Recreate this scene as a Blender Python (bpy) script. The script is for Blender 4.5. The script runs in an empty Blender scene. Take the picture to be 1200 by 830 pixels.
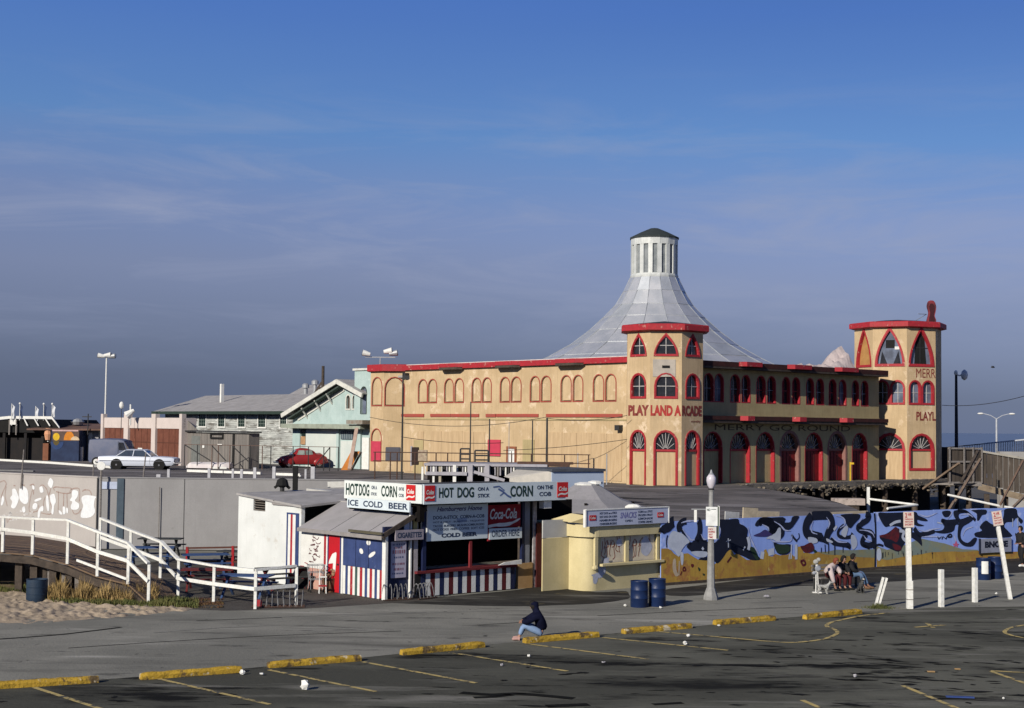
import bpy, bmesh, math, random
from math import sin, cos, pi, radians as R, atan2, sqrt, tan
from mathutils import Vector, Matrix
from mathutils.geometry import tessellate_polygon
random.seed(7)
S = bpy.context.scene
COL = S.collection
rnd = random.uniform

# ------------------------------------------------------------------ camera
FPX = 1740.0
CAM = Vector((0, 0, 5.85))
PITCH = math.atan(86 / FPX)
ROLL = 0.0105
MC = Matrix.Rotation(pi/2 + PITCH, 3, 'X') @ Matrix.Rotation(ROLL, 3, 'Z')
cd = bpy.data.cameras.new('camera'); cam = bpy.data.objects.new('camera', cd); COL.objects.link(cam)
cd.sensor_width = 36; cd.lens = 36 * FPX / 1200; cd.clip_start = .5; cd.clip_end = 9000
cam.matrix_world = Matrix.Translation(CAM) @ MC.to_4x4()
S.camera = cam

# ------------------------------------------------------------------ light
SUN_AZ = R(35)      # light travels towards this heading (clockwise from +Y)
SUN_EL = R(25)
sd = bpy.data.lights.new('sun', 'SUN'); sd.energy = 5.0; sd.angle = R(.5); sd.color = (1, .93, .82)
sun = bpy.data.objects.new('sun', sd); COL.objects.link(sun)
ld = Vector((sin(SUN_AZ)*cos(SUN_EL), cos(SUN_AZ)*cos(SUN_EL), -sin(SUN_EL)))
sun.rotation_euler = ld.to_track_quat('-Z', 'Y').to_euler()
sun.location = (-30, -30, 40)

w = bpy.data.worlds.new("World"); S.world = w; w.use_nodes = True
nt = w.node_tree; N = nt.nodes; L = nt.links
for n in list(N): N.remove(n)
out = N.new('ShaderNodeOutputWorld'); bg = N.new('ShaderNodeBackground'); L.new(bg.outputs[0], out.inputs[0])
sky = N.new('ShaderNodeTexSky'); sky.sky_type = 'NISHITA'; sky.sun_disc = False
sky.sun_elevation = SUN_EL; sky.sun_rotation = SUN_AZ + pi
sky.air_density = 1.0; sky.dust_density = .6; sky.ozone_density = 2.0
# hazy marine layer: a colour by elevation laid over the clear sky, plus thin cirrus
geo = N.new('ShaderNodeTexCoord'); sep = N.new('ShaderNodeSeparateXYZ'); L.new(geo.outputs['Generated'], sep.inputs[0])
def mth(op, a, b=None, c=None):
    m = N.new('ShaderNodeMath'); m.operation = op
    for i, v in enumerate((a, b, c)):
        if v is None: continue
        if isinstance(v, (int, float)): m.inputs[i].default_value = v
        else: L.new(v, m.inputs[i])
    return m.outputs[0]
warp = N.new('ShaderNodeTexNoise'); warp.inputs['Scale'].default_value = 2.2; warp.inputs['Detail'].default_value = 3
mp = N.new('ShaderNodeMapping'); mp.inputs['Scale'].default_value = (1, 1, 5); L.new(geo.outputs['Generated'], mp.inputs[0]); L.new(mp.outputs[0], warp.inputs['Vector'])
el = mth('ADD', sep.outputs[2], mth('MULTIPLY', mth('SUBTRACT', warp.outputs[0], .5), .035))
tilt = mth('ADD', el, mth('MULTIPLY', sep.outputs[0], .02))
ramp = N.new('ShaderNodeValToRGB'); L.new(mth('MULTIPLY', tilt, 2.0), ramp.inputs[0])
cr = ramp.color_ramp
SKY = [(0.0, (.098, .126, .212)), (.05, (.106, .135, .220)), (.12, (.152, .188, .302)), (.20, (.190, .235, .385)), (.285, (.175, .245, .450)), (.39, (.112, .240, .520)), (.55, (.074, .180, .520)), (.8, (.03, .09, .30)), (1.0, (.015, .045, .17))]
while len(cr.elements) < len(SKY): cr.elements.new(.5)
for e, (p, c) in zip(cr.elements, SKY): e.position = p; e.color = (*c, 1)
nsc = N.new('ShaderNodeVectorMath'); nsc.operation = 'SCALE'; nsc.inputs['Scale'].default_value = .06; L.new(sky.outputs[0], nsc.inputs[0])
mx = N.new('ShaderNodeMix'); mx.data_type = 'RGBA'; mx.inputs[0].default_value = .95
L.new(nsc.outputs[0], mx.inputs[6]); L.new(ramp.outputs[0], mx.inputs[7])
# the haze is a little brighter towards the right (open sea side)
gx1 = N.new('ShaderNodeMapRange'); gx1.interpolation_type = 'SMOOTHSTEP'; gx1.inputs[1].default_value = -.40; gx1.inputs[2].default_value = .40; gx1.inputs[3].default_value = 0; gx1.inputs[4].default_value = .30; L.new(sep.outputs[0], gx1.inputs[0])
gz1 = N.new('ShaderNodeMapRange'); gz1.inputs[1].default_value = .26; gz1.inputs[2].default_value = .13; L.new(el, gz1.inputs[0])
gsc = N.new('ShaderNodeVectorMath'); gsc.operation = 'SCALE'; L.new(mx.outputs[2], gsc.inputs[0]); L.new(mth('ADD', mth('MULTIPLY', gx1.outputs[0], gz1.outputs[0]), 1.0), gsc.inputs['Scale'])
# cirrus wisps
mp2 = N.new('ShaderNodeMapping'); mp2.inputs['Scale'].default_value = (2.2, 2.2, 14); mp2.inputs['Rotation'].default_value = (0, .06, .4)
L.new(geo.outputs['Generated'], mp2.inputs[0])
cn = N.new('ShaderNodeTexNoise'); cn.inputs['Scale'].default_value = 2.6; cn.inputs['Detail'].default_value = 7; cn.inputs['Roughness'].default_value = .62; cn.inputs['Distortion'].default_value = .6
L.new(mp2.outputs[0], cn.inputs['Vector'])
c1 = N.new('ShaderNodeMapRange'); c1.inputs[1].default_value = .46; c1.inputs[2].default_value = .78; L.new(cn.outputs[0], c1.inputs[0])
c2 = N.new('ShaderNodeMapRange'); c2.inputs[1].default_value = .02; c2.inputs[2].default_value = .14; L.new(el, c2.inputs[0])
c3 = N.new('ShaderNodeMapRange'); c3.inputs[1].default_value = .24; c3.inputs[2].default_value = .14; L.new(el, c3.inputs[0])
cf = mth('MULTIPLY', mth('MULTIPLY', c1.outputs[0], mth('MULTIPLY', c2.outputs[0], c3.outputs[0])), .80)
mx2 = N.new('ShaderNodeMix'); mx2.data_type = 'RGBA'; L.new(cf, mx2.inputs[0]); L.new(gsc.outputs[0], mx2.inputs[6]); mx2.inputs[7].default_value = (.32, .36, .50, 1)
L.new(mx2.outputs[2], bg.inputs[0]); bg.inputs[1].default_value = 1.0
S.view_settings.view_transform = 'Standard'; S.view_settings.look = 'None'; S.view_settings.exposure = 0; S.view_settings.gamma = 1
S.cycles.max_bounces = 5; S.cycles.diffuse_bounces = 1

# ------------------------------------------------------------------ helpers: where things stand
def ray(px, py): return MC @ Vector((px - 600, 415 - py, -FPX))
def gp(px, py, z=0.0):
    d = ray(px, py); t = (z - CAM.z) / d.z
    return CAM + d * t
def dp(px, py, Y):
    d = ray(px, py); return CAM + d * ((Y - CAM.y) / d.y)
class FR:
    """a vertical frame: x along the facade, y into it, z up"""
    def __init__(s, o, a): s.o = Vector(o); s.a = a; s.ex = Vector((cos(a), sin(a), 0)); s.ey = Vector((-sin(a), cos(a), 0))
    def hit(s, px, py, yl=0.0):
        d = ray(px, py); p0 = s.o + s.ey * yl
        t = (p0 - CAM).dot(s.ey) / d.dot(s.ey); p = CAM + d * t - s.o
        return p.dot(s.ex), p.z
    def x(s, px, yl=0.0, py=500): return s.hit(px, py, yl)[0]
    def z(s, px, py, yl=0.0): return s.hit(px, py, yl)[1]
    def w(s, x, y, z=0.0): return s.o + s.ex * x + s.ey * y + Vector((0, 0, z))
    def sub(s, x, y, z=0.0, da=0.0): return FR(s.w(x, y, z), s.a + da)
A1 = R(-48.65)     # frames whose front looks left and to the camera
A2 = R(41.35)      # frames whose front looks right and to the camera

# ------------------------------------------------------------------ materials
MATS = {}
def mat(name, c, c2=None, sc=3.0, rough=.85, bump=.12, bsc=22, metal=0.0, streak=0.0, sdark=.45, spots=None, stretch=(1, 1, 1), lo=.38, hi=.62, emit=None, spec=.3, alpha=None):
    if name in MATS: return MATS[name]
    m = bpy.data.materials.new(name); m.use_nodes = True; t = m.node_tree; n = t.nodes; l = t.links
    b = n['Principled BSDF']; b.inputs['Roughness'].default_value = rough; b.inputs['Metallic'].default_value = metal
    b.inputs['Specular IOR Level'].default_value = spec
    tc = n.new('ShaderNodeTexCoord'); oi = n.new('ShaderNodeObjectInfo')
    va = n.new('ShaderNodeVectorMath'); va.operation = 'ADD'
    vs = n.new('ShaderNodeMath'); vs.operation = 'MULTIPLY'; vs.inputs[1].default_value = 37.0
    l.new(oi.outputs['Random'], vs.inputs[0]); l.new(tc.outputs['Object'], va.inputs[0]); l.new(vs.outputs[0], va.inputs[1])
    mpp = n.new('ShaderNodeMapping'); mpp.inputs['Scale'].default_value = stretch; l.new(va.outputs[0], mpp.inputs[0])
    def noise(scale, det=5, vec=None, ro=.6):
        q = n.new('ShaderNodeTexNoise'); q.inputs['Scale'].default_value = scale; q.inputs['Detail'].default_value = det; q.inputs['Roughness'].default_value = ro
        l.new(vec or mpp.outputs[0], q.inputs['Vector']); return q.outputs[0]
    def rng(v, a, b_, to0=0, to1=1):
        q = n.new('ShaderNodeMapRange'); q.inputs[1].default_value = a; q.inputs[2].default_value = b_; q.inputs[3].default_value = to0; q.inputs[4].default_value = to1
        l.new(v, q.inputs[0]); return q.outputs[0]
    def mixc(f, a, b_):
        q = n.new('ShaderNodeMix'); q.data_type = 'RGBA'
        if isinstance(f, (int, float)): q.inputs[0].default_value = f
        else: l.new(f, q.inputs[0])
        for i, v in ((6, a), (7, b_)):
            if isinstance(v, tuple): q.inputs[i].default_value = (*v[:3], 1)
            else: l.new(v, q.inputs[i])
        return q.outputs[2]
    if c2 is None: c2 = tuple(x * .78 for x in c)
    col = mixc(rng(noise(sc), lo, hi), c, c2)
    # fine value jitter so nothing is one flat tone
    col = mixc(rng(noise(bsc * 1.3, 3), .3, .7, 0, .30), col, tuple(x * .62 for x in c))
    if streak:
        mp_ = n.new('ShaderNodeMapping'); mp_.inputs['Scale'].default_value = (5, 5, .35); l.new(va.outputs[0], mp_.inputs[0])
        col = mixc(rng(noise(1.6, 5, mp_.outputs[0]), .48, .75, 0, streak), col, tuple(x * sdark for x in c))
    for sp in (spots or []):
        scol, ssc, a, b_ = sp[:4]
        st = sp[4] if len(sp) > 4 else None
        vec = None
        if st:
            m3 = n.new('ShaderNodeMapping'); m3.inputs['Scale'].default_value = st; m3.inputs['Location'].default_value = (3.3, 8.1, 1.7); l.new(va.outputs[0], m3.inputs[0]); vec = m3.outputs[0]
        col = mixc(rng(noise(ssc, 6, vec, .65), a, b_), col, scol)
    l.new(col, b.inputs['Base Color'])
    if emit: b.inputs['Emission Color'].default_value = (*emit[0], 1); b.inputs['Emission Strength'].default_value = emit[1]
    if bump:
        bp = n.new('ShaderNodeBump'); bp.inputs['Strength'].default_value = min(1, bump * 2); bp.inputs['Distance'].default_value = .03
        l.new(noise(bsc, 6), bp.inputs['Height']); l.new(bp.outputs[0], b.inputs['Normal'])
    MATS[name] = m; return m

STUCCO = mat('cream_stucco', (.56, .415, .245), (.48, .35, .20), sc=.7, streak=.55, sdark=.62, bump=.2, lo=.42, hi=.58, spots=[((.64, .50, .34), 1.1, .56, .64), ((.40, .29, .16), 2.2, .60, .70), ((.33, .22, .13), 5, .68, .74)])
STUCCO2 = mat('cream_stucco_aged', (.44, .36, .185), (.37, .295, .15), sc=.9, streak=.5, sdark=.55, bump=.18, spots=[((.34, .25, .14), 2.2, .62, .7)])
PLYC = mat('cream_plywood', (.55, .40, .235), (.46, .325, .185), sc=1.6, stretch=(4, 4, .5), streak=.5, sdark=.66, bump=.1)
RED = mat('red_trim_paint', (.40, .025, .035), (.30, .02, .028), sc=4, rough=.6, spots=[((.50, .22, .18), 4, .60, .68), ((.16, .03, .03), 3, .62, .7)])
REDF = mat('faded_brick_red_trim', (.38, .065, .045), (.30, .08, .06), sc=4, rough=.8)
REDD = mat('dark_red_door', (.20, .010, .012), (.13, .008, .01), sc=3, rough=.6)
ROSE = mat('rose_red_panel', (.52, .05, .09), (.46, .04, .08), sc=3)
GLASS = mat('dark_window_glass', (.015, .015, .018), (.03, .03, .035), rough=.12, bump=0, spec=.6)
GLASSB = mat('hazy_window_glass', (.16, .19, .26), (.08, .09, .12), sc=1.2, rough=.15, bump=0, spec=.6)
BLACK = mat('black_void_paint', (.012, .012, .012), rough=.9)
WHITE = mat('white_paint', (.78, .78, .74), (.68, .68, .64), sc=4, streak=.2, sdark=.6)
WHITEP = mat('white_post_paint', (.80, .80, .76), (.66, .66, .60), sc=9, spots=[((.30, .25, .20), 14, .68, .74)], bump=.2)
SIGNW = mat('sign_white', (.74, .78, .74), (.68, .72, .70), sc=2, rough=.5, bump=.02)
SIGNB = mat('sign_pale_blue', (.66, .74, .76), (.60, .68, .72), sc=2, rough=.5, bump=.02)
GREYW = mat('grey_wood', (.26, .24, .22), (.17, .15, .14), sc=3, stretch=(1, 1, 6), streak=.4, bump=.25)
DKWOOD = mat('dark_wood', (.085, .065, .050), (.045, .036, .03), sc=4, bump=.3, streak=.4)
BRWOOD = mat('brown_boards', (.20, .135, .085), (.13, .085, .055), sc=3, stretch=(1, 6, 6), bump=.3, spots=[((.28, .21, .15), 3, .6, .7)])
ROOFING = mat('grey_roofing', (.38, .365, .355), (.29, .28, .27), sc=1.5, bump=.15, spots=[((.12, .115, .11), 3, .66, .70, (1, .2, 1))])
METROOF = mat('galvanised_sheet', (.70, .71, .72), (.54, .57, .60), sc=.8, rough=.42, metal=.55, bump=.05, streak=.3, sdark=.7, spec=.5)
METROOF2 = mat('galvanised_sheet_dull', (.56, .59, .62), (.44, .47, .50), sc=.8, rough=.5, metal=.5, bump=.05, streak=.3, sdark=.7, spec=.5)
TEXTD = mat('dark_green_lettering', (.02, .05, .04), rough=.6, bump=0)
TEXTB = mat('blue_black_lettering', (.03, .05, .10), rough=.6, bump=0)
TEXTR = mat('red_lettering', (.42, .03, .03), (.30, .04, .03), sc=5, rough=.7, bump=0)
TEXTM = mat('maroon_lettering', (.17, .03, .025), (.25, .05, .04), sc=4, rough=.7, bump=0)
SODA = mat('soda_red', (.60, .02, .02), (.50, .02, .02), rough=.45, bump=0)
NAVY = mat('navy_blue_paint', (.045, .07, .19), (.03, .05, .14), sc=2.5, rough=.6, streak=.3, spots=[((.10, .13, .25), 5, .62, .7)])
DNAVY = mat('deep_blue_paint', (.012, .02, .07), (.01, .015, .05), sc=3, rough=.6)
RUST = mat('rusty_iron', (.10, .05, .035), (.06, .04, .03), sc=8, bump=.3)
IRON = mat('dark_iron', (.04, .04, .042), (.03, .03, .03), rough=.6)
GALV = mat('galvanised_pipe', (.38, .39, .40), (.30, .31, .32), rough=.5, metal=.3, bump=.03)
RUBBER = mat('tyre_rubber', (.02, .02, .02), rough=.9)
CHROME = mat('chrome', (.6, .6, .6), rough=.2, metal=.9, bump=0)

# ------------------------------------------------------------------ mesh building
class MB:
    def __init__(s): s.v = []; s.f = []; s.m = []
    def add(s, vs, fs, mi=0):
        b = len(s.v); s.v += [tuple(v) for v in vs]; s.f += [tuple(b + i for i in f) for f in fs]; s.m += [mi] * len(fs); return s
    def box(s, x0, x1, y0, y1, z0, z1, mi=0):
        return s.add([(x, y, z) for z in (z0, z1) for y in (y0, y1) for x in (x0, x1)],
                     [(0, 2, 3, 1), (4, 5, 7, 6), (0, 1, 5, 4), (2, 6, 7, 3), (0, 4, 6, 2), (1, 3, 7, 5)], mi)
    def beam(s, p0, p1, w, h=None, mi=0, up=(0, 0, 1)):
        h = h or w; p0 = Vector(p0); p1 = Vector(p1); d = (p1 - p0).normalized(); u = Vector(up)
        if abs(d.dot(u)) > .98: u = Vector((0, 1, 0))
        r = d.cross(u).normalized(); u = r.cross(d).normalized()
        vs = [p + r * a * w / 2 + u * b * h / 2 for p in (p0, p1) for a, b in ((-1, -1), (1, -1), (1, 1), (-1, 1))]
        return s.add(vs, [(0, 1, 2, 3), (7, 6, 5, 4), (0, 4, 5, 1), (1, 5, 6, 2), (2, 6, 7, 3), (3, 7, 4, 0)], mi)
    def tube(s, p0, p1, r0, r1=None, n=8, mi=0, cap=True):
        r1 = r0 if r1 is None else r1; p0 = Vector(p0); p1 = Vector(p1); d = (p1 - p0).normalized()
        a = Vector((0, 0, 1)) if abs(d.z) < .9 else Vector((1, 0, 0)); x = d.cross(a).normalized(); y = d.cross(x)
        vs = [p + (x * cos(2*pi*i/n) + y * sin(2*pi*i/n)) * r for p, r in ((p0, r0), (p1, r1)) for i in range(n)]
        fs = [(i, (i+1) % n, n + (i+1) % n, n + i) for i in range(n)]
        if cap: fs += [tuple(range(n))[::-1], tuple(range(n, 2*n))]
        return s.add(vs, fs, mi)
    def pipe(s, pts, r, n=6, mi=0):
        for a, b in zip(pts, pts[1:]): s.tube(a, b, r, r, n, mi)
        return s
    def lathe(s, prof, c=(0, 0, 0), n=16, ph=0, mi=0, cap=True):
        vs = [(c[0] + r*cos(2*pi*i/n + ph), c[1] + r*sin(2*pi*i/n + ph), c[2] + z) for r, z in prof for i in range(n)]
        fs = [(k*n + i, k*n + (i+1) % n, (k+1)*n + (i+1) % n, (k+1)*n + i) for k in range(len(prof)-1) for i in range(n)]
        if cap: fs += [tuple(range(n))[::-1], tuple(range((len(prof)-1)*n, len(prof)*n))]
        return s.add(vs, fs, mi)
    def prism(s, poly, y0, y1, mi=0):        # polygon in x,z pushed along y
        n = len(poly); vs = [(x, y0, z) for x, z in poly] + [(x, y1, z) for x, z in poly]
        tri = tessellate_polygon([[Vector((x, z, 0)) for x, z in poly]])
        fs = [tuple(t) for t in tri] + [tuple(i + n for i in t[::-1]) for t in tri] + [(i, (i+1) % n, n + (i+1) % n, n + i) for i in range(n)]
        return s.add(vs, fs, mi)
    def prismz(s, poly, z0, z1, mi=0):
        n = len(poly); vs = [(x, y, z0) for x, y in poly] + [(x, y, z1) for x, y in poly]
        tri = tessellate_polygon([[Vector((x, y, 0)) for x, y in poly]])
        fs = [tuple(t[::-1]) for t in tri] + [tuple(i + n for i in t) for t in tri] + [(i, (i+1) % n, n + (i+1) % n, n + i) for i in range(n)]
        return s.add(vs, fs, mi)
    def sheet(s, poly, z=0.0, mi=0):
        tri = tessellate_polygon([[Vector((p[0], p[1], 0)) for p in poly]])
        return s.add([(p[0], p[1], p[2] if len(p) > 2 else z) for p in poly], [tuple(t) for t in tri], mi)
    def wall(s, outer, holes, y0, y1, mi=0):  # x,z outline with holes
        loops = [outer] + holes; flat = [p for q in loops for p in q]; n = len(flat)
        tri = tessellate_polygon([[Vector((x, z, 0)) for x, z in q] for q in loops])
        fs = [tuple(t) for t in tri] + [tuple(i + n for i in t[::-1]) for t in tri]
        b = 0
        for q in loops:
            k = len(q); fs += [(b+i, b+(i+1) % k, n+b+(i+1) % k, n+b+i) for i in range(k)]; b += k
        return s.add([(x, y0, z) for x, z in flat] + [(x, y1, z) for x, z in flat], fs, mi)
    def ring(s, o, i_, y0, y1, mi=0, closed=True):
        n = len(o); vs = [(x, y0, z) for x, z in o] + [(x, y0, z) for x, z in i_] + [(x, y1, z) for x, z in o] + [(x, y1, z) for x, z in i_]
        fs = []
        for k in range(n if closed else n - 1):
            j = (k+1) % n; fs += [(k, j, n+j, n+k), (2*n+k, 3*n+k, 3*n+j, 2*n+j), (k, 2*n+k, 2*n+j, j), (n+k, n+j, 3*n+j, 3*n+k)]
        return s.add(vs, fs, mi)
    def ball(s, c, r, nu=10, nv=7, mi=0):
        if not isinstance(r, (tuple, list)): r = (r, r, r)
        vs = [(c[0], c[1], c[2] - r[2])]
        for k in range(1, nv):
            a = -pi/2 + pi*k/nv
            vs += [(c[0] + r[0]*cos(a)*cos(2*pi*i/nu), c[1] + r[1]*cos(a)*sin(2*pi*i/nu), c[2] + r[2]*sin(a)) for i in range(nu)]
        vs.append((c[0], c[1], c[2] + r[2])); e = len(vs) - 1
        fs = [(0, 1 + (i+1) % nu, 1 + i) for i in range(nu)] + [(e, 1 + (nv-2)*nu + i, 1 + (nv-2)*nu + (i+1) % nu) for i in range(nu)]
        fs += [(1+k*nu+i, 1+k*nu+(i+1) % nu, 1+(k+1)*nu+(i+1) % nu, 1+(k+1)*nu+i) for k in range(nv-2) for i in range(nu)]
        return s.add(vs, fs, mi)
    def stroke(s, pts, w, y, mi=0):          # flat ribbon in x,z at depth y; w number or list
        n = len(pts); ws = [w]*n if not isinstance(w, (list, tuple)) else [w[min(len(w)-1, int(i/n*len(w)))] for i in range(n)]; L_ = []; R_ = []
        for i, (x, z) in enumerate(pts):
            a = pts[max(0, i-1)]; b = pts[min(n-1, i+1)]; dx, dz = b[0]-a[0], b[1]-a[1]; q = max(1e-6, sqrt(dx*dx+dz*dz))
            nx, nz = -dz/q*ws[i]/2, dx/q*ws[i]/2
            L_.append((x+nx, y, z+nz)); R_.append((x-nx, y, z-nz))
        return s.add(L_ + R_, [(i, i+1, n+i+1, n+i) for i in range(n-1)], mi)
    def flat(s, poly, y, mi=0):
        tri = tessellate_polygon([[Vector((x, z, 0)) for x, z in poly]])
        return s.add([(x, y, z) for x, z in poly], [tuple(t) for t in tri], mi)
    def build(s, name, m, parent=None, fr=None, bevel=0, smooth=False, kind=None, nrm=True):
        me = bpy.data.meshes.new(name); me.from_pydata(s.v, [], s.f)
        for q in (m if isinstance(m, (list, tuple)) else [m]): me.materials.append(q)
        me.polygons.foreach_set('material_index', s.m)
        if nrm or bevel:
            bm = bmesh.new(); bm.from_mesh(me)
            if bevel:
                bmesh.ops.remove_doubles(bm, verts=bm.verts, dist=.0005)
                bmesh.ops.bevel(bm, geom=[e for e in bm.edges if len(e.link_faces) == 2 and e.calc_face_angle(0) > .5], offset=bevel, segments=2, affect='EDGES', profile=.6)
            bmesh.ops.recalc_face_normals(bm, faces=bm.faces); bm.to_mesh(me); bm.free()
        if smooth:
            me.polygons.foreach_set('use_smooth', [True]*len(me.polygons))
            try: me.set_sharp_from_angle(angle=R(40))
            except Exception: pass
        me.update(); return link(name, me, parent, fr, kind)
def link(name, me, parent=None, fr=None, kind=None):
    o = bpy.data.objects.new(name, me); COL.objects.link(o)
    if parent is not None: o.parent = parent
    if fr is not None:
        base = Vector((0, 0, 0)) if parent is None else parent.location
        rz = 0 if parent is None else parent.rotation_euler.z
        d = fr.o - base; o.location = Matrix.Rotation(-rz, 3, 'Z') @ d; o.rotation_euler = (0, 0, fr.a - rz)
    if kind: o['kind'] = kind
    return o
def tag(o, label, cat, group=None, kind=None):
    o['label'] = label; o['category'] = cat
    if group: o['group'] = group
    if kind: o['kind'] = kind
    return o
def thing(name, label, cat, loc=(0, 0, 0), rotz=0, group=None):
    o = bpy.data.objects.new(name, None); COL.objects.link(o); o.location = loc; o.rotation_euler = (0, 0, rotz); o.empty_display_size = .2
    return tag(o, label, cat, group)
def struct(o): o['kind'] = 'structure'; return o
KIDS = {}
def dup(root, loc=None, rotz=None, label=None, group=None):
    def cp(o, par):
        c = o.copy(); COL.objects.link(c)
        if par is not None: c.parent = par
        for k in [x for x in bpy.data.objects if x.parent == o]: cp(k, c)
        return c
    c = cp(root, None)
    if loc is not None: c.location = loc
    if rotz is not None: c.rotation_euler = (0, 0, rotz)
    if label: c['label'] = label
    if group: c['group'] = group
    return c
def text_mesh(s, x0, x1, z0, z1, y, bold=.02, ext=.012, shear=0):
    cu = bpy.data.curves.new('t', 'FONT'); cu.body = s; cu.extrude = 0; cu.offset = bold; cu.shear = shear; cu.resolution_u = 3
    to = bpy.data.objects.new('t', cu); COL.objects.link(to)
    dg = bpy.context.evaluated_depsgraph_get(); me = bpy.data.meshes.new_from_object(to.evaluated_get(dg))
    xs = [v.co.x for v in me.vertices]; ys = [v.co.y for v in me.vertices]
    ax, bx, ay, by = min(xs), max(xs), min(ys), max(ys)
    for v in me.vertices:
        v.co = ((v.co.x-ax)/(bx-ax)*(x1-x0)+x0, y, (v.co.y-ay)/max(1e-6, by-ay)*(z1-z0)+z0)
    bpy.data.objects.remove(to); bpy.data.curves.remove(cu)
    return me
def text(s, parent, fr, x0, x1, z0, z1, y, m, bold=.02, name='lettering', shear=0):
    me = text_mesh(s, x0, x1, z0, z1, y, bold, shear=shear); me.materials.clear(); me.materials.append(m)
    return link(name, me, parent, fr)
def arch(x0, x1, z0, zt, kind='round', n=8):
    c = (x0+x1)/2; h = (x1-x0)/2
    if kind == 'rect': return [(x0, z0), (x1, z0), (x1, zt), (x0, zt)]
    if kind == 'point':
        r = [(c + h*(1-(t/n)**1.9), z0+(zt-z0)*t/n) for t in range(n+1)]
        l_ = [(c - h*(1-(t/n)**1.9), z0+(zt-z0)*t/n) for t in range(n)][::-1]
        return r + l_
    rr = min(h*1.12, zt-z0); zs = zt-rr
    return [(x0, z0), (x1, z0)] + [(c + h*cos(pi*t/n), zs + rr*sin(pi*t/n)) for t in range(n+1)]
def catmull(pts, k=5, closed=False):
    n = len(pts); o = []
    rg = range(n) if closed else range(n-1)
    for i in rg:
        if closed: p = [pts[(i+j) % n] for j in (-1, 0, 1, 2)]
        else: p = [pts[max(0, i-1)], pts[i], pts[i+1], pts[min(n-1, i+2)]]
        for q in range(k):
            t = q/k
            o.append(tuple(.5*((2*p[1][c]) + (-p[0][c]+p[2][c])*t + (2*p[0][c]-5*p[1][c]+4*p[2][c]-p[3][c])*t*t + (-p[0][c]+3*p[1][c]-3*p[2][c]+p[3][c])*t**3) for c in range(len(p[1]))))
    if not closed: o.append(tuple(pts[-1]))
    return o
DZ = 2.6   # pier deck level
# ================================================================== SETTING
LOT = mat('lot_asphalt', (.138, .137, .112), (.070, .070, .058), sc=.16, bump=.35, bsc=11, rough=.95, spec=.03, lo=.42, hi=.58, stretch=(.6, 1.3, 1),
          spots=[((.020, .020, .018), .14, .56, .66, (.7, 1.7, 1)), ((.014, .014, .013), .55, .56, .64, (.5, 1.6, 1)), ((.19, .185, .16), .42, .58, .70, (.3, 1.8, 1)), ((.008, .008, .008), 1.7, .62, .68, (.5, 1.4, 1))])
PROM = mat('promenade_asphalt', (.265, .258, .222), (.195, .192, .166), sc=.2, bump=.3, bsc=11, rough=.95, spec=.03, lo=.42, hi=.58,
           spots=[((.135, .132, .115), .30, .54, .66, (.35, 1.6, 1)), ((.35, .34, .30), .5, .58, .70, (.25, 1.6, 1)), ((.085, .083, .075), 1.2, .60, .68, (.4, 1.5, 1)), ((.05, .05, .045), 2.5, .66, .72)])
DECKA = mat('pier_deck_asphalt', (.175, .162, .158), (.11, .103, .102), sc=.3, bump=.35, bsc=8, rough=.95, spec=.03, lo=.42, hi=.58,
            spots=[((.27, .255, .26), .4, .55, .68, (.2, 1.6, 1)), ((.035, .035, .037), .5, .56, .64, (.5, 1.3, 1)), ((.34, .32, .32), 1.7, .64, .70, (.15, 1.8, 1))])
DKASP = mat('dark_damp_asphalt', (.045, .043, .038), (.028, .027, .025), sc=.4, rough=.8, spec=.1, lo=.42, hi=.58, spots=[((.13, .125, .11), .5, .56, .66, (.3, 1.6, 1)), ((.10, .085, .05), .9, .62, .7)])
SAND = mat('beach_sand', spec=.03, c=(.42, .34, .25), c2=(.33, .265, .19), sc=2.5, bump=.5, bsc=9, spots=[((.24, .19, .14), 3, .60, .75)])
EARTH = mat('brown_earth', (.20, .15, .09), (.13, .095, .055), sc=2, bump=.5, bsc=9)
YEL = mat('yellow_road_paint', (.56, .43, .17), (.42, .34, .15), sc=3, rough=.9, spec=.05, spots=[((.09, .088, .078), 3.5, .50, .58)], bump=.1)
CONC1 = mat('pale_concrete', (.44, .41, .385), (.40, .37, .35), sc=.8, streak=.2, sdark=.7, bump=.06)
CONC2 = mat('grey_concrete', (.285, .28, .28), (.25, .245, .245), sc=.7, streak=.25, sdark=.7, bump=.08, spots=[((.16, .155, .15), 2.2, .70, .76)])

ground = MB().sheet([(-3000, -200), (3000, -200), (3000, 6000), (-3000, 6000)], -.004).build('ground', mat('shore_ground', (.10, .095, .085), (.07, .066, .06), sc=.05), kind='structure')
MB().sheet([(-4000, 190), (4000, 190), (4000, 8000), (-4000, 8000)], .05).build('sea', mat('hazy_sea', (.13, .16, .22), (.10, .13, .19), sc=.02, rough=.35, bump=0), kind='structure')
lot = MB().sheet([(-80, 5), (90, 5), (90, 75), (-80, 75)], 0).build('parking_lot', LOT, kind='structure')
fe = [gp(x, y) for x, y in [(-260, 818), (0, 803), (116, 797), (284, 784), (424, 771), (569, 756), (703, 744), (812, 734.5), (910, 725), (1011, 717), (1100, 712.5), (1200, 711), (1420, 706)]]
be = [Vector((48, 84, 0)), Vector((5, 60, 0)), Vector((-12, 69, 0)), Vector((-60, 69, 0))]
MB().sheet([(p.x, p.y) for p in fe] + [(p.x, p.y) for p in be], .004).build('promenade', PROM, kind='structure')

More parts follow.
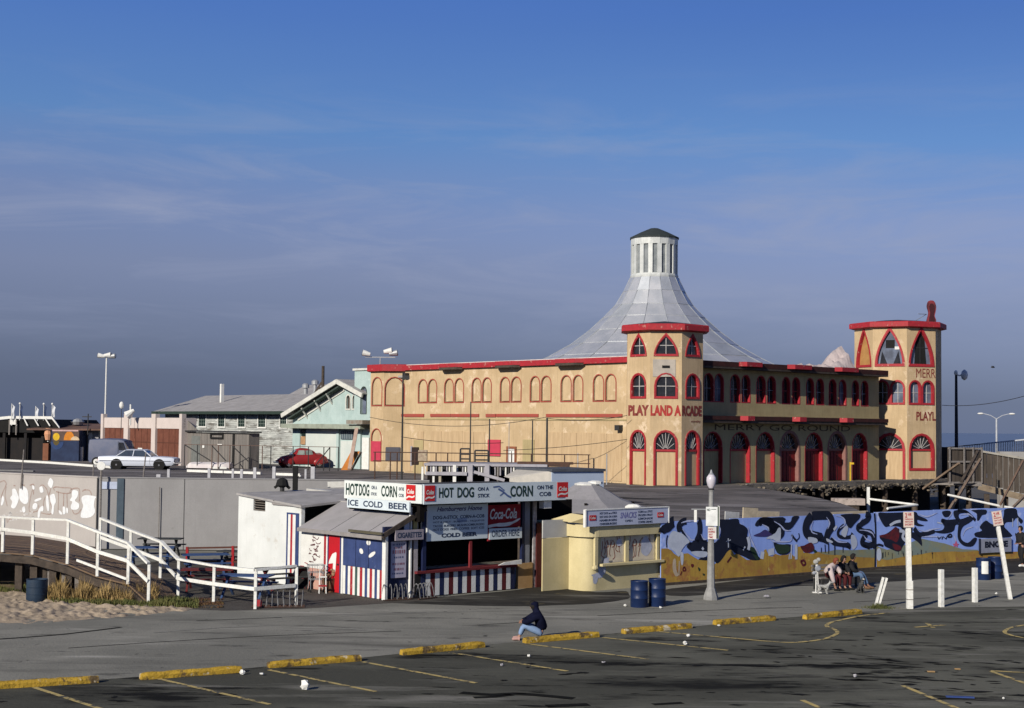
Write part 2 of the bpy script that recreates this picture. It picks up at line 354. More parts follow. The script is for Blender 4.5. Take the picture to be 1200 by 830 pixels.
# painted lines on the parking lot: real strips of paint lying on the asphalt
def gline(pts, w=.125, z=.010, m=YEL, name='painted_line'):
    ps = [gp(x, y) for x, y in pts]
    if len(ps) > 3: ps = [Vector(q) for q in catmull([tuple(p) for p in ps], 5)]
    mb = MB(); n = len(ps); a_, b_ = [], []
    for i, p in enumerate(ps):
        d = (ps[min(n-1, i+1)] - ps[max(0, i-1)]).normalized(); s_ = Vector((-d.y, d.x, 0)) * w/2
        a_.append((p.x+s_.x, p.y+s_.y, z)); b_.append((p.x-s_.x, p.y-s_.y, z))
    mb.add(a_ + b_, [(i, i+1, n+i+1, n+i) for i in range(n-1)])
    return mb.build(name, m, lot)
for pts in ([(40, 806), (170, 848)], [(186, 796), (316, 826)], [(315, 785.5), (440, 811)], [(425, 776), (558, 801)], [(527, 765), (665, 787)], [(618, 755), (760, 773)], [(706, 747.5), (853, 762.5)],
            [(1058, 804), (1130, 834)], [(1161, 787), (1215, 806)], [(1161, 786.5), (1215, 789.5)], [(940, 821), (975, 836)], [(1072, 735.5), (1108, 732.7)], [(1086, 730.5), (1094, 736)],
            [(760, 739.5), (850, 747.5), (915, 753), (942, 752.5), (968, 748.5), (981, 742.5), (978, 738), (969, 734.5), (972, 730.5), (985, 727), (1010, 722), (1042, 718.5)],
            [(1230, 752), (1195, 747), (1180, 743), (1178, 739.5), (1188, 735), (1212, 731.5)]):
    gline(pts)
# black cracks and tar runs in the lot and the promenade
TAR = mat('black_tar', (.016, .016, .014), rough=.95, spec=.03, bump=0)
for pts, w_ in (([(-40, 752), (60, 745), (110, 739.5), (142, 735.5)], .16), ([(540, 812), (575, 814.5), (610, 813.5), (672, 819)], .28), ([(555, 818), (578, 817), (600, 814.5)], .2),
                ([(640, 828), (690, 826)], .3), ([(765, 826), (800, 824)], .2)):
    gline(pts, w_, .008, TAR, 'tar_crack')

# pale scratches, seams and dark rubber streaks on the tarmac
PALES = mat('pale_scuff', (.30, .295, .27), (.22, .215, .20), sc=3, rough=.95, spec=.03, bump=0)
for pts in ([(400, 722.5), (480, 719.5), (560, 717), (700, 714)], [(610, 717.5), (700, 715), (800, 712.5)], [(320, 724), (420, 720), (500, 718)], [(880, 707), (960, 703)], [(180, 742), (260, 736), (330, 733)]):
    gline(pts, .05, .012, PALES, 'pavement_scuff')
for pts in ([(80, 760), (200, 752), (330, 745), (470, 740)], [(700, 722), (820, 716), (940, 712)], [(1000, 706), (1090, 701)], [(230, 728), (330, 724)], [(560, 733), (640, 728)]):
    gline(pts, .05, .012, TAR, 'pavement_crack')
random.seed(77)
mb = MB()
for k in range(150):
    if k < 95: x = random.gauss(1030, 75); y = random.gauss(775, 22)
    else: x = rnd(0, 1200); y = rnd(770, 828)
    if y < 735 + max(0, (1000-x))*.075 + 6: continue
    p = gp(x, y); L_ = rnd(.1, .9); a = R(rnd(-22, 8)) if k < 95 else R(rnd(-8, 8)); n = 6; w_ = rnd(.03, .13); up_, dn_ = [], []
    for i in range(n+1):
        t = i/n; ww = w_*sin(pi*min(.98, max(.02, t)))*rnd(.6, 1.2); cx = p.x + (t-.5)*L_*cos(a); cy = p.y + (t-.5)*L_*sin(a)*1.5 + rnd(-.01, .01)
        up_.append((cx, cy+ww, .008)); dn_.append((cx, cy-ww, .008))
    mb.add(up_ + dn_, [(i, i+1, n+2+i, n+1+i) for i in range(n)])
q_ = mb.build('rubber_streaks', mat('matte_oil_black', (.016, .016, .015), rough=.9, spec=.05, bump=0), lot, nrm=False); q_['kind'] = 'stuff'
# darker damp asphalt in front of the stands and along the hoarding
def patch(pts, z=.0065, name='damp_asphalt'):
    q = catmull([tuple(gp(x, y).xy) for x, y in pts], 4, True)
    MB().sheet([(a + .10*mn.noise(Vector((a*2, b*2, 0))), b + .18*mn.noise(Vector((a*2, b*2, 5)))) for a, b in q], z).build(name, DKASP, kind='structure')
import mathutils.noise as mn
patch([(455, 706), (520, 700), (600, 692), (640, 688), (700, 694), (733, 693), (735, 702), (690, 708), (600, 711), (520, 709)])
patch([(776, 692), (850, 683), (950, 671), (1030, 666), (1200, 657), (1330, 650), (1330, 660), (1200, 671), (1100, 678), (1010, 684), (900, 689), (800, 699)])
# ---- the raised pier deck
F0 = FR((9, 87.5, DZ), A2); F1 = FR((9, 87.5, DZ), A1)
GW1 = FR((5.9, 56, 0), R(37.5)); gk = GW1.w(12.06, 0); GW2 = FR(gk, R(33))
Kc = Vector((-19.3, 69.6, 0)); Kl = Kc + Vector((-.8, .6, 0)) * 45
rim = [Kl + Vector((.3, .5, 0)), Kc + Vector((.2, .25, 0)), Vector((-6.8, 69.9, 0)), Vector((-2, 66, 0)), Vector((2.6, 61.8, 0))]
ramp = [(2.6, 61.8, 2.42), (6.2, 56.95, 2.30), (15.2, 63.75, 2.32), (15.9, 69.6, 2.38), (15.2, 75.5, 2.47), (14.2, 81.5, 2.55), tuple(F0.w(3.2, -3.0, 0)), (2.6, 87, 2.6)]
fl = [(p.x, p.y) for p in rim] + [(2.6, 87)] + [(p.x, p.y) for p in (F0.w(3.2, -3.0), F0.w(3.2, 6), F0.w(30, 6), F0.w(30, 60))] + [(-110, 175), (-110, 110)]
MB().sheet(fl, DZ).build('pier_deck', DECKA, kind='structure')
mb = MB()
gx = 26
# gently sloping asphalt apron: a fine grid so that it can sag and buckle
import mathutils.noise as mn
lft = [Vector(q) for q in catmull([(2.6, 87, 2.6), (2.6, 74, 2.52), (2.6, 61.8, 2.42), (6.2, 56.95, 2.30)], 8)]
rgt = [Vector(q) for q in catmull([tuple(F0.w(3.2, -3.0, 0)), (14.6, 80, 2.56), (15.7, 72, 2.44), (15.2, 63.75, 2.31)], 8)]
gv = []
for i, (a, b) in enumerate(zip(lft, rgt)):
    for j in range(gx+1):
        p = a.lerp(b, j/gx); e = min(1, min(i, len(lft)-1-i)/3)
        p.z += .04 * mn.noise(Vector((p.x*.4, p.y*.15, 0))) * e; gv.append(tuple(p))
mb.add(gv, [(i*(gx+1)+j, i*(gx+1)+j+1, (i+1)*(gx+1)+j+1, (i+1)*(gx+1)+j) for i in range(len(lft)-1) for j in range(gx)])
mb.build('asphalt_apron', DECKA, kind='structure', smooth=True, nrm=True)
# pale torn cracks across the apron, thin raised tar and paint lines
mb = MB()
for Y, x0, x1 in ((70.5, 4.5, 10.5), (66.5, 9.4, 13.2), (76, 8, 12), (63.5, 9, 12), (81, 5, 9)):
    x = x0; pts = []
    while x < x1: pts.append((x, Y + .5*mn.noise(Vector((x*.9, Y, 0))) + (x-x0)*.10)); x += .35
    z = 2.30 + (Y-57)/30*.30 + .035
    mb.add([(p[0], p[1]-.05, z) for p in pts] + [(p[0], p[1]+.05, z) for p in pts], [(i, i+1, len(pts)+i+1, len(pts)+i) for i in range(len(pts)-1)])
mb.build('asphalt_cracks', mat('pale_crack_fill', (.26, .25, .25)), kind='structure')
# deck edge skirts
def skirt(pts, name, m, th=.12, bottom=0):
    mb = MB()
    for a, b in zip(pts, pts[1:]):
        a = Vector(a); b = Vector(b); d = Vector((b.x-a.x, b.y-a.y, 0)).normalized(); nn = Vector((-d.y, d.x, 0))*th
        vs = []
        for p in (a, b):
            for o_ in (Vector(), nn):
                vs += [(p.x+o_.x, p.y+o_.y, bottom), (p.x+o_.x, p.y+o_.y, p.z-.012)]
        mb.add(vs, [(0, 1, 5, 4), (2, 6, 7, 3), (1, 3, 7, 5), (0, 2, 3, 1), (4, 5, 7, 6)])
    return mb.build(name, m, kind='structure')
skirt([(*rim[2].xy, DZ), (*rim[3].xy, DZ), (*rim[4].xy, DZ)], 'deck_retaining_boards', DKWOOD)
skirt([tuple(q) for q in rgt[::-1]], 'deck_edge', mat('deck_edge_dark', (.05, .045, .04), (.03, .028, .025), sc=3), bottom=1.95)
fs_ = F0.w(3.2, -3.0, 0); fe_ = F0.w(30, -3.4, 0)
slab = MB(); slab.box(3.2, 30, -3.2, 6, -.32, .0)
slab.build('pier_slab', mat('slab_edge', (.20, .18, .15), (.11, .10, .085), sc=2, bump=.4), fr=F0, kind='structure')
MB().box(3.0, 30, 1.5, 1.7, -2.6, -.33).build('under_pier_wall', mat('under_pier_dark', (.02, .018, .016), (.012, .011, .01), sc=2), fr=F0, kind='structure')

# ---- concrete retaining wall with graffiti, a thing of its own
rw = thing('retaining_wall', 'long concrete retaining wall below the pier car park, painted-over red graffiti at its left end', 'wall', Kc)
W1 = FR(Kc, atan2(-.58, .815)); W1.a = atan2(-.6, .8); W1 = FR(Kc, W1.a)
H1 = 3.29
mb = MB(); mb.box(-45, 0, 0, .3, 0, H1); mb.box(-45, .03, -.03, .33, H1, H1+.06); mb.build('wall_face', CONC1, rw, W1)
W2 = FR(Kc, 0)
mb = MB(); mb.box(.02, 15.5, 0, .3, 0, H1); mb.box(.05, 15.5, -.03, .33, H1, H1+.05)
mb.build('wall_face', CONC2, rw, W2)
for x in (4.05,): MB().box(x, x+.03, -.012, 0, 0, H1-.02).build('wall_joint', mat('joint_dark', (.08, .08, .08)), rw, W2)
MB().box(.93, 1.25, -.06, 0, .45, H1-.02).build('wall_pilaster', mat('blue_grey_pilaster', (.07, .10, .13)), rw, W2)
# white sign at the corner
s_ = MB().box(.12, 1.0, -.05, -.02, 2.78, 3.12).build('corner_notice', mat('pale_blue_notice', (.50, .56, .70)), rw, W2)
MB().tube((2.93, -.10, 0), (2.93, -.10, 2.9), .022, .022, 6).build('drain_pipe', GREYW, rw, W2)
MB().box(-.02, .03, -.06, .0, 0, H1).build('corner_strip', mat('joint_dark', (.08, .08, .08)), rw, W2)
# graffiti on the lit wall: coordinates read off the wall in pixels (zoom scale 8.3)
def gq(x, y): return W1.hit(x/8.3, 540 + y/8.3, -.004)
GRR = mat('faded_red_spray', (.30, .20, .17), (.36, .30, .27), sc=6, bump=0)
GRW = mat('white_roller_paint', (.74, .75, .76), (.64, .66, .68), sc=5, bump=.05)
mb = MB()
for pts in ([(0, 210), (40, 195), (60, 230), (30, 300), (10, 360)], [(60, 250), (50, 340), (70, 440)], [(290, 240), (330, 235), (300, 340), (285, 490), (370, 485), (375, 430)], [(330, 240), (325, 330)],
            [(385, 260), (410, 235), (450, 270), (470, 330), (490, 400), (500, 515), (400, 508)], [(440, 350), (425, 400), (420, 490)], [(495, 260), (480, 330)], [(530, 290), (520, 265), (550, 255), (600, 262), (690, 268), (690, 310), (620, 318), (545, 300)],
            [(570, 300), (565, 500)], [(620, 320), (615, 490)], [(650, 320), (655, 470)], [(680, 320), (690, 280), (770, 275), (770, 400)], [(800, 300), (820, 285), (870, 290), (890, 340), (860, 380)], [(700, 470), (720, 515), (760, 510), (790, 470)],
            [(880, 490), (905, 530)], [(0, 540), (60, 545), (70, 600), (95, 565), (130, 575)], [(230, 300), (215, 330), (235, 350)], [(130, 240), (150, 245)], [(215, 235), (240, 240)]):
    mb.stroke(catmull([gq(*p) for p in pts], 4), .055, -.006)
mb.build('red_graffiti', GRR, rw, W1)
mb = MB()
def blob(pts, y, f): return mb.flat(catmull([f(*p) for p in pts], 3, True), y)
for pts in ([(120, 280), (150, 275), (175, 330), (185, 370), (165, 430), (140, 465), (108, 450), (120, 400), (100, 365), (120, 330)], [(190, 270), (230, 250), (270, 290), (275, 400), (235, 420), (190, 370)],
            [(220, 455), (240, 445), (248, 490), (230, 505), (215, 480)], [(315, 240), (335, 250), (335, 280), (318, 275)], [(385, 260), (410, 250), (425, 300), (400, 312), (388, 295)], [(465, 225), (490, 168), (520, 205), (505, 260), (490, 262)],
            [(488, 340), (530, 325), (545, 400), (530, 430), (520, 515), (500, 510), (505, 440), (492, 400)], [(340, 380), (395, 360), (400, 378), (345, 400)], [(320, 430), (345, 410), (365, 430), (350, 470), (320, 468)], [(370, 500), (385, 460), (420, 440), (420, 490), (395, 495), (385, 550), (368, 550)],
            [(450, 350), (468, 345), (480, 470), (465, 490), (452, 440)], [(570, 485), (590, 490), (610, 520), (585, 520)], [(612, 450), (635, 455), (638, 510), (615, 520)], [(645, 460), (662, 465), (660, 510), (648, 505)],
            [(700, 300), (720, 285), (760, 300), (755, 350), (730, 390), (770, 420), (760, 470), (700, 475), (690, 440), (705, 400), (680, 385), (700, 350)], [(800, 350), (850, 335), (935, 350), (925, 370), (915, 430), (925, 500), (880, 550), (790, 552), (795, 490), (810, 440), (795, 390)],
            [(10, 430), (20, 360), (30, 340), (42, 380), (25, 430)]):
    blob(pts, -.010, gq)
mb.build('paint_over_patches', GRW, rw, W1)
mb = MB()
for k in range(26):
    x = rnd(20, 330); y = rnd(480, 590); r_ = rnd(5, 16); pts = [(x + r_*cos(a)*rnd(.6, 1.4), y + r_*.7*sin(a)*rnd(.6, 1.4)) for a in [i*pi/3 for i in range(6)]]; blob(pts, -.008, gq)
mb.build('roller_smears', mat('pale_roller_smear', (.58, .56, .55), bump=0), rw, W1)

# ---- graffiti fence (plywood boards)
gf = thing('graffiti_fence', 'plywood hoarding with black and blue spray graffiti over an ochre band along the promenade', 'fence', GW1.o)
BLUEP = mat('sky_blue_paint', (.30, .43, .88), (.25, .37, .80), sc=1.2, bump=.05, streak=.35, sdark=.7, spots=[((.50, .58, .88), 1.1, .60, .68)])
OCH = mat('ochre_paint', (.46, .29, .055), (.36, .21, .045), sc=1.1, streak=.5, sdark=.5, bump=.08, lo=.42, hi=.58, spots=[((.33, .15, .05), 1.3, .54, .62), ((.20, .15, .05), 2.6, .60, .68), ((.50, .38, .12), 2, .62, .68)])
SAGE = mat('sage_green_paint', (.20, .25, .22), (.27, .25, .13), sc=1.5, bump=.05)
INK = mat('blue_black_spray', (.008, .012, .03), rough=.7, bump=0)
PURP = mat('purple_spray', (.05, .04, .16), bump=0); SILV = mat('silver_spray', (.55, .60, .70), (.45, .5, .6), sc=3, bump=0)
CRIM = mat('crimson_spray', (.13, .012, .02), (.05, .012, .02), sc=5, bump=0); DGREEN = mat('dark_green_spray', (.02, .045, .025), bump=0)
L1 = 12.06; XS = GW1.x(774.5, 0, 650); x = XS; k = 0
while x < L1 - .01:
    x1 = min(x + 1.22, L1); MB().box(x+.006, x1-.006, rnd(0, .006), .04, rnd(.0, .03), 2.38 + rnd(-.01, .015)).build('panel', BLUEP, gf, GW1); x = x1
x = 0
while x < 12.5:
    x1 = x + 1.22; MB().box(x+.006, x1-.006, rnd(0, .006), .04, rnd(0, .03), 2.42 + rnd(-.01, .015)).build('panel', BLUEP, gf, GW2); x = x1
mb = MB(); mb.box(XS, L1, .05, .14, 1.9, 2.0); mb.box(XS, L1, .05, .14, .3, .4)
for q in range(6): mb.box(q*2.4-.05, q*2.4+.05, .14, .24, 0, 2.3)
mb.build('fence_frame', GREYW, gf, GW1)
mb = MB(); mb.box(0, 12.2, .05, .14, 1.9, 2.0); mb.box(0, 12.2, .05, .14, .3, .4)
for q in range(6): mb.box(q*2.4-.05, q*2.4+.05, .14, .24, 0, 2.3)
mb.build('fence_frame', GREYW, gf, GW2)
MB().box(XS, L1, -.10, -.005, 0, .10).build('kick_board', DKWOOD, gf, GW1); MB().box(0, 12.2, -.10, -.005, 0, .10).build('kick_board', DKWOOD, gf, GW2)
def qa(x, y): return GW1.hit(770 + x/8.3, 590 + y/8.3)
def qb(x, y): return GW1.hit(890 + x/8.3, 590 + y/8.3)
def qc(x, y):
    px = 1020 + x/6.667; return GW2.hit(px, 580 + y/6.667)
def clampz(p): return (max(XS, p[0]), min(2.37, max(.02, p[1])))
def paint(name, m, fr, y, shapes=(), strokes=(), q=qa, sm=3):
    if name != 'ink_spray' and len(shapes) + len(strokes) > 1:
        for s0 in shapes: paint(name, m, fr, y, [s0], (), q, sm)
        for s0 in strokes: paint(name, m, fr, y, (), [s0], q, sm)
        return
    mb = MB()
    for s0 in shapes: mb.flat(catmull([clampz(q(*p)) for p in s0], sm, True) if sm > 1 else [clampz(q(*p)) for p in s0], y)
    for s0, w_ in strokes: mb.stroke([clampz(p) for p in catmull([q(*p) for p in s0], 5)], w_, y)
    return mb.build(name, m, gf, fr, nrm=False)
def band(q, top, fr, y, m, name, bottom=None):
    t = [q(*p) for p in top]; b_ = [(p[0], .03) for p in t] if bottom is None else [q(*p) for p in bottom][::-1] if len(bottom) != len(top) else [q(*p) for p in bottom]
    if bottom is None or len(bottom) == len(top):
        n = len(t); mb = MB(); mb.add([(p[0], y, p[1]) for p in t] + [(p[0], y, p[1]) for p in b_], [(i, i+1, n+i+1, n+i) for i in range(n-1)]); return mb.build(name, m, gf, fr, nrm=False)
ot = [(38, 440), (100, 438), (135, 455), (165, 490), (210, 520), (250, 490), (300, 485), (345, 515), (400, 548), (470, 550), (560, 590), (620, 540), (655, 490), (700, 440), (730, 460), (750, 500), (775, 485), (830, 520), (870, 550), (940, 550), (1010, 540), (1030, 530), (1040, 455), (1060, 445), (1078, 490)]
band(qa, ot, GW1, -.006, OCH, 'ochre_band')
band(qb, [(82, 490), (95, 515), (130, 515), (150, 490), (200, 505), (270, 500), (300, 480), (340, 520), (375, 420), (400, 420), (430, 480), (520, 490), (560, 470), (610, 475), (700, 482), (790, 495), (900, 500), (1000, 515), (1132, 520)], GW1, -.006, OCH, 'ochre_band')
band(qb, [(580, 470), (650, 470), (750, 450), (870, 455), (1000, 450), (1132, 445)], GW1, -.0075, SAGE, 'sage_band', [(580, 480), (650, 500), (750, 500), (870, 515), (1000, 525), (1132, 530)])
band(qc, [(48, 480), (130, 500), (250, 475), (350, 470), (450, 450), (600, 440), (700, 445), (820, 435), (1000, 450), (1100, 445), (1500, 430)], GW2, -.006, OCH, 'ochre_band')
band(qc, [(48, 400), (130, 430), (250, 400), (390, 340), (480, 360), (580, 380), (640, 400), (720, 425), (840, 430)], GW2, -.0075, SAGE, 'sage_band', [(48, 495), (130, 510), (250, 485), (390, 465), (480, 448), (580, 445), (640, 442), (720, 445), (840, 438)])
# ink shapes of the three surveyed stretches
paint('ink_spray', INK, GW1, -.010, [
    [(590, 150), (690, 148), (785, 150), (800, 195), (850, 220), (880, 260), (875, 330), (915, 430), (960, 490), (1005, 545), (920, 552), (830, 510), (760, 485), (720, 450), (680, 470), (640, 530), (585, 585), (540, 550), (470, 555), (400, 545), (440, 525), (500, 510), (540, 400), (600, 350), (622, 270), (600, 210)],
    [(285, 415), (330, 380), (400, 350), (450, 365), (500, 380), (505, 470), (430, 500), (370, 490), (320, 460)],
    [(950, 210), (975, 165), (1020, 140), (1110, 135), (1250, 150), (1130, 330), (1075, 230), (1020, 200), (975, 225)]],
    [([(20, 285), (70, 250), (115, 225), (160, 160)], [.30, .34, .36, .40]), ([(285, 165), (240, 185), (212, 225), (225, 275)], .27), ([(235, 260), (265, 310), (300, 365), (330, 400)], .10),
     ([(400, 150), (415, 220), (410, 300), (380, 370)], .26), ([(100, 310), (90, 360), (92, 430)], .05), ([(420, 300), (430, 350), (480, 370)], .12)])
paint('ink_spray', INK, GW1, -.010, [
    [(0, 130), (110, 130), (140, 180), (200, 215), (170, 300), (90, 320), (80, 250), (40, 205), (0, 220)], [(205, 175), (240, 185), (300, 180), (320, 125), (385, 125), (350, 190), (300, 250), (240, 260), (205, 230)],
    [(195, 230), (235, 240), (240, 300), (215, 340), (200, 330)], [(135, 380), (200, 400), (300, 400), (295, 470), (240, 500), (170, 480)],
    [(790, 100), (960, 100), (975, 140), (930, 190), (885, 240), (850, 215), (830, 150)]],
    [([(510, 120), (465, 180), (450, 250), (470, 300), (530, 320), (580, 335), (580, 370)], [.20]+[.42]*24+[.5]*5+[.2]), ([(510, 125), (600, 105), (670, 120), (700, 170), (700, 230), (665, 290), (640, 390)], .36),
     ([(690, 340), (720, 380), (800, 395), (865, 410), (862, 440)], .24), ([(820, 210), (770, 260), (765, 310), (810, 330), (880, 325), (905, 290)], .15), ([(1030, 105), (1065, 120), (1050, 160), (990, 200), (955, 240), (1010, 275), (1080, 285), (1110, 340), (1115, 385)], .26),
     ([(1040, 300), (1005, 350), (1000, 390), (1060, 410), (1120, 395)], .26), ([(1000, 400), (1070, 440)], .12), ([(1140, 100), (1140, 300), (1128, 560)], .06), ([(310, 305), (340, 345), (365, 370)], .10), ([(380, 290), (385, 330), (365, 355)], .05),
     ([(670, 390), (672, 490)], .06), ([(730, 400), (732, 505)], .07), ([(810, 410), (812, 480)], .05), ([(600, 430), (600, 480)], .05), ([(635, 400), (640, 480)], .05)], q=qb)
paint('ink_spray', INK, GW2, -.010, [
    [(60, 135), (130, 128), (250, 128), (350, 128), (372, 160), (430, 185), (445, 205), (400, 203), (365, 195), (372, 222), (420, 240), (375, 245), (330, 235), (325, 290), (290, 300), (255, 290), (230, 250), (150, 245), (115, 250), (85, 210)],
    [(130, 300), (200, 255), (250, 290), (300, 300), (345, 292), (392, 330), (402, 400), (370, 370), (300, 330), (255, 400), (220, 445), (150, 420), (110, 400), (100, 370), (70, 330)],
    [(490, 285), (560, 275), (575, 240), (550, 210), (560, 185), (600, 195), (680, 190), (690, 215), (662, 240), (650, 280), (600, 300), (540, 300)], [(560, 130), (620, 125), (625, 160), (590, 175), (570, 165)],
    [(652, 120), (740, 118), (745, 140), (692, 150), (702, 190), (780, 165), (802, 190), (770, 220), (722, 250), (704, 300), (712, 350), (760, 375), (808, 335), (832, 345), (800, 400), (740, 402), (700, 375), (680, 330), (684, 250), (690, 210), (657, 180)],
    [(790, 110), (900, 110), (902, 150), (870, 160), (850, 195), (832, 200), (830, 150), (802, 130)],
    [(1050, 105), (1135, 105), (1150, 160), (1190, 200), (1172, 225), (1140, 180), (1112, 210), (1060, 215), (1045, 250), (1082, 290), (1092, 330), (850, 335), (812, 300), (870, 280), (852, 250), (900, 200), (940, 225), (1012, 240), (1040, 160)]],
    [([(340, 260), (380, 310), (440, 300), (500, 280)], .22), ([(600, 320), (625, 308), (635, 325), (610, 330), (600, 320)], .08), ([(560, 210), (580, 200)], .15), ([(680, 120), (740, 130), (780, 160), (820, 200)], .14),
     ([(30, 130), (40, 300), (35, 590)], .10), ([(0, 300), (20, 360), (0, 410)], .2), ([(100, 400), (60, 390), (20, 420)], .1)], q=qc)
paint('purple_spray', PURP, GW1, -.013, [[(935, 315), (1000, 285), (1050, 255), (1100, 290), (1120, 310), (1040, 325)]], q=qa)
paint('silver_patch', SILV, GW1, -.013, [[(110, 330), (150, 270), (200, 280), (250, 300), (315, 370), (280, 400), (240, 450), (210, 520), (170, 470), (130, 440), (105, 380)], [(225, 480), (255, 490), (250, 590), (232, 590)], [(330, 470), (480, 470), (470, 520), (390, 520)]], [([(690, 340), (692, 430)], .05), ([(670, 370), (715, 355)], .03), ([(880, 325), (895, 400), (885, 455)], .16), ([(855, 420), (835, 455)], .06), ([(435, 430), (450, 450)], .10)])
paint('cream_drip', mat('cream_spray', (.55, .45, .33), bump=0), GW1, -.011, [[(155, 550), (180, 545), (185, 640), (205, 700), (175, 705), (150, 640)]], [([(215, 560), (210, 700)], .06)])
paint('silver_patch', SILV, GW1, -.013, [[(470, 330), (550, 340), (560, 380), (490, 390)], [(150, 290), (180, 240), (205, 250), (195, 380), (130, 350), (60, 340)], [(890, 310), (930, 320), (950, 400), (910, 450), (890, 400)], [(790, 290), (830, 220), (860, 230), (850, 290), (830, 330)], [(650, 340), (710, 370), (700, 385), (655, 370)]],
      [([(355, 400), (355, 545)], .15), ([(290, 490), (285, 545)], .06), ([(310, 400), (305, 540)], .07), ([(30, 470), (20, 540)], .2), ([(110, 440), (115, 505)], .35), ([(720, 260), (750, 220)], .12)], q=qb)
paint('crimson_tag', CRIM, GW1, -.014, [[(395, 420), (430, 410), (500, 380), (530, 430), (510, 470), (440, 480)]], [([(400, 560), (420, 600), (445, 590), (430, 555), (400, 565)], .09)], q=qb)
paint('crimson_tag', CRIM, GW1, -.014, [[(330, 590), (355, 595), (345, 625), (330, 615)]], [([(265, 620), (275, 650), (250, 655), (255, 625), (270, 620)], .06), ([(225, 700), (240, 660)], .05), ([(680, 575), (720, 520)], .08)])
paint('dark_tag', DGREEN, GW1, -.014, [[(395, 620), (420, 640), (405, 660)], [(440, 680), (465, 690), (450, 705)], [(900, 440), (940, 430), (985, 530), (960, 545)]])
paint('dark_tag', DGREEN, GW1, -.014, [[(160, 400), (280, 410), (285, 470), (210, 490), (160, 460)], [(520, 440), (560, 470), (530, 480)]], q=qb)
paint('crimson_tag', CRIM, GW2, -.014, [[(65, 320), (140, 300), (170, 270), (200, 250), (225, 300), (205, 370), (160, 350), (110, 340)], [(170, 380), (230, 400), (240, 430), (190, 430)]], q=qc)
paint('pink_star', mat('pink_spray', (.60, .13, .25), bump=0), GW2, -.014, [[(640, 385), (658, 380), (668, 355), (676, 380), (692, 385), (678, 395), (682, 410), (664, 400), (648, 410), (652, 393)]], q=qc, sm=1)
paint('silver_patch', SILV, GW2, -.014, [[(50, 430), (75, 420), (85, 480), (70, 515), (50, 500)]], [([(150, 240), (190, 215), (235, 205)], .12), ([(225, 280), (260, 290), (250, 330), (275, 360)], .14), ([(1110, 185), (1110, 250)], .05), ([(1150, 180), (1150, 250)], .05), ([(520, 215), (560, 225)], .05)], q=qc)
for s_, a, b, c, d in (('Lerisa', 566, 688, 238, 205), ('VN', 520, 600, 350, 322)):
    p = qc(a, c); q_ = qc(b, d); text(s_, gf, GW2, p[0], q_[0], p[1], q_[1], -.016, INK, .01, 'graffiti_tag', .2)
mb = MB()
for i in range(22):
    x = 90 + rnd(0, 400); y0 = 440 + rnd(-15, 15); mb.stroke([qc(x, y0), qc(x, y0+rnd(15, 50))], .03, -.012)
dr_ = mb.build('paint_drips', INK, gf, GW2, nrm=False); dr_['kind'] = 'stuff'
# lilac highlights and outlines that follow the lettering
LIL = mat('pale_lilac_spray', (.50, .56, .80), (.40, .46, .72), sc=3, bump=0)
for q_f, fr_h, lst in ((qa, GW1, [[(232, 190), (262, 180), (330, 165), (392, 165)], [(245, 250), (290, 310), (330, 355), (362, 352)], [(425, 300), (450, 345), (480, 350)], [(880, 230), (905, 330), (945, 420), (990, 500)], [(1020, 205), (1075, 235), (1085, 270)], [(600, 215), (612, 260), (590, 330), (560, 380)]]),
                      (qb, GW1, [[(95, 330), (130, 370), (210, 372), (300, 365), (315, 300)], [(140, 175), (200, 212), (245, 260), (300, 265)], [(520, 170), (500, 230), (510, 280), (560, 300)], [(650, 135), (680, 190), (660, 250)], [(740, 120), (810, 140), (830, 200), (780, 240)], [(700, 325), (760, 370), (850, 380)], [(1000, 140), (960, 190)], [(970, 260), (1040, 265), (1095, 290), (1115, 330)], [(1010, 310), (1040, 350), (1090, 370)]]),
                      (qc, GW2, [[(375, 150), (440, 170), (520, 140)], [(365, 265), (420, 285), (480, 270), (540, 262)], [(600, 190), (630, 150), (630, 125)], [(700, 160), (760, 150), (800, 175)], [(720, 320), (745, 270), (800, 250)], [(400, 330), (460, 325), (560, 330)], [(650, 310), (665, 360)], [(920, 130), (1000, 130), (1035, 115)]])):
    for l_ in lst:
        MB().stroke([clampz(p) for p in catmull([q_f(*p) for p in l_], 5)], [.03, .05, .07, .05, .03], -.0155).build('lilac_highlight', LIL, gf, fr_h, nrm=False)
# ragged cream boards and a pale sheet showing above the fence
for k, (pts) in enumerate(([(875, 611), (871, 593), (886, 593.5), (887, 609)], )): pass
bd = MB()
for (xa, xb, ya, yb) in ((848.5, 865, 598.6, 608), (869.5, 887, 594, 607), (887, 912, 598, 606)):
    a = GW1.hit(xa, yb, .35); b = GW1.hit(xb, ya, .35); m_ = mat('cream_board', (.62, .52, .36)) if xa > 860 else mat('pale_grey_board', (.55, .55, .53))
    o = MB().prism([(a[0], 2.0), (b[0], 2.0), (b[0]+.02, b[1]-.06), (a[0]+.03, b[1])], .30, .34).build('leaning_board', m_, None, GW1)
    tag(o, {848.5: 'small pale grey board poking up above the graffiti fence right of the lamp post', 869.5: 'tall cream board poking up above the middle of the graffiti fence', 887: 'low slanted cream board beside the tall cream one above the graffiti fence'}[xa], 'board', 'boards behind the graffiti fence')
o = MB().box(8.9, 12, .30, .36, 2.2, 2.46).build('capping_board', mat('cream_board', (.62, .52, .36)), None, GW1); tag(o, 'long thin cream board lying along the top of the graffiti fence', 'board')
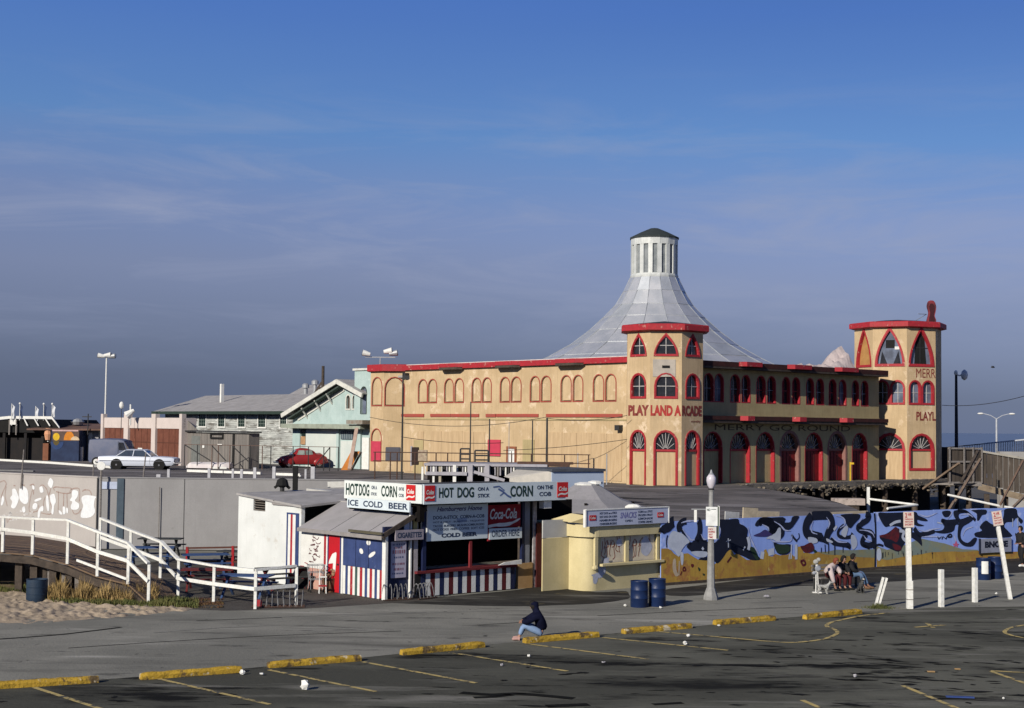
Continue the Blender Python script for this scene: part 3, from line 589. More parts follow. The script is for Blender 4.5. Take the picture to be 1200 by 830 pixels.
# small framed panel with tag on the right stretch
a = qc(848, 455); b = qc(1088, 335)
o = thing('spray_sign', 'grey painted panel with black tag hanging on the ochre part of the fence', 'sign', GW2.o)
MB().box(a[0], b[0], -.10, -.04, a[1], b[1]).build('board', mat('lilac_grey_paint', (.30, .32, .40)), o, GW2)
MB().box(a[0]-.05, a[0], -.11, -.03, a[1]-.04, b[1]+.03).build('edge', INK, o, GW2)
p = qc(880, 415); q_ = qc(1060, 355); text('BNOSE', o, GW2, p[0], q_[0], p[1], q_[1], -.105, INK, .06)

# ---- wooden ramp and platform at the left, with two white railings
FP = [(-160, 645, 51, 606), (3, 647, 51, 606.5), (38, 650, 51, 608.5), (79, 661, 50.8, 610), (114, 675.5, 50, 623.5), (150, 684.5, 49.2, 637), (174, 706.5, 48.4, 661)]
fpt = [dp(x, y, Y) for x, y, Y, t in FP]; ftp = [dp(x, t, Y) for x, y, Y, t in FP]
BP = [(-200, 59), (0, 59), (40, 59), (112, 58), (154, 55), (190, 53), (209, 50.4)]
bz = [fpt[0].z, fpt[1].z, fpt[2].z, fpt[3].z, .75, .42, .06]
bpt = []
for (x, Y), z in zip(BP, bz):
    q = dp(x, 600, Y); bpt.append(Vector((q.x, q.y, z)))
rm = thing('wooden_ramp', 'worn wooden ramp and landing rising to the left between white railings', 'ramp', fpt[2])
nb = 14
for k in range(nb):
    for i in range(len(fpt)-1):
        a0 = fpt[i].lerp(bpt[i], k/nb+.003); a1 = fpt[i].lerp(bpt[i], (k+1)/nb-.003); b0 = fpt[i+1].lerp(bpt[i+1], k/nb+.003); b1 = fpt[i+1].lerp(bpt[i+1], (k+1)/nb-.003)
        o_ = rm.location; t = Vector((0, 0, .05)); dz = Vector((0, 0, rnd(-.006, .006)))
        vs = [tuple(p + dz - o_) for p in (a0, b0, b1, a1)] + [tuple(p + dz - t - o_) for p in (a0, b0, b1, a1)]
        MB().add(vs, [(0, 1, 2, 3), (7, 6, 5, 4), (0, 4, 5, 1), (1, 5, 6, 2), (2, 6, 7, 3), (3, 7, 4, 0)]).build('plank', BRWOOD, rm)
mb = MB()
for i in range(len(fpt)-1):
    mb.beam(fpt[i] - rm.location + Vector((0, -.03, -.20)), fpt[i+1] - rm.location + Vector((0, -.03, -.20)), .10, .24)
mb.build('edge_beam', DKWOOD, rm)
for i, t in [(1, .5), (2, .0), (2, .55), (3, 0), (3, .5), (4, 0)]:
    p = fpt[i].lerp(fpt[i+1], t) - rm.location + Vector((0, .25, 0)); MB().box(p.x-.12, p.x+.12, p.y-.1, p.y+.1, -rm.location.z-.05, p.z-.1).build('pile', DKWOOD, rm)
x0 = fpt[2].x + .55; 
for k in range(20):
    t = k/19; i = 2 + t*2.6; ii = int(i); p = fpt[ii].lerp(fpt[ii+1], i-ii) + Vector((0, .35, 0))
    o_ = rm.location; hgt = p.z - .15
    if hgt < .25: continue
    MB().box(p.x-o_.x-.075, p.x-o_.x+.07, p.y-o_.y, p.y-o_.y+.03, -o_.z-.02, hgt-o_.z-rnd(0, .1)).build('skirt_board', DKWOOD if k % 3 else GREYW, rm)
# earth bank under the landing
mb = MB(); nu, nv = 40, 10; vs = []
for j in range(nv):
    for i in range(nu):
        px = -200 + i*(300/nu); a = gp(px, 696); b = dp(px, 660, 58); t = j/(nv-1); p = Vector((a.x, a.y, 0)).lerp(Vector((b.x, b.y, .75)), t); fade = max(0, min(1, (70-px)/50))
        p.z = p.z*fade - .03 + .12*t*mn.noise(Vector((p.x*1.5, p.y*1.5, 3))); vs.append(tuple(p))
mb.add(vs, [(j*nu+i, j*nu+i+1, (j+1)*nu+i+1, (j+1)*nu+i) for j in range(nv-1) for i in range(nu-1)]); mb.build('earth_bank', EARTH, kind='structure', smooth=True)

def railing(name, label, tops, bots, mids, ps=.095, rs=.085, extra=None):
    t = thing(name, label, 'railing', bots[0]); o_ = t.location
    for a, b in zip(bots, tops): MB().box(a.x-o_.x-ps/2, a.x-o_.x+ps/2, a.y-o_.y-ps/2, a.y-o_.y+ps/2, a.z-o_.z, b.z-o_.z-.02).build('post', WHITEP, t, bevel=.008)
    for seq, nm in ((tops, 'top_rail'), (mids, 'mid_rail')):
        for a, b in zip(seq, seq[1:]):
            off = Vector((0, -ps/2 - .03, 0)) if nm == 'mid_rail' else Vector((0, 0, .02))
            w_, h_ = (.05, .115) if nm == 'mid_rail' else (.12, .07)
            MB().beam(a - o_ + off, b - o_ + off, w_, h_).build(nm, WHITEP, t)
    return t
mids = [dp(x, y, Y) for x, y, Y in [(-160, 619, 51), (3, 620, 51), (38, 624, 51), (79, 631, 50.8), (114, 646, 50), (150, 657, 49.2), (174, 681, 48.4)]]
fr_ = railing('ramp_railing', 'white wooden railing along the front edge of the ramp, nearest the sand', ftp, fpt, mids)
a, b = dp(90, 656.5, 50.6), dp(148, 678.5, 49.2); MB().beam(a - fr_.location, b - fr_.location, .04, .08).build('toe_rail', WHITEP, fr_)
g_ = lambda x, y: gp(x, y)
bb = [Vector((*dp(118, 600, 57).xy, 1.0)), Vector((*dp(154, 600, 54.5).xy, .73)), Vector((*dp(189.5, 600, 52.6).xy, .42)), g_(208.7, 699), g_(250.3, 707), g_(299, 714), g_(347, 710.5)]
bt = [dp(x, y, p.y) for (x, y), p in zip([(118, 608), (154, 622.5), (189.5, 636), (208.7, 656), (250.3, 663.5), (299, 669), (347, 664)], bb)]
bm_ = [dp(x, y, p.y) for (x, y), p in zip([(118, 629.5), (154, 642.5), (189.5, 656.5), (208.7, 677.5), (250.3, 684), (299, 690), (347, 686)], bb)]
railing('picnic_railing', 'white wooden railing running down the back of the ramp and round the picnic tables', bt, bb, bm_)

# ---- sand, grass
mb = MB(); nu, nv = 170, 60; vs = []
frontl = [(-260, 745), (0, 735), (100, 728.5), (170, 722), (234, 714)]; backl = [(-260, 690), (0, 691), (60, 703), (130, 711), (230, 712.5)]
def lerpl(l_, t):
    k = t*(len(l_)-1); i = min(len(l_)-2, int(k)); f = k-i; return (l_[i][0]*(1-f)+l_[i+1][0]*f, l_[i][1]*(1-f)+l_[i+1][1]*f)
for j in range(nv):
    for i in range(nu):
        u = i/(nu-1); t = j/(nv-1); a = lerpl(frontl, u); b = lerpl(backl, u); wob = 2*mn.noise(Vector((u*22, 0, 5)))*(1-t)
        p = gp(a[0]*(1-t)+b[0]*t, a[1]*(1-t)+b[1]*t + wob)
        e = min(1, 5*min(t, 1-t+.15, u+.4, (1-u)*2)); n1 = mn.noise(Vector((p.x*2.3, p.y*1.6, 0))); n2 = mn.noise(Vector((p.x*5.5, p.y*4.5, 7)))
        p.z = -.02 + e*(.07 + .10*n1 + .07*n2); vs.append(tuple(p))
mb.add(vs, [(j*nu+i, j*nu+i+1, (j+1)*nu+i+1, (j+1)*nu+i) for j in range(nv-1) for i in range(nu-1)]); mb.build('sand', SAND, kind='structure', smooth=True)
def grass(name, label, m, n, region, h0, h1, lean=.3):
    mb = MB(); c = 0
    while c < n:
        px, py, f = region(); p = gp(px, py)
        dens = mn.noise(Vector((p.x*1.3, p.y*2, 2)))
        if dens < -.12: continue
        hh = rnd(h0, h1)*(.6+.6*max(0, dens+.4))*f; a = rnd(0, 2*pi); w_ = .012; l_ = lean*hh
        d = Vector((cos(a), sin(a), 0)); q = Vector((-d.y, d.x, 0))*w_; tip = p + d*l_*rnd(.2, 1) + Vector((0, 0, hh)); md = p + d*l_*.25 + Vector((0, 0, hh*.6))
        mb.add([p-q, p+q, md+q*.8, md-q*.8, tip], [(0, 1, 2, 3), (3, 2, 4)]); c += 1
    o = mb.build(name, m, nrm=False); return tag(o, label, 'grass', kind='stuff')
DRYG = mat('dry_grass_blade', (.42, .29, .12), (.28, .19, .07), sc=2, bump=0); GRG = mat('green_grass_blade', (.10, .12, .035), (.16, .15, .05), sc=2, bump=0)
grass('dry_grass', 'tawny dry grass growing in front of the wooden ramp', DRYG, 11000, lambda: (lambda x: (x, rnd(697, 706) + (x-60)*.02, rnd(.35, 1)*(.55+.45*abs(sin(x*.11)+.4*sin(x*.37)))))(rnd(56, 184)), .25, .80, .55)
grass('green_grass', 'low green grass between the sand and the dry grass', GRG, 14000, lambda: (lambda x: (x, (rnd(690, 696) if x < 50 else rnd(700, 708) + max(-3, min(5, (x-90)*.06))), .7))(rnd(-120, 232)), .12, .34, .6)
grass('red_brown_weeds', 'low reddish weeds at the foot of the picnic railing', mat('red_weed', (.12, .05, .03), (.10, .08, .03), sc=3), 1800, lambda: (rnd(180, 262), rnd(703, 713), .4), .10, .25)
MB().sheet([tuple(gp(x, y).xy) for x, y in [(165, 712), (262, 716), (352, 714), (520, 703), (420, 662), (200, 655), (120, 670)]], .008).build('picnic_ground', mat('trodden_ground', (.085, .075, .062), (.055, .048, .04), sc=.8, bump=.3), kind='structure')
# ================================================================== THE ARCADE BUILDING WITH THE CAROUSEL ROOF
C0 = Vector((9, 87.5, DZ))
pb = thing('arcade_building', 'cream and red arcade building with corner towers and a silver tent-shaped carousel roof', 'building', C0)
Q = 1.15
def inset(x0, x1, z0, zt, kind, th, door=False):
    return arch(x0+th, x1-th, z0 + (0 if door else th), zt - th*(1.6 if kind == 'point' else 1), kind)
def window(fr, x0, x1, z0, zt, kind='round', fill='sash', yw=0.0, depth=.16, th=.12, proud=.05, fm=RED, glass=GLASS, door=False, fanz=None, boardm=None, bars=mat('dirty_white_bars', (.50, .48, .46), (.36, .34, .33), sc=6), name=None):
    o_ = arch(x0-th, x1+th, z0-(0 if door else th), zt+th*(1.6 if kind == 'point' else 1), kind); i_ = arch(x0, x1, z0, zt, kind)
    t = MB().ring(o_, i_, yw-proud, yw+.01).build(name or ('door' if door else 'window'), fm, pb, fr)
    lin = inset(x0, x1, z0, zt, kind, .045, door)
    if depth > .1: MB().ring(arch(x0+.002, x1-.002, z0+(0 if door else .002), zt-.002, kind), lin, yw-proud*.4, yw+depth).build('reveal', fm, t)
    y = yw + depth - .03
    if fill == 'board':
        MB().prism(lin, y, y+.02).build('board', boardm or PLYC, t); return t
    if fanz is None: MB().flat(lin, y).build('pane', glass, t)
    c = (x0+x1)/2
    if fill == 'sash':
        mb = MB(); mb.box(c-.02, c+.02, y-.045, y-.01, z0+.05, zt-.06); zm = z0 + (zt-z0)*.48; mb.box(x0+.05, x1-.05, y-.04, y-.012, zm-.02, zm+.02); mb.build('muntin', bars, t)
    if fill == 'fan':
        top = [(x1-.05, fanz), *[p for p in lin if p[1] >= fanz]] ; top = [(x0+.05, fanz), (x1-.05, fanz)] + [p for p in lin if p[1] > fanz]
        MB().flat(top, y).build('pane', glass, t)
        mb = MB(); r = zt - fanz - .06
        for k in range(1, 8):
            a = pi*k/8; rx = ((x1-x0)/2-.08); mb.beam((c + .12*cos(a), y-.03, fanz+.05+.10*sin(a)), (c + rx*cos(a), y-.03, fanz + r*sin(a)), .028, .028)
        mb.build('fan_bar', bars, t)
        MB().box(x0+.02, x1-.02, y-.08, y-.0, fanz-.06, fanz+.06).build('transom', fm, t)
        MB().box(x0+.045, x1-.045, y, y+.03, z0, fanz-.062).build('board', boardm or PLYC, t)
    return t
ZT = {'u0': 7.5, 'u1': 9.17}
# ---------------- left facade
fw = F1; fy = -Q
xL = fw.x(474, fy); xR = -1.0
zc = 10.1 - DZ
holes = []; specs = []
for (a, b, c, d) in ((260, 303, 303, 345), (375, 418, 420, 463), (496, 540, 542, 585), (620, 666, 668, 716), (752, 798, 800, 848), (887, 937, 940, 988), (1029, 1080, 1083, 1134)):
    for u, v in ((a, b), (c, d)):
        x0 = fw.x(420+u/3.75, fy)+.075; x1 = fw.x(420+v/3.75, fy)-.075; specs.append((x0, x1, 7.52-DZ, 9.08-DZ))
for s0 in specs: holes.append(arch(*s0, 'round'))
mb = MB().wall([(xL, -.02), (xR, -.02), (xR, zc), (xL, zc)], holes, fy, fy+.3); mb.build('wall', STUCCO, pb, fw)
for s0 in specs: window(fw, *s0, fill='board', yw=fy, depth=.09, th=.065, proud=.03, boardm=STUCCO, fm=REDF)
# plywood-clad lower storey: separate sheets
def lx(v): return fw.x(420+v/3.75, fy)
segs = [(320, 558), (835, 1160)]
for a, b in segs:
    x0, x1 = lx(a), lx(b); n = max(1, round((x1-x0)/1.22)); w_ = (x1-x0)/n
    for k in range(n): MB().box(x0+k*w_+.01, x0+(k+1)*w_-.01, fy-.03-rnd(0, .01), fy-.002, .12, 2.95+rnd(-.03, .03)).build('cladding_sheet', PLYC, pb, fw)
x0, x1 = lx(208), lx(288); n = 3; w_ = (x1-x0)/n
for k in range(n): MB().box(x0+k*w_+.01, x0+(k+1)*w_-.01, fy-.03, fy-.002, .12, 2.4 if k < 2 else 2.9).build('cladding_sheet', PLYC, pb, fw)
zb = 6.62-DZ
for a, b in ((190, 290), (318, 408), (408, 532), (562, 606), (608, 793), (827, 1162)):
    MB().box(lx(a), lx(b)-.02, fy-.07, fy-.003, zb-.10+rnd(-.01, .01), zb+.10).build('red_board', REDF, pb, fw)
MB().box(xL, xR, fy-.05, fy-.003, zb-.30, zb-.2).build('string_course', STUCCO2, pb, fw)
def lz(u, v): return fw.z(420+u/3.75, 410+v/3.75, fy)
d_ = MB().box(lx(573), lx(627), fy-.08, fy-.002, lz(600, 467), lz(600, 395)).build('shutter', ROSE, pb, fw)
x0, x1 = lx(655), lx(697); dz = lz(676, 425)
d_ = MB().ring([(x0, 0), (x1, 0), (x1, dz), (x0, dz)], [(x0+.14, 0), (x1-.14, 0), (x1-.14, dz-.14), (x0+.14, dz-.14)], fy-.09, fy-.002).build('side_door', mat('brown_frame', (.28, .10, .05)), pb, fw)
MB().box(x0+.14, x1-.14, fy-.04, fy-.003, 0, dz-.14).build('door_leaf', WHITE, d_); MB().box((x0+x1)/2-.03, (x0+x1)/2+.03, fy-.05, fy-.04, .2, dz-.3).build('door_gap', BLACK, d_)
MB().box(lx(725), lx(775), fy-.05, fy-.002, .35, lz(750, 395)).build('shutter', STUCCO2, pb, fw)
MB().box(lx(247), lx(288), fy-.06, fy-.031, 0, lz(260, 397)).build('shutter', STUCCO2, pb, fw)
for u, v in ((1153, 343), (214, 113)):
    MB().box(lx(u)-.18, lx(u)+.18, fy-.35, fy-.003, lz(u, v)-.16, lz(u, v)+.16).build('wall_lamp', IRON, pb, fw)
# cornice in red, with shallow projecting canopies under it
zt = 10.12-DZ
MB().box(xL-.1, xR, fy-.22, fy+.35, zt-.34, zt).build('cornice', RED, pb, fw)
MB().box(xL, xR, fy+.1, fy+.6, zt+.003, zt+.07).build('parapet_flashing', mat('pale_flashing', (.6, .58, .56)), pb, fw)
for a, b in ((365, 468), (610, 722), (874, 1003)):
    x0, x1 = lx(a), lx(b); m_ = .4
    mb = MB().prismz([(x0, fy-.21), (x0+m_, fy-.62), (x1-m_, fy-.62), (x1, fy-.21)], zt-.27, zt-.01)
    mb.build('canopy', RED, pb, fw)
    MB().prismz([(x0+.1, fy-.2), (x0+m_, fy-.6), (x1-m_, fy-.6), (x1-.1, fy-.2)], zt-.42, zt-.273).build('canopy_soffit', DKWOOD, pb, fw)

# ---------------- octagon towers
def octa(cx, cy, side, rot, zbase, ztop, wins, name, m=STUCCO, thick=.25, corn=True):
    rot = -93.65 if rot is None else rot
    """faces: list of (offset index, spec list).  normal angle of front face = -93.65 deg"""
    ap = side/2/tan(pi/8)
    for k in range(8):
        na = R(rot + 45*k); fr = FR((C0.x+cx+ap*cos(na), C0.y+cy+ap*sin(na), DZ), na + pi/2)
        h = side/2; sp = wins.get(k if k < 4 else k-8, [])
        holes = [arch(s0['x0'], s0['x1'], s0['z0'], s0['zt'], s0.get('kind', 'round')) for s0 in sp]
        holes = [[(x, max(z, zbase+.001)) for x, z in hh] for hh in holes]
        MB().wall([(-h, zbase-.02), (h, zbase-.02), (h, ztop), (-h, ztop)], holes, 0, thick).build('tower_wall', m, pb, fr)
        for s0 in sp:
            s1 = {q: v for q, v in s0.items() if q not in ('x0', 'x1', 'z0', 'zt', 'kind')}
            window(fr, s0['x0'], s0['x1'], s0['z0'], s0['zt'], s0.get('kind', 'round'), **s1)
    if corn:
        c = (cx, cy, 0); pr = lambda r: r/cos(pi/8)
        mb = MB().lathe([(pr(ap+.02), ztop-.02), (pr(ap+.34), ztop+.06), (pr(ap+.34), ztop+.36), (pr(ap+.28), ztop+.42), (pr(ap-.4), ztop+.46)], c, 8, R(rot)+pi/8)
        mb.build('tower_cornice', RED, pb)
        MB().lathe([(pr(ap+.20), ztop+.425), (pr(ap*.5), ztop+.60), (.05, ztop+.72)], c, 8, R(rot)+pi/8).build('tower_roof', IRON, pb)
    return ap
def fface(cx, cy, side, k, rot=-93.65):
    ap = side/2/tan(pi/8); na = R(rot + 45*k); return FR((C0.x+cx+ap*cos(na), C0.y+cy+ap*sin(na), DZ), na+pi/2)
D = lambda z: z - DZ
# tower 1
wt = {}
for k, wd in ((-1, .62), (0, .68), (1, .60)):
    h = wd*.92
    wt[k] = [dict(x0=-h, x1=h, z0=D(10.12), zt=D(11.25), kind='point', depth=.14, th=.085), dict(x0=-h*.95, x1=h*.95, z0=D(7.68), zt=D(9.0), depth=.14, th=.085),
             dict(x0=-h*.98, x1=h*.98, z0=.02, zt=D(5.72), depth=.14, th=.085, fill='fan', fanz=D(4.62), door=True, boardm=PLYC)]
SD1 = 1.82
octa(0, 0, SD1, None, 0, D(11.48), wt, 'tower')
ff = [fface(0, 0, SD1, k) for k in (-1, 0, 1)]
zt0, zt1 = D(6.60), D(7.22)
for fr_, s_, a, b, m_ in ((ff[0], 'PLAY', -.80, .85, TEXTM), (ff[1], 'LAND A', -.87, .88, TEXTR), (ff[2], 'RCADE', -.88, .80, TEXTM)):
    text(s_, pb, fr_, a, b, zt0, zt1, -.012, m_, .055)
text('novelty', pb, ff[2], -.1, .7, D(6.2), D(6.38), -.012, TEXTM, .01)
MB().box(-.75, .55, -.03, -.002, D(8.85), D(9.85)).build('patched_render', mat('grey_patch', (.45, .40, .34), (.35, .32, .28), sc=2), pb, ff[1])
MB().box(-.22, .22, -.05, -.03, D(9.35), D(9.5)).build('vent', BLACK, pb, ff[1])
for x in (-.80, .80):
    me_ = text('PLAYLAND', pb, ff[1], x-.05, x+.05, .3, 1.9, -.075, WHITE, .0, 'pilaster_lettering')
    bpy.data.objects.remove(me_)
# tower 2
T2 = (26.8-9, 103-87.5); SD2 = 2.28
wt = {-1: [dict(x0=-.78, x1=.86, z0=D(10.35), zt=D(12.75), kind='point', depth=.2, th=.12, fill='board', boardm=mat('raw_orange_ply', (.45, .24, .08), (.36, .18, .06), sc=2))],
      0: [dict(x0=-.88, x1=.88, z0=D(10.38), zt=D(12.75), kind='point', depth=.2, th=.14, glass=GLASSB, fill='none'),
          dict(x0=-.92, x1=-.10, z0=D(7.75), zt=D(9.25), depth=.2, th=.09), dict(x0=.10, x1=.92, z0=D(7.75), zt=D(9.25), depth=.2, th=.09, glass=GLASSB),
          dict(x0=-.88, x1=.88, z0=.02, zt=D(5.62), depth=.2, th=.14, fill='fan', fanz=D(4.62), door=True)],
      1: [dict(x0=-.88, x1=.88, z0=D(10.38), zt=D(12.75), kind='point', depth=.2, th=.14, glass=GLASSB, bars=IRON, fill='sash'),
          dict(x0=-.92, x1=-.10, z0=D(7.75), zt=D(9.25), depth=.2, th=.09, glass=GLASSB), dict(x0=.10, x1=.92, z0=D(7.75), zt=D(9.25), depth=.2, th=.09, glass=GLASSB),
          dict(x0=-.88, x1=.88, z0=D(3.35), zt=D(5.62), depth=.2, th=.12, fill='fan', fanz=D(4.62))]}
octa(T2[0], T2[1], SD2, -115.6, 0, D(12.88), wt, 'tower')
f2 = [fface(T2[0], T2[1], SD2, k, -115.6) for k in (-1, 0, 1, 2)]
text('MERR', pb, f2[2], -.42, 1.12, D(9.5), D(10.12), -.012, TEXTM, 0)
text('PLAYL', pb, f2[2], -.42, 1.12, D(6.6), D(7.2), -.012, TEXTM, .03)
# broken lights inside the pointed windows: pale sheets and dark holes
for fr_, pts, m_ in ((f2[1], [(-.7, D(10.42)), (-.2, D(10.42)), (-.55, D(11.3))], GLASS), (f2[1], [(.2, D(10.42)), (.7, D(10.42)), (.55, D(11.3))], GLASS), (f2[1], [(-.3, D(11.5)), (.3, D(11.5)), (.3, D(12.05)), (-.3, D(12.05))], BLACK), (f2[1], [(.3, D(11.4)), (.6, D(11.4)), (.6, D(11.6)), (.3, D(11.6))], WHITE),
                     (f2[2], [(-.45, D(10.42)), (.5, D(10.42)), (.35, D(12.2)), (0, D(12.55)), (-.35, D(12.0))], BLACK)):
    MB().flat(pts, .155).build('broken_pane', m_, pb, fr_)
# ---------------- left end octagon, cut off at the cornice
exL, eyL = -17.31, 21.5
SD3 = 1.60
wt = {-1: [dict(x0=-.58, x1=.58, z0=D(7.35), zt=D(9.35), depth=.08, th=.07, proud=.03, fill='board', boardm=STUCCO, fm=REDF), dict(x0=-.58, x1=.58, z0=D(3.75), zt=D(5.62), depth=.08, th=.07, proud=.03, fill='board', boardm=STUCCO, fm=REDF)],
      0: [dict(x0=-.68, x1=.68, z0=D(7.35), zt=D(9.35), depth=.08, th=.07, proud=.03, fill='board', boardm=STUCCO, fm=REDF)]}
wt[-1][1]['z0'] = D(3.35)
octa(exL, eyL, SD3, None, 0, D(9.8), wt, 'tower', corn=False)
f3 = fface(exL, eyL, SD3, -1)
MB().box(-.56, .56, -.04, .045, D(3.32), D(4.75)).build('shutter', ROSE, pb, f3)
MB().lathe([(2.12/cos(pi/8), D(9.78)), (2.2/cos(pi/8), D(9.82)), (2.2/cos(pi/8), D(10.28)), (1.9/cos(pi/8), D(10.32))], (exL, eyL, 0), 8, R(-93.65)+pi/8).build('tower_cornice', RED, pb)

# ---------------- right wing
fw = F0; fy = -Q
def rx(v): return fw.x(820+v/4.883, fy)
def rz(u, v): return fw.z(820+u/4.883, 410+v/4.883, fy)
xa = 1.2; xb = rx(1030*4.883-820*4.883)
ups = []; dns = []
for a, b, c, d in ((20, 80, 82, 138), (172, 232, 238, 290), (322, 378, 385, 436), (470, 518, 528, 575), (608, 655, 665, 712), (738, 783, 795, 840), (870, 912, 922, 966)):
    for u, v in ((a, b), (c, d)): ups.append((rx(u)+.015, rx(v)-.015, D(7.50), D(9.2)))
DD = ((20, 132), (172, 290), (320, 430), (462, 570), (600, 705), (735, 838), (870, 960))
for a, b in DD: dns.append((rx(a)+.04, rx(b)-.04, .03, D(5.72)))
holes = [arch(*s0, 'round') for s0 in ups + dns]
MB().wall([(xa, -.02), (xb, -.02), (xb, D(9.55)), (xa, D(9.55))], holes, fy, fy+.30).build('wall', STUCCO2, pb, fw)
for k, s0 in enumerate(ups):
    window(fw, *s0, fill='sash', yw=fy, depth=.26, th=.02, proud=.006, bars=RED if k in (4, 6, 7, 10) else mat('grey_white_bars', (.34, .34, .36), (.16, .14, .15), sc=3), glass=GLASSB if k in (1, 11) else GLASS)
for k, s0 in enumerate(dns):
    window(fw, *s0, fill='fan', yw=fy, depth=.30, th=.03 if k not in (3, 5) else .14, proud=.012, fm=mat('faded_mauve_trim', (.26, .13, .11)) if k in (3, 5) else RED, fanz=D(4.62), door=True, boardm=[STUCCO2, STUCCO2, STUCCO2, REDD, REDD, REDD, REDD][k], bars=mat('grey_white_bars', (.34, .34, .36), (.16, .14, .15), sc=3))
for k in (3, 4, 5, 6):
    s0 = dns[k]; c = (s0[0]+s0[1])/2
    for q in (-.35, 0, .35): MB().box(c+q-.012, c+q+.012, fy+.255, fy+.272, .05, D(4.5)).build('door_joint', BLACK, pb, fw)
# projecting cornices, with trapezoid canopies
zt = D(9.9)
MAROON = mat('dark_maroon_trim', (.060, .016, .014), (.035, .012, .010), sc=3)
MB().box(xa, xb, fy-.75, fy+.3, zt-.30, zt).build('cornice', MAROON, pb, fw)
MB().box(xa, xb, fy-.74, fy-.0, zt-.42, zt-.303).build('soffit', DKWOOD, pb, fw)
zm = D(6.55)
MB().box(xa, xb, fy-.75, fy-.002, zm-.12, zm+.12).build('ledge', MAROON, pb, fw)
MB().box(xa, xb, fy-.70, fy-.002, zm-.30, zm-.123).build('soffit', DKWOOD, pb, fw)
MB().box(xa, xb, fy-.04, fy-.002, zm+.121, zm+.19).build('ledge_flashing', STUCCO2, pb, fw)
for a, b in ((205, 335), (480, 615), (750, 880)):
    x0, x1 = rx(a)-.6, rx(b)-.6
    MB().prismz([(x0, fy-.74), (x0+.35, fy-1.1), (x1-.35, fy-1.1), (x1, fy-.74)], zt-.24, zt+.03).build('canopy', RED, pb, fw)
for a, b in ((195, 258), (492, 552), (762, 820)):
    x0, x1 = rx(a)-.3, rx(b)-.3
    MB().prismz([(x0, fy-.74), (x0+.2, fy-1.2), (x1-.2, fy-1.2), (x1, fy-.74)], zm-.15, zm+.13).build('canopy', RED, pb, fw)
text('MERRY GO ROUND', pb, fw, rx(85), rx(860), D(5.82), D(6.18), fy-.012, mat('shade_brown_lettering', (.09, .06, .035), bump=0), .0)  # dark lettering toned towards the shaded wall, shade mixed into its colour
# flat roof, far sides
mb = MB()
cs = [F1.w(-27, -Q+.2) - C0, F1.w(0, -Q+.2) - C0, fw.w(2, -Q+.2) - C0, fw.w(26, -Q+.2) - C0]
sq = [(0, 0), tuple((fw.ex*27).xy), tuple((fw.ex*27 + fw.ey*27).xy), tuple((fw.ey*27).xy)]
mb.prismz(sq, D(9.35), D(9.5)); mb.build('flat_roof', ROOFING, pb)
mb = MB(); mb.box(.5, 27, 26.7, 27, 0, D(9.6)); mb.box(26.7, 27, .5, 27, 0, D(9.6)); mb.build('wall', STUCCO, pb, fw)
# debris and pale sheeting on the roof beside the right tower
mb = MB(); nu, nv = 16, 10; vs = []
for j in range(nv):
    for i in range(nu):
        u, v = i/(nu-1), j/(nv-1); x = xb - 6.3 + 4.0*u; y = fy + .2 + 2.6*v
        h_ = (.15 + 1.5*max(0, u-.55)**1.1*2.0*(1-.5*abs(v-.4)) + .5*mn.noise(Vector((x*1.1, y*1.3, 1))) + .2*mn.noise(Vector((x*3, y*3, 4))))*min(1, 4*v+.1, 4*(1-v)+.1, 6*u)
        vs.append((x, y, zt + max(0.02, h_)))
mb.add(vs, [(j*nu+i, j*nu+i+1, (j+1)*nu+i+1, (j+1)*nu+i) for j in range(nv-1) for i in range(nu-1)])
o = mb.build('roof_tarpaulin', mat('dusty_pink_sheet', (.50, .42, .40), (.35, .31, .31), sc=1), None, fw)
o.location = fw.w(0, 0, 0); o.rotation_euler.z = fw.a; tag(o, 'crumpled pinkish tarpaulin heap on the roof against the right tower', 'tarpaulin')

# ---------------- carousel roof: sixteen flared gores of lapped sheet metal, a slotted cupola, a dark cap
cc = fw.w(14.2, 14.2) - C0; cc.z = 0
prof = [(1.74, 16.75), (2.20, 15.75), (2.78, 14.75), (3.62, 13.85), (4.68, 12.85), (5.95, 11.85), (7.5, 10.95), (9.0, 10.2), (11.2, 9.55)]
NG = 16
roof = bpy.data.objects.new('carousel_roof', None); COL.objects.link(roof); roof.parent = pb; roof.location = cc; roof.rotation_euler.z = R(-93.65) + pi/16
for i in range(NG):
    a0 = 2*pi*i/NG; a1 = 2*pi*(i+1)/NG
    for j in range(len(prof)-1):
        (r1, z1), (r0, z0) = prof[j], prof[j+1]; e = .006*(1 if (i+j) % 2 else 2.2)
        r1 /= cos(pi/NG); r0 /= cos(pi/NG)
        n = Vector(((z1-z0), 0, (r0-r1))).normalized()
        def P(a, r, z, o_): return ((r+n.x*o_)*cos(a), (r+n.x*o_)*sin(a), D(z)+n.z*o_)
        g = .006/r0
        lap = .03
        vs = [P(a0+g, r0, z0, lap+e), P(a1-g, r0, z0, lap+e), P(a1-g, r1, z1, e), P(a0+g, r1, z1, e), P(a0+g, r0, z0, 0), P(a1-g, r0, z0, 0)]
        MB().add(vs, [(0, 1, 2, 3), (0, 4, 5, 1)]).build('roof_sheet', METROOF if (i*3+j*5) % 7 else METROOF2, roof)
mb = MB()
for i in range(NG):
    a = 2*pi*i/NG
    pts = [(r/cos(pi/NG)*cos(a)*1.004, r/cos(pi/NG)*sin(a)*1.004, D(z)+.02) for r, z in prof]; mb.pipe(pts, .03, 4)
rr_ = mb.build('roof_rib', mat('dull_grey_rib', (.30, .32, .35)), roof); rr_['kind'] = 'stuff'
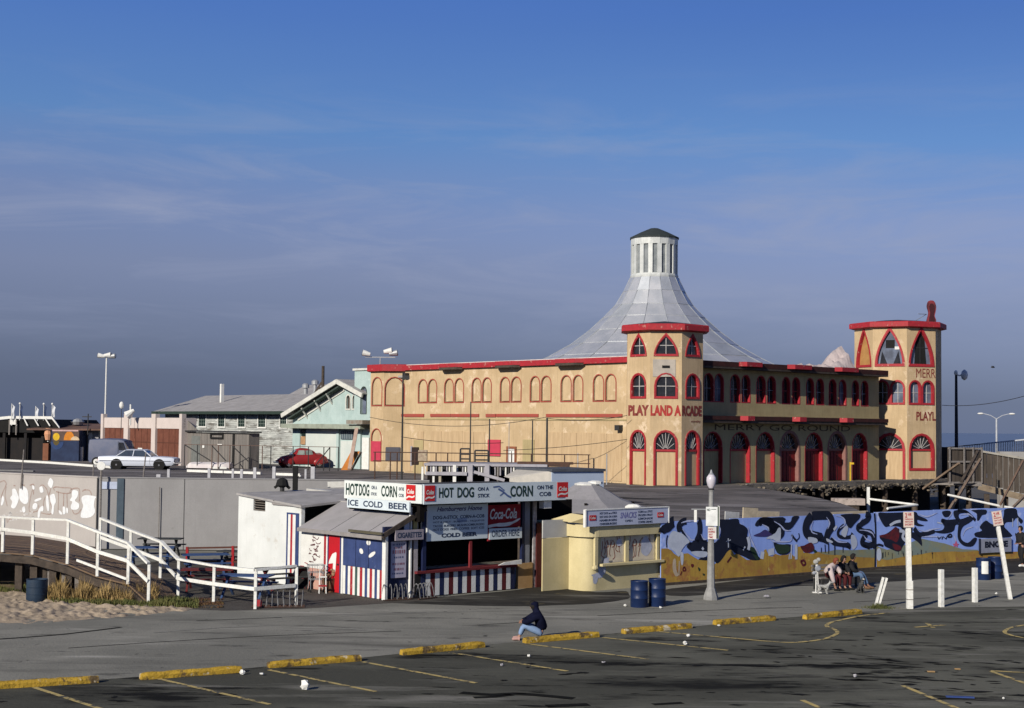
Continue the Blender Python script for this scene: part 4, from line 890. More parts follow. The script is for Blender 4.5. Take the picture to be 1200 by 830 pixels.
# cupola
cu = bpy.data.objects.new('cupola', None); COL.objects.link(cu); cu.parent = pb; cu.location = cc; cu.rotation_euler.z = R(-93.65) + pi/16
MB().lathe([(1.60, D(16.8)), (1.60, D(19.6))], (0, 0, 0), NG, 0).build('louvre_core', mat('dull_grey_louvre', (.24, .26, .27), (.15, .17, .18), sc=2), cu)
for i in range(NG):
    a = 2*pi*i/NG; MB().box(-.155, .155, -.10, .07, D(16.8), D(19.55)).build('cupola_post', mat('silver_paint', (.62, .64, .62), (.50, .52, .50), sc=2, rough=.5, metal=.1, streak=.3), cu)
    o = bpy.data.objects[-1] if False else None
k = 0
for o in [q for q in bpy.data.objects if q.parent == cu and q.name.startswith('cupola_post')]:
    a = 2*pi*k/NG; o.location = (1.60*cos(a), 1.60*sin(a), 0); o.rotation_euler.z = a + pi/2; k += 1
SILVP = MATS['silver_paint']
MB().lathe([(1.74, D(16.7)), (1.77, D(16.9)), (1.70, D(17.05)), (1.6, D(17.05))], (0, 0, 0), NG, 0).build('base_ring', SILVP, cu)
MB().lathe([(1.6, D(19.15)), (1.72, D(19.15)), (1.73, D(19.62)), (1.5, D(19.62))], (0, 0, 0), NG, 0).build('top_ring', SILVP, cu)
MB().lathe([(1.80, D(19.62)), (1.80, D(19.72)), (1.0, D(20.12)), (.30, D(20.42)), (.04, D(20.46))], (0, 0, 0), NG, 0).build('cap', mat('dark_verdigris_cap', (.035, .045, .045)), cu)
MB().lathe([(1.55, D(19.6)), (1.80, D(19.63))], (0, 0, 0), NG, 0, cap=False).build('cap_rim', IRON, cu)
# small aerial on the roof
# red boot-shaped neon sign on the right tower with its guy wires
o = thing('rooftop_sign', 'upright lobed red sign on top of the right tower', 'sign', Vector((C0.x+T2[0], C0.y+T2[1], D(13.3)+DZ)))
fs = f2[1]; p0 = dp(1091, 381, 103) ; p1 = dp(1091, 353, 103)
c_ = p0 - o.location; hgt = p1.z - p0.z
outl = [(-.26, 0), (.20, 0), (.34, .3), (.24, .62), (.30, .9), (.34, 1.3), (.18, hgt), (-.16, hgt), (-.28, 1.3), (-.18, .9), (-.22, .6), (-.30, .3)]
outl = [(x+c_.x, z+c_.z) for x, z in catmull(outl, 3, True)]
MB().prism(outl, c_.y-.10, c_.y+.10).build('sign_board', mat('faded_red_sign', (.26, .035, .045), (.07, .02, .025), sc=2), o)
MB().prism([( (x-c_.x)*.6+c_.x+.02, (z-c_.z-hgt/2)*.75+c_.z+hgt/2) for x, z in outl], c_.y-.13, c_.y-.102).build('dark_inset', mat('dark_maroon', (.05, .01, .015)), o)
mb = MB(); mb.tube((c_.x-.05, c_.y, -.4), (c_.x-.05, c_.y, c_.z+.1), .06); mb.tube((c_.x+.12, c_.y, -.4), (c_.x+.12, c_.y, c_.z+.1), .05); mb.build('post', IRON, o)
q = dp(1064, 381, 101.5) - o.location; MB().pipe([tuple(q), (c_.x-.3, c_.y, c_.z+.75)], .02, 4).build('guy_wire', GALV, o)
q2 = dp(1076, 368, 102) - o.location; MB().pipe([tuple(q2), (c_.x-.3, c_.y, c_.z+.75)], .02, 4).build('guy_wire', GALV, o)
# floodlights on the left end
def floods(name, label, base, ztop, heads, polem=GALV, r=.05):
    o = thing(name, label, 'floodlight', base); H = ztop - base.z
    MB().tube((0, 0, 0), (0, 0, H), r, r*.7).build('pole', polem, o)
    w_ = max(abs(h[0]) for h in heads); MB().box(-w_-.1, w_+.1, -.03, .03, H-.05, H+.02).build('crossarm', polem, o)
    for x, z, a, dark in heads:
        mb = MB(); mb.tube((x - .30*cos(a), -.1, H + z - .08), (x + .30*cos(a), -.1, H+z+.1*sin(a)), .14, .24, 10)
        h_ = mb.build('lamp_head', WHITE if not dark else GALV, o); MB().tube((x + .30*cos(a), -.1, H+z+.1*sin(a)), (x+.36*cos(a), -.1, H+z+.12*sin(a)), .2, .2, 10).build('lens', GLASSB, h_)
    return o
b = dp(445.5, 431, 108.5); b.z = 10.1; t = dp(445.5, 418.5, 108.5)
floods('roof_floodlights', 'pair of floodlights on a short mast on the left end of the arcade roof', b, t.z, [(-1.0, .25, 2.7, 0), (.55, .45, .2, 0), (.95, .30, .2, 1)])
b = dp(122, 541, 132); b.z = DZ; t = dp(122, 417.5, 132)
floods('tall_floodlight_mast', 'tall white mast with twin floodlights behind the garages', b, t.z, [(-.42, .05, 3.1, 0), (.1, .12, 0, 0), (.48, .02, 0, 1)], WHITE, .09)
# ================================================================== OTHER BUILDINGS ON THE PIER
PINK = mat('pinkish_white_render', (.62, .54, .50), (.56, .49, .45), sc=1.2, streak=.3, sdark=.75)
BROWND = mat('brown_garage_door', (.17, .062, .038), (.13, .045, .028), sc=2, streak=.3)
def parent_px(px, Y, z=DZ):
    p = dp(px, 500, Y); return Vector((p.x, p.y, z))
# ---- garages
o = thing('garage_row', 'low pinkish-white garage row with three brown doors', 'garage', parent_px(214, 116)); G = FR(o.location, A1)
zt = G.z(214, 490); zp = zt + .32; xl = G.x(119); zd = G.z(200, 502.5)
xs = [G.x(v) for v in (119, 121.5)], [G.x(v) for v in (146, 151)], [G.x(v) for v in (178.3, 183)], [G.x(v) for v in (211, 214)]
MB().box(xl, 0, .05, 1.2, zd, zt).build('wall', PINK, o, G)
MB().box(-.25, 0, .3, 1.2, 0, zd-.002).build('wall', PINK, o, G); MB().box(xl, xl+.25, .3, 1.2, 0, zd-.002).build('wall', PINK, o, G); MB().box(xl+.26, -.26, 1.0, 1.2, 0, zd-.002).build('wall', PINK, o, G)
for a, b in xs: MB().box(a, b, -.08, .3, 0, zp).build('pier', PINK, o, G)
for (a, b), (c, d) in zip(xs, xs[1:]):
    dr = MB().box(b+.01, c-.01, .12, .18, 0, zd).build('door', BROWND, o, G)
    for q in (.25, .5, .75): MB().box(b+(c-b)*q-.015, b+(c-b)*q+.015, .10, .119, .05, zd-.02).build('door_batten', mat('brown_batten', (.11, .04, .025)), dr)
    MB().box(b+.02, c-.02, .095, .119, zd*.60, zd*.60+.06).build('door_rail', MATS['brown_batten'], dr)
MB().box(G.x(161), G.x(166), .085, .09, G.z(163, 527), G.z(163, 525)).build('small_notice', WHITE, o, G)
MB().box(xl+.1, -.1, .1, 1.15, zt-.06, zt+.02).build('roof', ROOFING, o, G)
# ---- grey lean-to beside the garages
GRB = mat('grey_weathered_boards', (.22, .20, .18), (.15, .14, .13), sc=1.2, stretch=(3, 3, .4), streak=.4)
o = thing('grey_shed', 'grey vertical-boarded shed with a framed empty sign beside the garages', 'shed', parent_px(292, 109.5)); G = FR(o.location, A1)
xl = G.x(217); n = 22; w_ = -xl/n; z1 = G.z(292, 507.5); z0 = G.z(232, 504.5)
for k in range(n):
    MB().box(xl+k*w_+.01, xl+(k+1)*w_-.01, rnd(0, .02), .06, 0, z1-.02).build('board', GRB, o, G)
MB().prism([(xl-.1, z1+.02), (.15, z1), (.15, z1+.1), (xl-.1, z1+.12)], -.25, 1.0).build('roof', IRON, o, G)
MB().prism([(xl-.1, z1+.12), (xl-.1, z1+1.0), (xl+.1, z1+1.0), (G.x(232), z1+.13)], -.02, .05).build('gable_infill', GRB, o, G)
MB().box(-.15, 0, .07, .9, 0, z1-.02).build('side_wall', GRB, o, G)
a, b = G.x(247.5), G.x(262.5); zz0, zz1 = G.z(255, 514.5), G.z(255, 507.5)
MB().ring([(a, zz0), (b, zz0), (b, zz1), (a, zz1)], [(a+.13, zz0+.13), (b-.13, zz0+.13), (b-.13, zz1-.13), (a+.13, zz1-.13)], -.09, -.005).build('sign_frame', BLACK, o, G)
MB().box(G.x(273), G.x(275.5), -.03, -.004, .0, z1-.05).build('door_gap', BLACK, o, G)
MB().box(G.x(238.2), G.x(240.4), -.05, -.01, G.z(239, 525), G.z(239, 522)).build('round_notice', WHITE, o, G); MB().box(G.x(256), G.x(261), -.05, -.01, G.z(259, 522), G.z(259, 520.5)).build('small_notice', WHITE, o, G)
MB().box(G.x(225), G.x(235), -.02, -.005, .3, z1-.3).build('door_panel', mat('grey_green_panel', (.17, .18, .17)), o, G)
# ---- clapboard hall with a grey hipped roof
CLAP = mat('peeling_white_clapboard', (.46, .48, .45), (.29, .30, .29), sc=1.2, stretch=(.5, .5, 3), spots=[((.15, .145, .13), .9, .50, .60, (.6, .6, 3)), ((.62, .63, .60), 2, .56, .64, (.4, .4, 4))], bump=.1)
o = thing('clapboard_hall', 'long weathered white clapboard hall with grey hipped roof and small paned windows', 'building', parent_px(347, 121)); G = FR(o.location, A1)
xl = G.x(193); ze = G.z(347, 482.5); mb = MB(); nrow = 26
for k in range(nrow):
    z = ze*k/nrow; mb.add([(xl, 0, z), (1.2, 0, z), (1.2, .035, z+ze/nrow), (xl, .035, z+ze/nrow)], [(0, 1, 2, 3)]); mb.add([(xl, 0, z), (1.2, 0, z), (1.2, .035, z), (xl, .035, z)], [(0, 1, 2, 3)])
c_ = mb.build('clapboards', CLAP, o, G); c_['kind'] = 'stuff'
mb = MB(); mb.box(xl, 1.2, .04, .2, 0, ze); mb.box(xl, xl+.2, .2, 12, 0, ze); mb.build('wall', CLAP, o, G)
zr = G.z(300, 464, 6)+.1; rx0 = G.x(232, 6)+0; 
mb = MB(); e0, e1_, yb = xl-1.0, 2.2, 13
V = [(e0, -.8, ze), (e1_, -.8, ze), (e1_, yb, ze), (e0, yb, ze), (rx0+1, 6.2, zr), (e1_, 6.2, zr)]
mb.add(V, [(0, 1, 5, 4), (3, 0, 4), (2, 3, 4, 5), (0, 3, 2, 1)]); mb.build('roof', ROOFING, o, G)
MB().box(e0, e1_, -.86, -.80, ze-.22, ze+.03).build('eaves_board', mat('dark_green_fascia', (.03, .05, .04)), o, G)
for a, b in ((245, 284), (350, 386), (458, 496), (567, 607), (685, 721)):
    x0, x1 = G.x(180+a/4.615), G.x(180+b/4.615); z0, z1 = G.z(290, 500.3), G.z(290, 485)
    w1 = MB().ring([(x0-.1, z0-.12), (x1+.1, z0-.12), (x1+.1, z1+.1), (x0-.1, z1+.1)], [(x0, z0), (x1, z0), (x1, z1), (x0, z1)], -.07, .03).build('window', WHITE, o, G)
    MB().box(x0, x1, .0, .02, z0, z1).build('pane', mat('dark_green_glass', (.02, .035, .03), rough=.2, bump=0), w1)
    mb = MB()
    for q in (1, 2): mb.box(x0+(x1-x0)*q/3-.012, x0+(x1-x0)*q/3+.012, -.02, -.001, z0, z1)
    for q in (1, 2, 3): mb.box(x0, x1, -.022, -.002, z0+(z1-z0)*q/4-.012, z0+(z1-z0)*q/4+.012)
    mb.build('glazing_bars', mat('grey_green_bars', (.25, .30, .27)), w1)
MB().box(G.x(222.5), G.x(224), 3, 3.3, ze, ze+2.6).build('roof_post', WHITE, o, G)
# ---- big hipped hall behind
o = thing('far_hall', 'taller grey hipped roof rising behind the clapboard hall', 'building', parent_px(405, 142)); G = FR(o.location, A1)
xl = G.x(318); z0 = G.z(405, 478); z1 = G.z(370, 451, 9); xa_ = G.x(349, 8); xb_ = G.x(392, 8)
mb = MB(); mb.add([(xl-2, -1, z0-.6), (3, -1, z0-.6), (3, 19, z0-.6), (xl-2, 19, z0-.6), (xa_, 9, z1), (xb_+2, 9, z1)], [(0, 1, 5, 4), (3, 0, 4), (2, 3, 4, 5), (1, 2, 5)]); mb.build('roof', ROOFING, o, G)
MB().box(xl-1, 2.5, 0, 18, 0, z0-.62).build('wall', CLAP, o, G)
for v, yy in ((357.5, 455), (368.5, 451), (386, 455)):
    x = G.x(v, 4); z = G.z(v, yy, 4); MB().lathe([(.22, -1.0), (.22, 0), (.38, .02), (.38, .35), (.2, .5)], (x, 4, z), 10).build('roof_vent', GALV, o, G)
# ---- turquoise gabled building
TEAL = mat('pale_turquoise_paint', (.44, .55, .53), (.36, .47, .45), sc=1.3, streak=.35, sdark=.7, spots=[((.50, .60, .56), 2, .62, .7)])
TRIMW = mat('cream_white_trim', (.66, .66, .60))
o = thing('turquoise_building', 'pale turquoise gabled building with twin arched windows next to the arcade', 'building', parent_px(419, 112.5)); G = FR(o.location, A1)
xl = G.x(343); zl = G.z(419, 499); xp, zpk = G.hit(404, 452); xe, zle = G.hit(349, 484)
slope = (zpk-zle)/(xp-xe)
wl = [(xl, zl+.1), (1.5, zl+.1), (1.5, zpk-slope*(1.5-xp)), (xp, zpk), (xl, zpk-slope*(xp-xl))]
wins_ = [(1042, 1062), (1076, 1096)]
hs = []
for a, b in wins_: hs.append(arch(G.x(180+a/4.615), G.x(180+b/4.615), G.z(410, 479), G.z(410, 463.5)))
MB().wall(wl, hs, 0, .25).build('wall', TEAL, o, G)
for (a, b), h_ in zip(wins_, hs):
    x0, x1 = G.x(180+a/4.615), G.x(180+b/4.615); z0, z1 = G.z(410, 479), G.z(410, 463.5)
    w1 = MB().ring(arch(x0-.1, x1+.1, z0-.1, z1+.1), arch(x0, x1, z0, z1), -.05, .02).build('window', TRIMW, o, G); MB().flat(arch(x0, x1, z0, z1), .12).build('pane', mat('brown_glass', (.08, .06, .05), rough=.3), w1)
for s_ in (1,):
    ang = atan2(zpk-zle, xp-xe)
    p0 = (xe-1.2, -.0, zle-slope*1.2+.15); p1 = (xp, -.0, zpk+.30)
    MB().beam((p0[0], -.75, p0[2]), (p1[0], -.75, p1[2]), .14, .34).build('barge_board', TRIMW, o, G)
    MB().beam((p0[0]+.6, -.35, p0[2]-.25), (p1[0], -.35, p1[2]-.38), .5, .12).build('barge_soffit', mat('dark_green_soffit', (.05, .07, .06)), o, G)
    MB().beam((p0[0]+1.3, -.03, p0[2]-.30), (p1[0], -.03, p1[2]-.62), .08, .22).build('inner_trim', TRIMW, o, G)
    q1 = (1.6, -.75, zpk+.30-slope*(1.6-xp)); MB().beam((p1[0]+.01, -.75, p1[2]), q1, .14, .34).build('barge_board', TRIMW, o, G)
    V = [(p0[0], -.8, p0[2]+.18), (p1[0], -.8, p1[2]+.18), (1.6, -.8, q1[2]+.18)]
    V += [(x, 12, z) for x, y, z in V]; V += [(x, y, z-.1) for x, y, z in V]
    MB().add(V, [(0, 1, 4, 3), (1, 2, 5, 4), (6, 9, 10, 7), (7, 10, 11, 8), (0, 3, 9, 6), (2, 8, 11, 5), (0, 6, 7, 1), (1, 7, 8, 2), (3, 4, 10, 9), (4, 5, 11, 10)]).build('roof', ROOFING, o, G)
for t in (.22, .5, .75):
    x = xe + (xp-xe)*t; z = zle + slope*(x-xe); mb = MB(); mb.beam((x, -.6, z-.1), (x, 0, z-.9), .09); mb.box(x-.06, x+.06, -.6, 0, z-.2, z-.08); mb.build('bracket', TRIMW, o, G)
MB().box(xl-.4, 1.6, -.9, .25, zl-.25, zl+.09).build('canopy_ledge', mat('grey_green_ledge', (.33, .37, .30), (.25, .27, .22), sc=2), o, G)
# ground floor: separate wall bays, doors and grille
MB().box(xl, 1.5, .05, .2, 0, zl-.26).build('wall', TEAL, o, G)
def bay(a, b, ya, yb_, m_, nm, y0=-.04):
    x0, x1 = G.x(a), G.x(b); z0, z1 = max(.0, G.z((a+b)/2, yb_)), G.z((a+b)/2, ya); return MB().box(x0, x1, y0, .045, z0, z1).build(nm, m_, o, G)
bay(359, 395.5, 501.5, 552, mat('off_white_sheet', (.60, .64, .60), (.52, .58, .55), sc=.7, streak=.3, sdark=.8), 'shutter_panel')
bay(343.5, 352, 501.5, 552, TEAL, 'wall_panel'); bay(353.5, 358, 501.5, 511, mat('dark_green_glass', (.02, .035, .03)), 'window_pane'); bay(353, 358.5, 511.5, 521, mat('orange_tan_board', (.45, .27, .14)), 'board')
bay(400, 414.5, 505, 515, mat('blue_grey_grille', (.07, .10, .13)), 'grille'); bay(400, 414, 517, 552, MATS['off_white_sheet'], 'door_panel'); bay(425, 433, 513, 552, WHITE, 'door_panel')
mb = MB()
for k in range(7): xx = G.x(400.5+k*2.1); mb.box(xx-.03, xx+.03, -.07, -.041, G.z(407, 514.5), G.z(407, 505.5))
g_ = mb.build('grille_bar', mat('pale_grille_bar', (.30, .36, .36)), o, G); g_['kind'] = 'stuff'
bay(395.8, 398.5, 500.5, 552, TEAL, 'pilaster', -.12); bay(419.5, 424, 500.5, 552, TEAL, 'pilaster', -.12)
# tall parapet bay against the arcade
x0, x1 = G.x(418.5), G.x(440); zpar = G.z(425, 434.5); hw = arch(G.x(426.5), G.x(433), G.z(430, 485), G.z(430, 453.5))
MB().wall([(x0, zl+.12), (x1, zl+.12), (x1, zpar), (x0, zpar)], [hw], -.3, .1).build('parapet_wall', TEAL, o, G); MB().box(x0-.12, x1, -.42, .15, zpar+.003, zpar+.16).build('parapet_cap', TRIMW, o, G)
w1 = MB().ring(arch(G.x(426.2), G.x(433.3), G.z(430, 485.4), G.z(430, 453)), hw, -.35, -.29).build('window', mat('dark_green_soffit', (.05, .07, .06)), o, G); MB().flat(hw, -.15).build('pane', GLASSB, w1)
MB().box(x0, x1, .1, .3, zl+.1, zpar).build('parapet_back', TEAL, o, G)
MB().box(G.x(421), x1, -1.2, -.31, zl+.12, zl+.42).build('balcony_box', mat('rusty_balcony', (.27, .26, .22), (.22, .17, .13), sc=3), o, G)

# ---- dark open pavilion with white roof edge and flags, far left
o = thing('dark_pavilion', 'dark open-sided pavilion with a white roof edge at the far left', 'pavilion', parent_px(62, 128)); G = FR(o.location, R(-8))
xl = G.x(-60); a = G.x(12); zf = G.z(40, 489.5); 
MB().prism([(xl, zf-.75), (a, zf-.12), (0, zf-.12), (.7, zf-.9), (.7, zf-.78), (0, zf+.12), (a, zf+.12), (xl, zf-.5)], -.25, -.1).build('fascia', WHITE, o, G)
MB().prism([(xl, zf-.8), (a, zf-.14), (0, zf-.14), (.7, zf-.92), (.6, zf-1.3), (xl, zf-1.3)], -.09, 9).build('roof', BLACK, o, G)
for v, sl in ((14, 0), (20, 0), (30, .35), (42, .45), (55, .5)):
    x = G.x(v); MB().beam((x, -.3, zf-.1), (x+.12+sl*.6, -.3, zf-.70), .06, .10).build('rafter_end', WHITE, o, G)
for v in (13, 21): x = G.x(v); MB().box(x-.05, x+.05, -.35, -.26, zf-1.5, zf-.2).build('post', GREYW, o, G)
MB().box(G.x(13), G.x(21), -.34, -.27, zf-.62, zf-.2).build('sign_panel', WHITE, o, G)
MB().box(xl, -.2, 8, 8.2, 0, zf-1.3).build('back_wall', mat('near_black_shade', (.012, .011, .012), (.02, .016, .015), sc=2), o, G)  # near-black colour stands in for shade in the deep open interior
MB().box(xl, -.2, .5, .6, 0, 1.9).build('counter_front', MATS['near_black_shade'], o, G)
for v in (-20, 5, 30, 50): x = G.x(v); MB().box(x-.12, x+.12, 0, .2, 0, zf-1.3).build('column', MATS['near_black_shade'], o, G)
MB().box(G.x(52), G.x(58.5), -.2, .2, 0, zf-2.2).build('brown_pillar', mat('brown_pillar_paint', (.22, .09, .05)), o, G)
MB().box(G.x(58.8), G.x(60), -.5, -.35, 1.6, zf-1.2).build('white_post', WHITE, o, G)
MB().lathe([(.25, -.5), (.35, 0), (.25, .5)], (G.x(60), -.5, zf-1.4), 10).build('globe_light', mat('orange_white_globe', (.7, .35, .2)), o, G)
FLAGM = [mat('white_flag', (.7, .72, .75)), mat('blue_flag', (.03, .05, .12))]
for k, (v, top, lab) in enumerate(((13.5, 473, 'leftmost white flag on the dark pavilion roof'), (23, 473, 'dark blue flag on a pole, second from the left on the pavilion roof'), (41.5, 476, 'small furled white flag in the middle of the pavilion roof'), (51, 473.5, 'dark flag with white top, second from the right on the pavilion roof'), (61, 473.5, 'rightmost white flag on the dark pavilion roof'))):
    p = dp(v, 490, 128); t = dp(v, top, 128); f = thing('flagpole', lab, 'flag', p, 0, 'flags on the pavilion roof'); H = t.z-p.z
    MB().tube((0, 0, -.2), (0, 0, H), .035, .03, 6).build('pole', WHITE, f)
    mb = MB(); vs = []; n = 7
    for i in range(n):
        for j in range(3): vs.append((.03 + j*.11*(1-.3*i/n) , .08*sin(i*1.3+j), H-.05-i*.17-.12*j))
    mb.add(vs, [(i*3+j, i*3+j+1, (i+1)*3+j+1, (i+1)*3+j) for i in range(n-1) for j in range(2)]); mb.build('flag_cloth', FLAGM[1 if k in (1, 3) else 0], f, smooth=True, nrm=False)
    if k in (1, 3, 4): MB().ball((0, 0, H), .10).build('finial', WHITE, f)
# ---- mural shed, brown-roofed stalls, booth
o = thing('mural_shed', 'shed wall painted with yellow, orange and dark blue shapes left of the van', 'shed', parent_px(93, 126)); G = FR(o.location, 0)
xl = G.x(60.5); z1 = G.z(80, 504.5); MB().box(xl, 0, 0, 3, 0, z1).build('wall', mat('mural_dark_blue', (.02, .03, .07), (.03, .05, .11), sc=1), o, G)
def disc(cx, cy, r, y, m_, nm, a0=0, a1=2*pi, sq=1.0):
    c0 = G.hit(cx, cy); rr = r*126/1740; MB().flat([(c0[0]+rr*cos(a0+(a1-a0)*i/20), c0[1]+rr*sq*sin(a0+(a1-a0)*i/20)) for i in range(21)][:20 if a1-a0 > 6 else 21], y).build(nm, m_, o, G)
a, b = G.hit(61.5, 516.5), G.hit(93, 505); MB().flat([(a[0], a[1]), (b[0]-.02, a[1]), (b[0]-.02, z1-.05), (a[0], z1-.05)], -.01).build('mural_brown_band', mat('mural_brown', (.13, .085, .07)), o, G)
disc(66, 512, 3.9, -.02, mat('mural_yellow', (.75, .48, .03)), 'mural_sun', sq=1.15); disc(81, 516, 6.2, -.02, mat('mural_orange', (.70, .25, .03)), 'mural_orange_arch', 0, pi, 1.7); disc(88, 516, 5, -.03, mat('mural_cream', (.68, .52, .34)), 'mural_cream_arch', 0, pi, .9)
disc(67, 518, 7.5, -.018, mat('mural_blue', (.03, .06, .16)), 'mural_blue_bowl', pi, 2*pi, 1.2); disc(66, 517, 3.6, -.024, mat('mural_olive', (.12, .09, .03)), 'mural_olive_bowl', pi, 2*pi, 1.4)
a, b = G.hit(61.5, 505.5), G.hit(92, 504); MB().box(a[0], b[0], -.06, -.01, a[1], b[1]).build('pink_strip', mat('pink_strip_paint', (.6, .4, .38)), o, G)
o = thing('brown_roofed_stalls', 'low stalls with a long flat brown roof between pavilion and garages', 'building', parent_px(119, 128)); G = FR(o.location, 0)
xl = G.x(62); z1 = G.z(90, 503); z2 = G.z(90, 496.5)
MB().add([(xl-2, -.8, z1), (.5, -.8, z1+.05), (.5, 4, z2), (xl, 4, z2), (xl-2, -.8, z1-.12), (.5, -.8, z1-.1), (.5, 8, z1-.1), (xl, 8, z1-.1)], [(0, 1, 2, 3), (4, 5, 1, 0), (4, 5, 6, 7), (2, 3, 7, 6), (1, 2, 6, 5), (0, 3, 7, 4)]).build('roof', mat('red_brown_roof', (.17, .10, .075), (.12, .07, .055), sc=1.2), o, G)
MB().box(G.x(94), -.3, .2, 3, 0, z1-.15).build('wall', mat('pale_grey_siding', (.34, .34, .36), (.28, .28, .30), sc=2, stretch=(4, 4, .5)), o, G)
MB().box(G.x(103.5), G.x(108), .1, .19, 0, z1-.3).build('door', WHITE, o, G); MB().box(G.x(101.5), G.x(103), .1, .19, 0, z1-.2).build('dark_gap', BLACK, o, G)
MB().box(G.x(92), G.x(103), -1.5, -1.2, 0, 1.2).build('low_wall', WHITE, o, G)
MB().lathe([(.45, 0), (.6, .25), (.45, .45), (.1, .55)], (G.x(83), 2, z2-.1), 12).build('roof_vent', GALV, o, G)
# white dish and post above the garages
o = thing('roof_ventilator', 'white ventilator with curved hood behind the garage parapet', 'vent', parent_px(152.5, 121, 6.2)); t = dp(152, 474, 121).z-6.2
MB().tube((0, 0, -.5), (0, 0, t), .07).build('mast', WHITE, o); MB().tube((-.3, 0, .3), (.3, 0, .75), .35, .12, 10).build('hood', WHITE, o)
o = thing('pole_lamp', 'small white lamp on a thin pole behind the garage parapet', 'lamp', parent_px(142, 121, 5.8)); t = dp(142, 475, 121).z-5.8
MB().tube((0, 0, -.5), (0, 0, t), .03, .02, 6).build('pole', IRON, o); MB().ball((0, 0, t), (.2, .2, .3)).build('globe', WHITE, o)
o = thing('thin_pole', 'thin dark pole with small crossbar above the brown-roofed stalls', 'pole', parent_px(103, 127)); t = dp(103, 485, 127).z-DZ
MB().tube((0, 0, 0), (0, 0, t), .05).build('shaft', IRON, o); MB().box(-.5, .3, -.03, .03, t-.3, t-.22).build('crossbar', IRON, o)
# utility pole
o = thing('utility_pole', 'dark utility pole with crossarms and a brace behind the turquoise gable', 'pole', parent_px(377.5, 124)); t = dp(378, 429, 124).z-DZ
MB().tube((0, 0, 0), (0, 0, t), .17, .12).build('shaft', DKWOOD, o)
H = t
for dz_, w_ in ((1.05, .45), (1.35, .28)): MB().box(-w_*1.0, w_*1.0, -.08, .08, H-dz_-.9, H-dz_-.72).build('crossarm', DKWOOD, o)
a = dp(367.5, 462.5, 124)-o.location; b = dp(377, 448, 124)-o.location; MB().beam(tuple(a), tuple(b), .14).build('brace', DKWOOD, o)

# ================================================================== RIGHT SIDE: hoarding, bridge, pilings
HB = mat('weathered_hoarding', (.085, .068, .055), (.045, .037, .03), sc=1.3, streak=.6, sdark=.5, stretch=(3, 3, .5), spots=[((.15, .13, .11), 2, .62, .70)])
p0 = dp(1111, 566, 88); o = thing('timber_hoarding', 'tall dark weathered board hoarding raised on timbers at the right', 'fence', Vector((p0.x, p0.y, 0))); 
G = FR(o.location, R(20)); x1 = G.x(1150); zb0 = G.z(1111, 566); zt0 = G.z(1111, 524)
n = 9
for k in range(n):
    a, b = x1*k/n, x1*(k+1)/n; MB().box(a+.01, b-.01, rnd(0, .03), .06, zb0, zt0-.02*k).build('board', HB, o, G)
mb = MB()
for z in (zb0+.02, zb0+1.25, zt0-.08): mb = MB().box(0, x1, -.08, -.002, z-.05, z+.05); mb.build('rail', GREYW, o, G)
for x in (.05, x1*.45, x1*.72, x1-.05): MB().box(x-.05, x+.05, -.13, -.083, zb0, zt0).build('stud', GREYW, o, G)
G2 = FR(G.w(x1, 0), R(-14)); x2 = G2.x(1245); n = 15; za, zb_ = G2.z(1150, 529), G2.z(1200, 537.5); zc_, zd_ = G2.z(1150, 567), G2.z(1200, 580); xr = G2.x(1200)
for k in range(n):
    a, b = x2*k/n, x2*(k+1)/n; zt_ = za + (zb_-za)*a/xr; zz = zc_ + (zd_-zc_)*a/xr; MB().box(a+.01, b-.01, rnd(0, .04), .07, zz, zt_+rnd(-.05, .04)).build('board', HB, o, G2)
MB().beam((0, -.05, za), (x2, -.05, za+(zb_-za)*x2/xr), .10, .12).build('cap_rail', mat('pale_cap_rail', (.34, .32, .28)), o, G2)
MB().beam((-.2, -.12, zc_-.15), (x2, -.12, zc_-.15+(zd_-zc_)*x2/xr), .30, .36).build('sill_beam', mat('tan_timber', (.24, .19, .13), (.17, .13, .09), sc=2, spots=[((.12, .09, .06), 3, .6, .68)]), o, G2)
MB().beam((-2.8, -.12, zb0-.05), (0, -.12, zb0-.10), .3, .2).build('sill_beam', GREYW, o, G2)
for x in (.3, x2*.3, x2*.62, x2*.95): MB().box(x-.15, x+.15, .1, .4, 0, zd_).build('pile', DKWOOD, o, G2)
TAN = mat('pale_prop_timber', (.24, .175, .125), (.17, .12, .085), sc=3, streak=.3)
def prop(label, a, b, Ya, Yb, w_=.14, m_=TAN, cat='timber', name='timber_prop', group='props and pipes leaning under the pier edge'):
    p = dp(*a, Ya); q = dp(*b, Yb); o = MB().beam(tuple(p), tuple(q), w_, w_*.8).build(name, m_); return tag(o, label, cat, group)
prop('tan timber slanting up against the middle of the hoarding', (1112, 600), (1149, 538), 78, 85)
prop('darker timber slanting up beside the tan prop against the hoarding', (1127, 565), (1146, 529), 83, 85.5, .16, DKWOOD)
prop('thin timber slanting up at the right end of the hoarding', (1172, 592), (1199, 540), 77, 82, .10, mat('brown_prop', (.20, .13, .09)))
prop('timber slanting from the foot of the right tower to the hoarding', (1082, 573), (1124, 543), 90, 87, .14)
prop('short tan timber at the far right above the graffiti fence', (1187, 595), (1210, 572), 76, 79, .12)
prop('short timber rising just behind the graffiti fence under the hoarding', (1112, 598), (1118, 588), 74, 75, .12)
def pipe(label, a, b, Ya, Yb, r=.06, m_=WHITEP):
    p = dp(*a, Ya); q = dp(*b, Yb); o = MB().tube(tuple(p), tuple(q), r, r, 8).build('white_pipe', m_); return tag(o, label, 'pipe', 'props and pipes leaning under the pier edge')
pipe('white pipe forming the upper arm of the V shape under the pier', (1019, 585), (1075, 592), 78, 76)
pipe('white pipe forming the lower arm of the V shape under the pier', (1040, 596), (1075, 592), 74, 76)
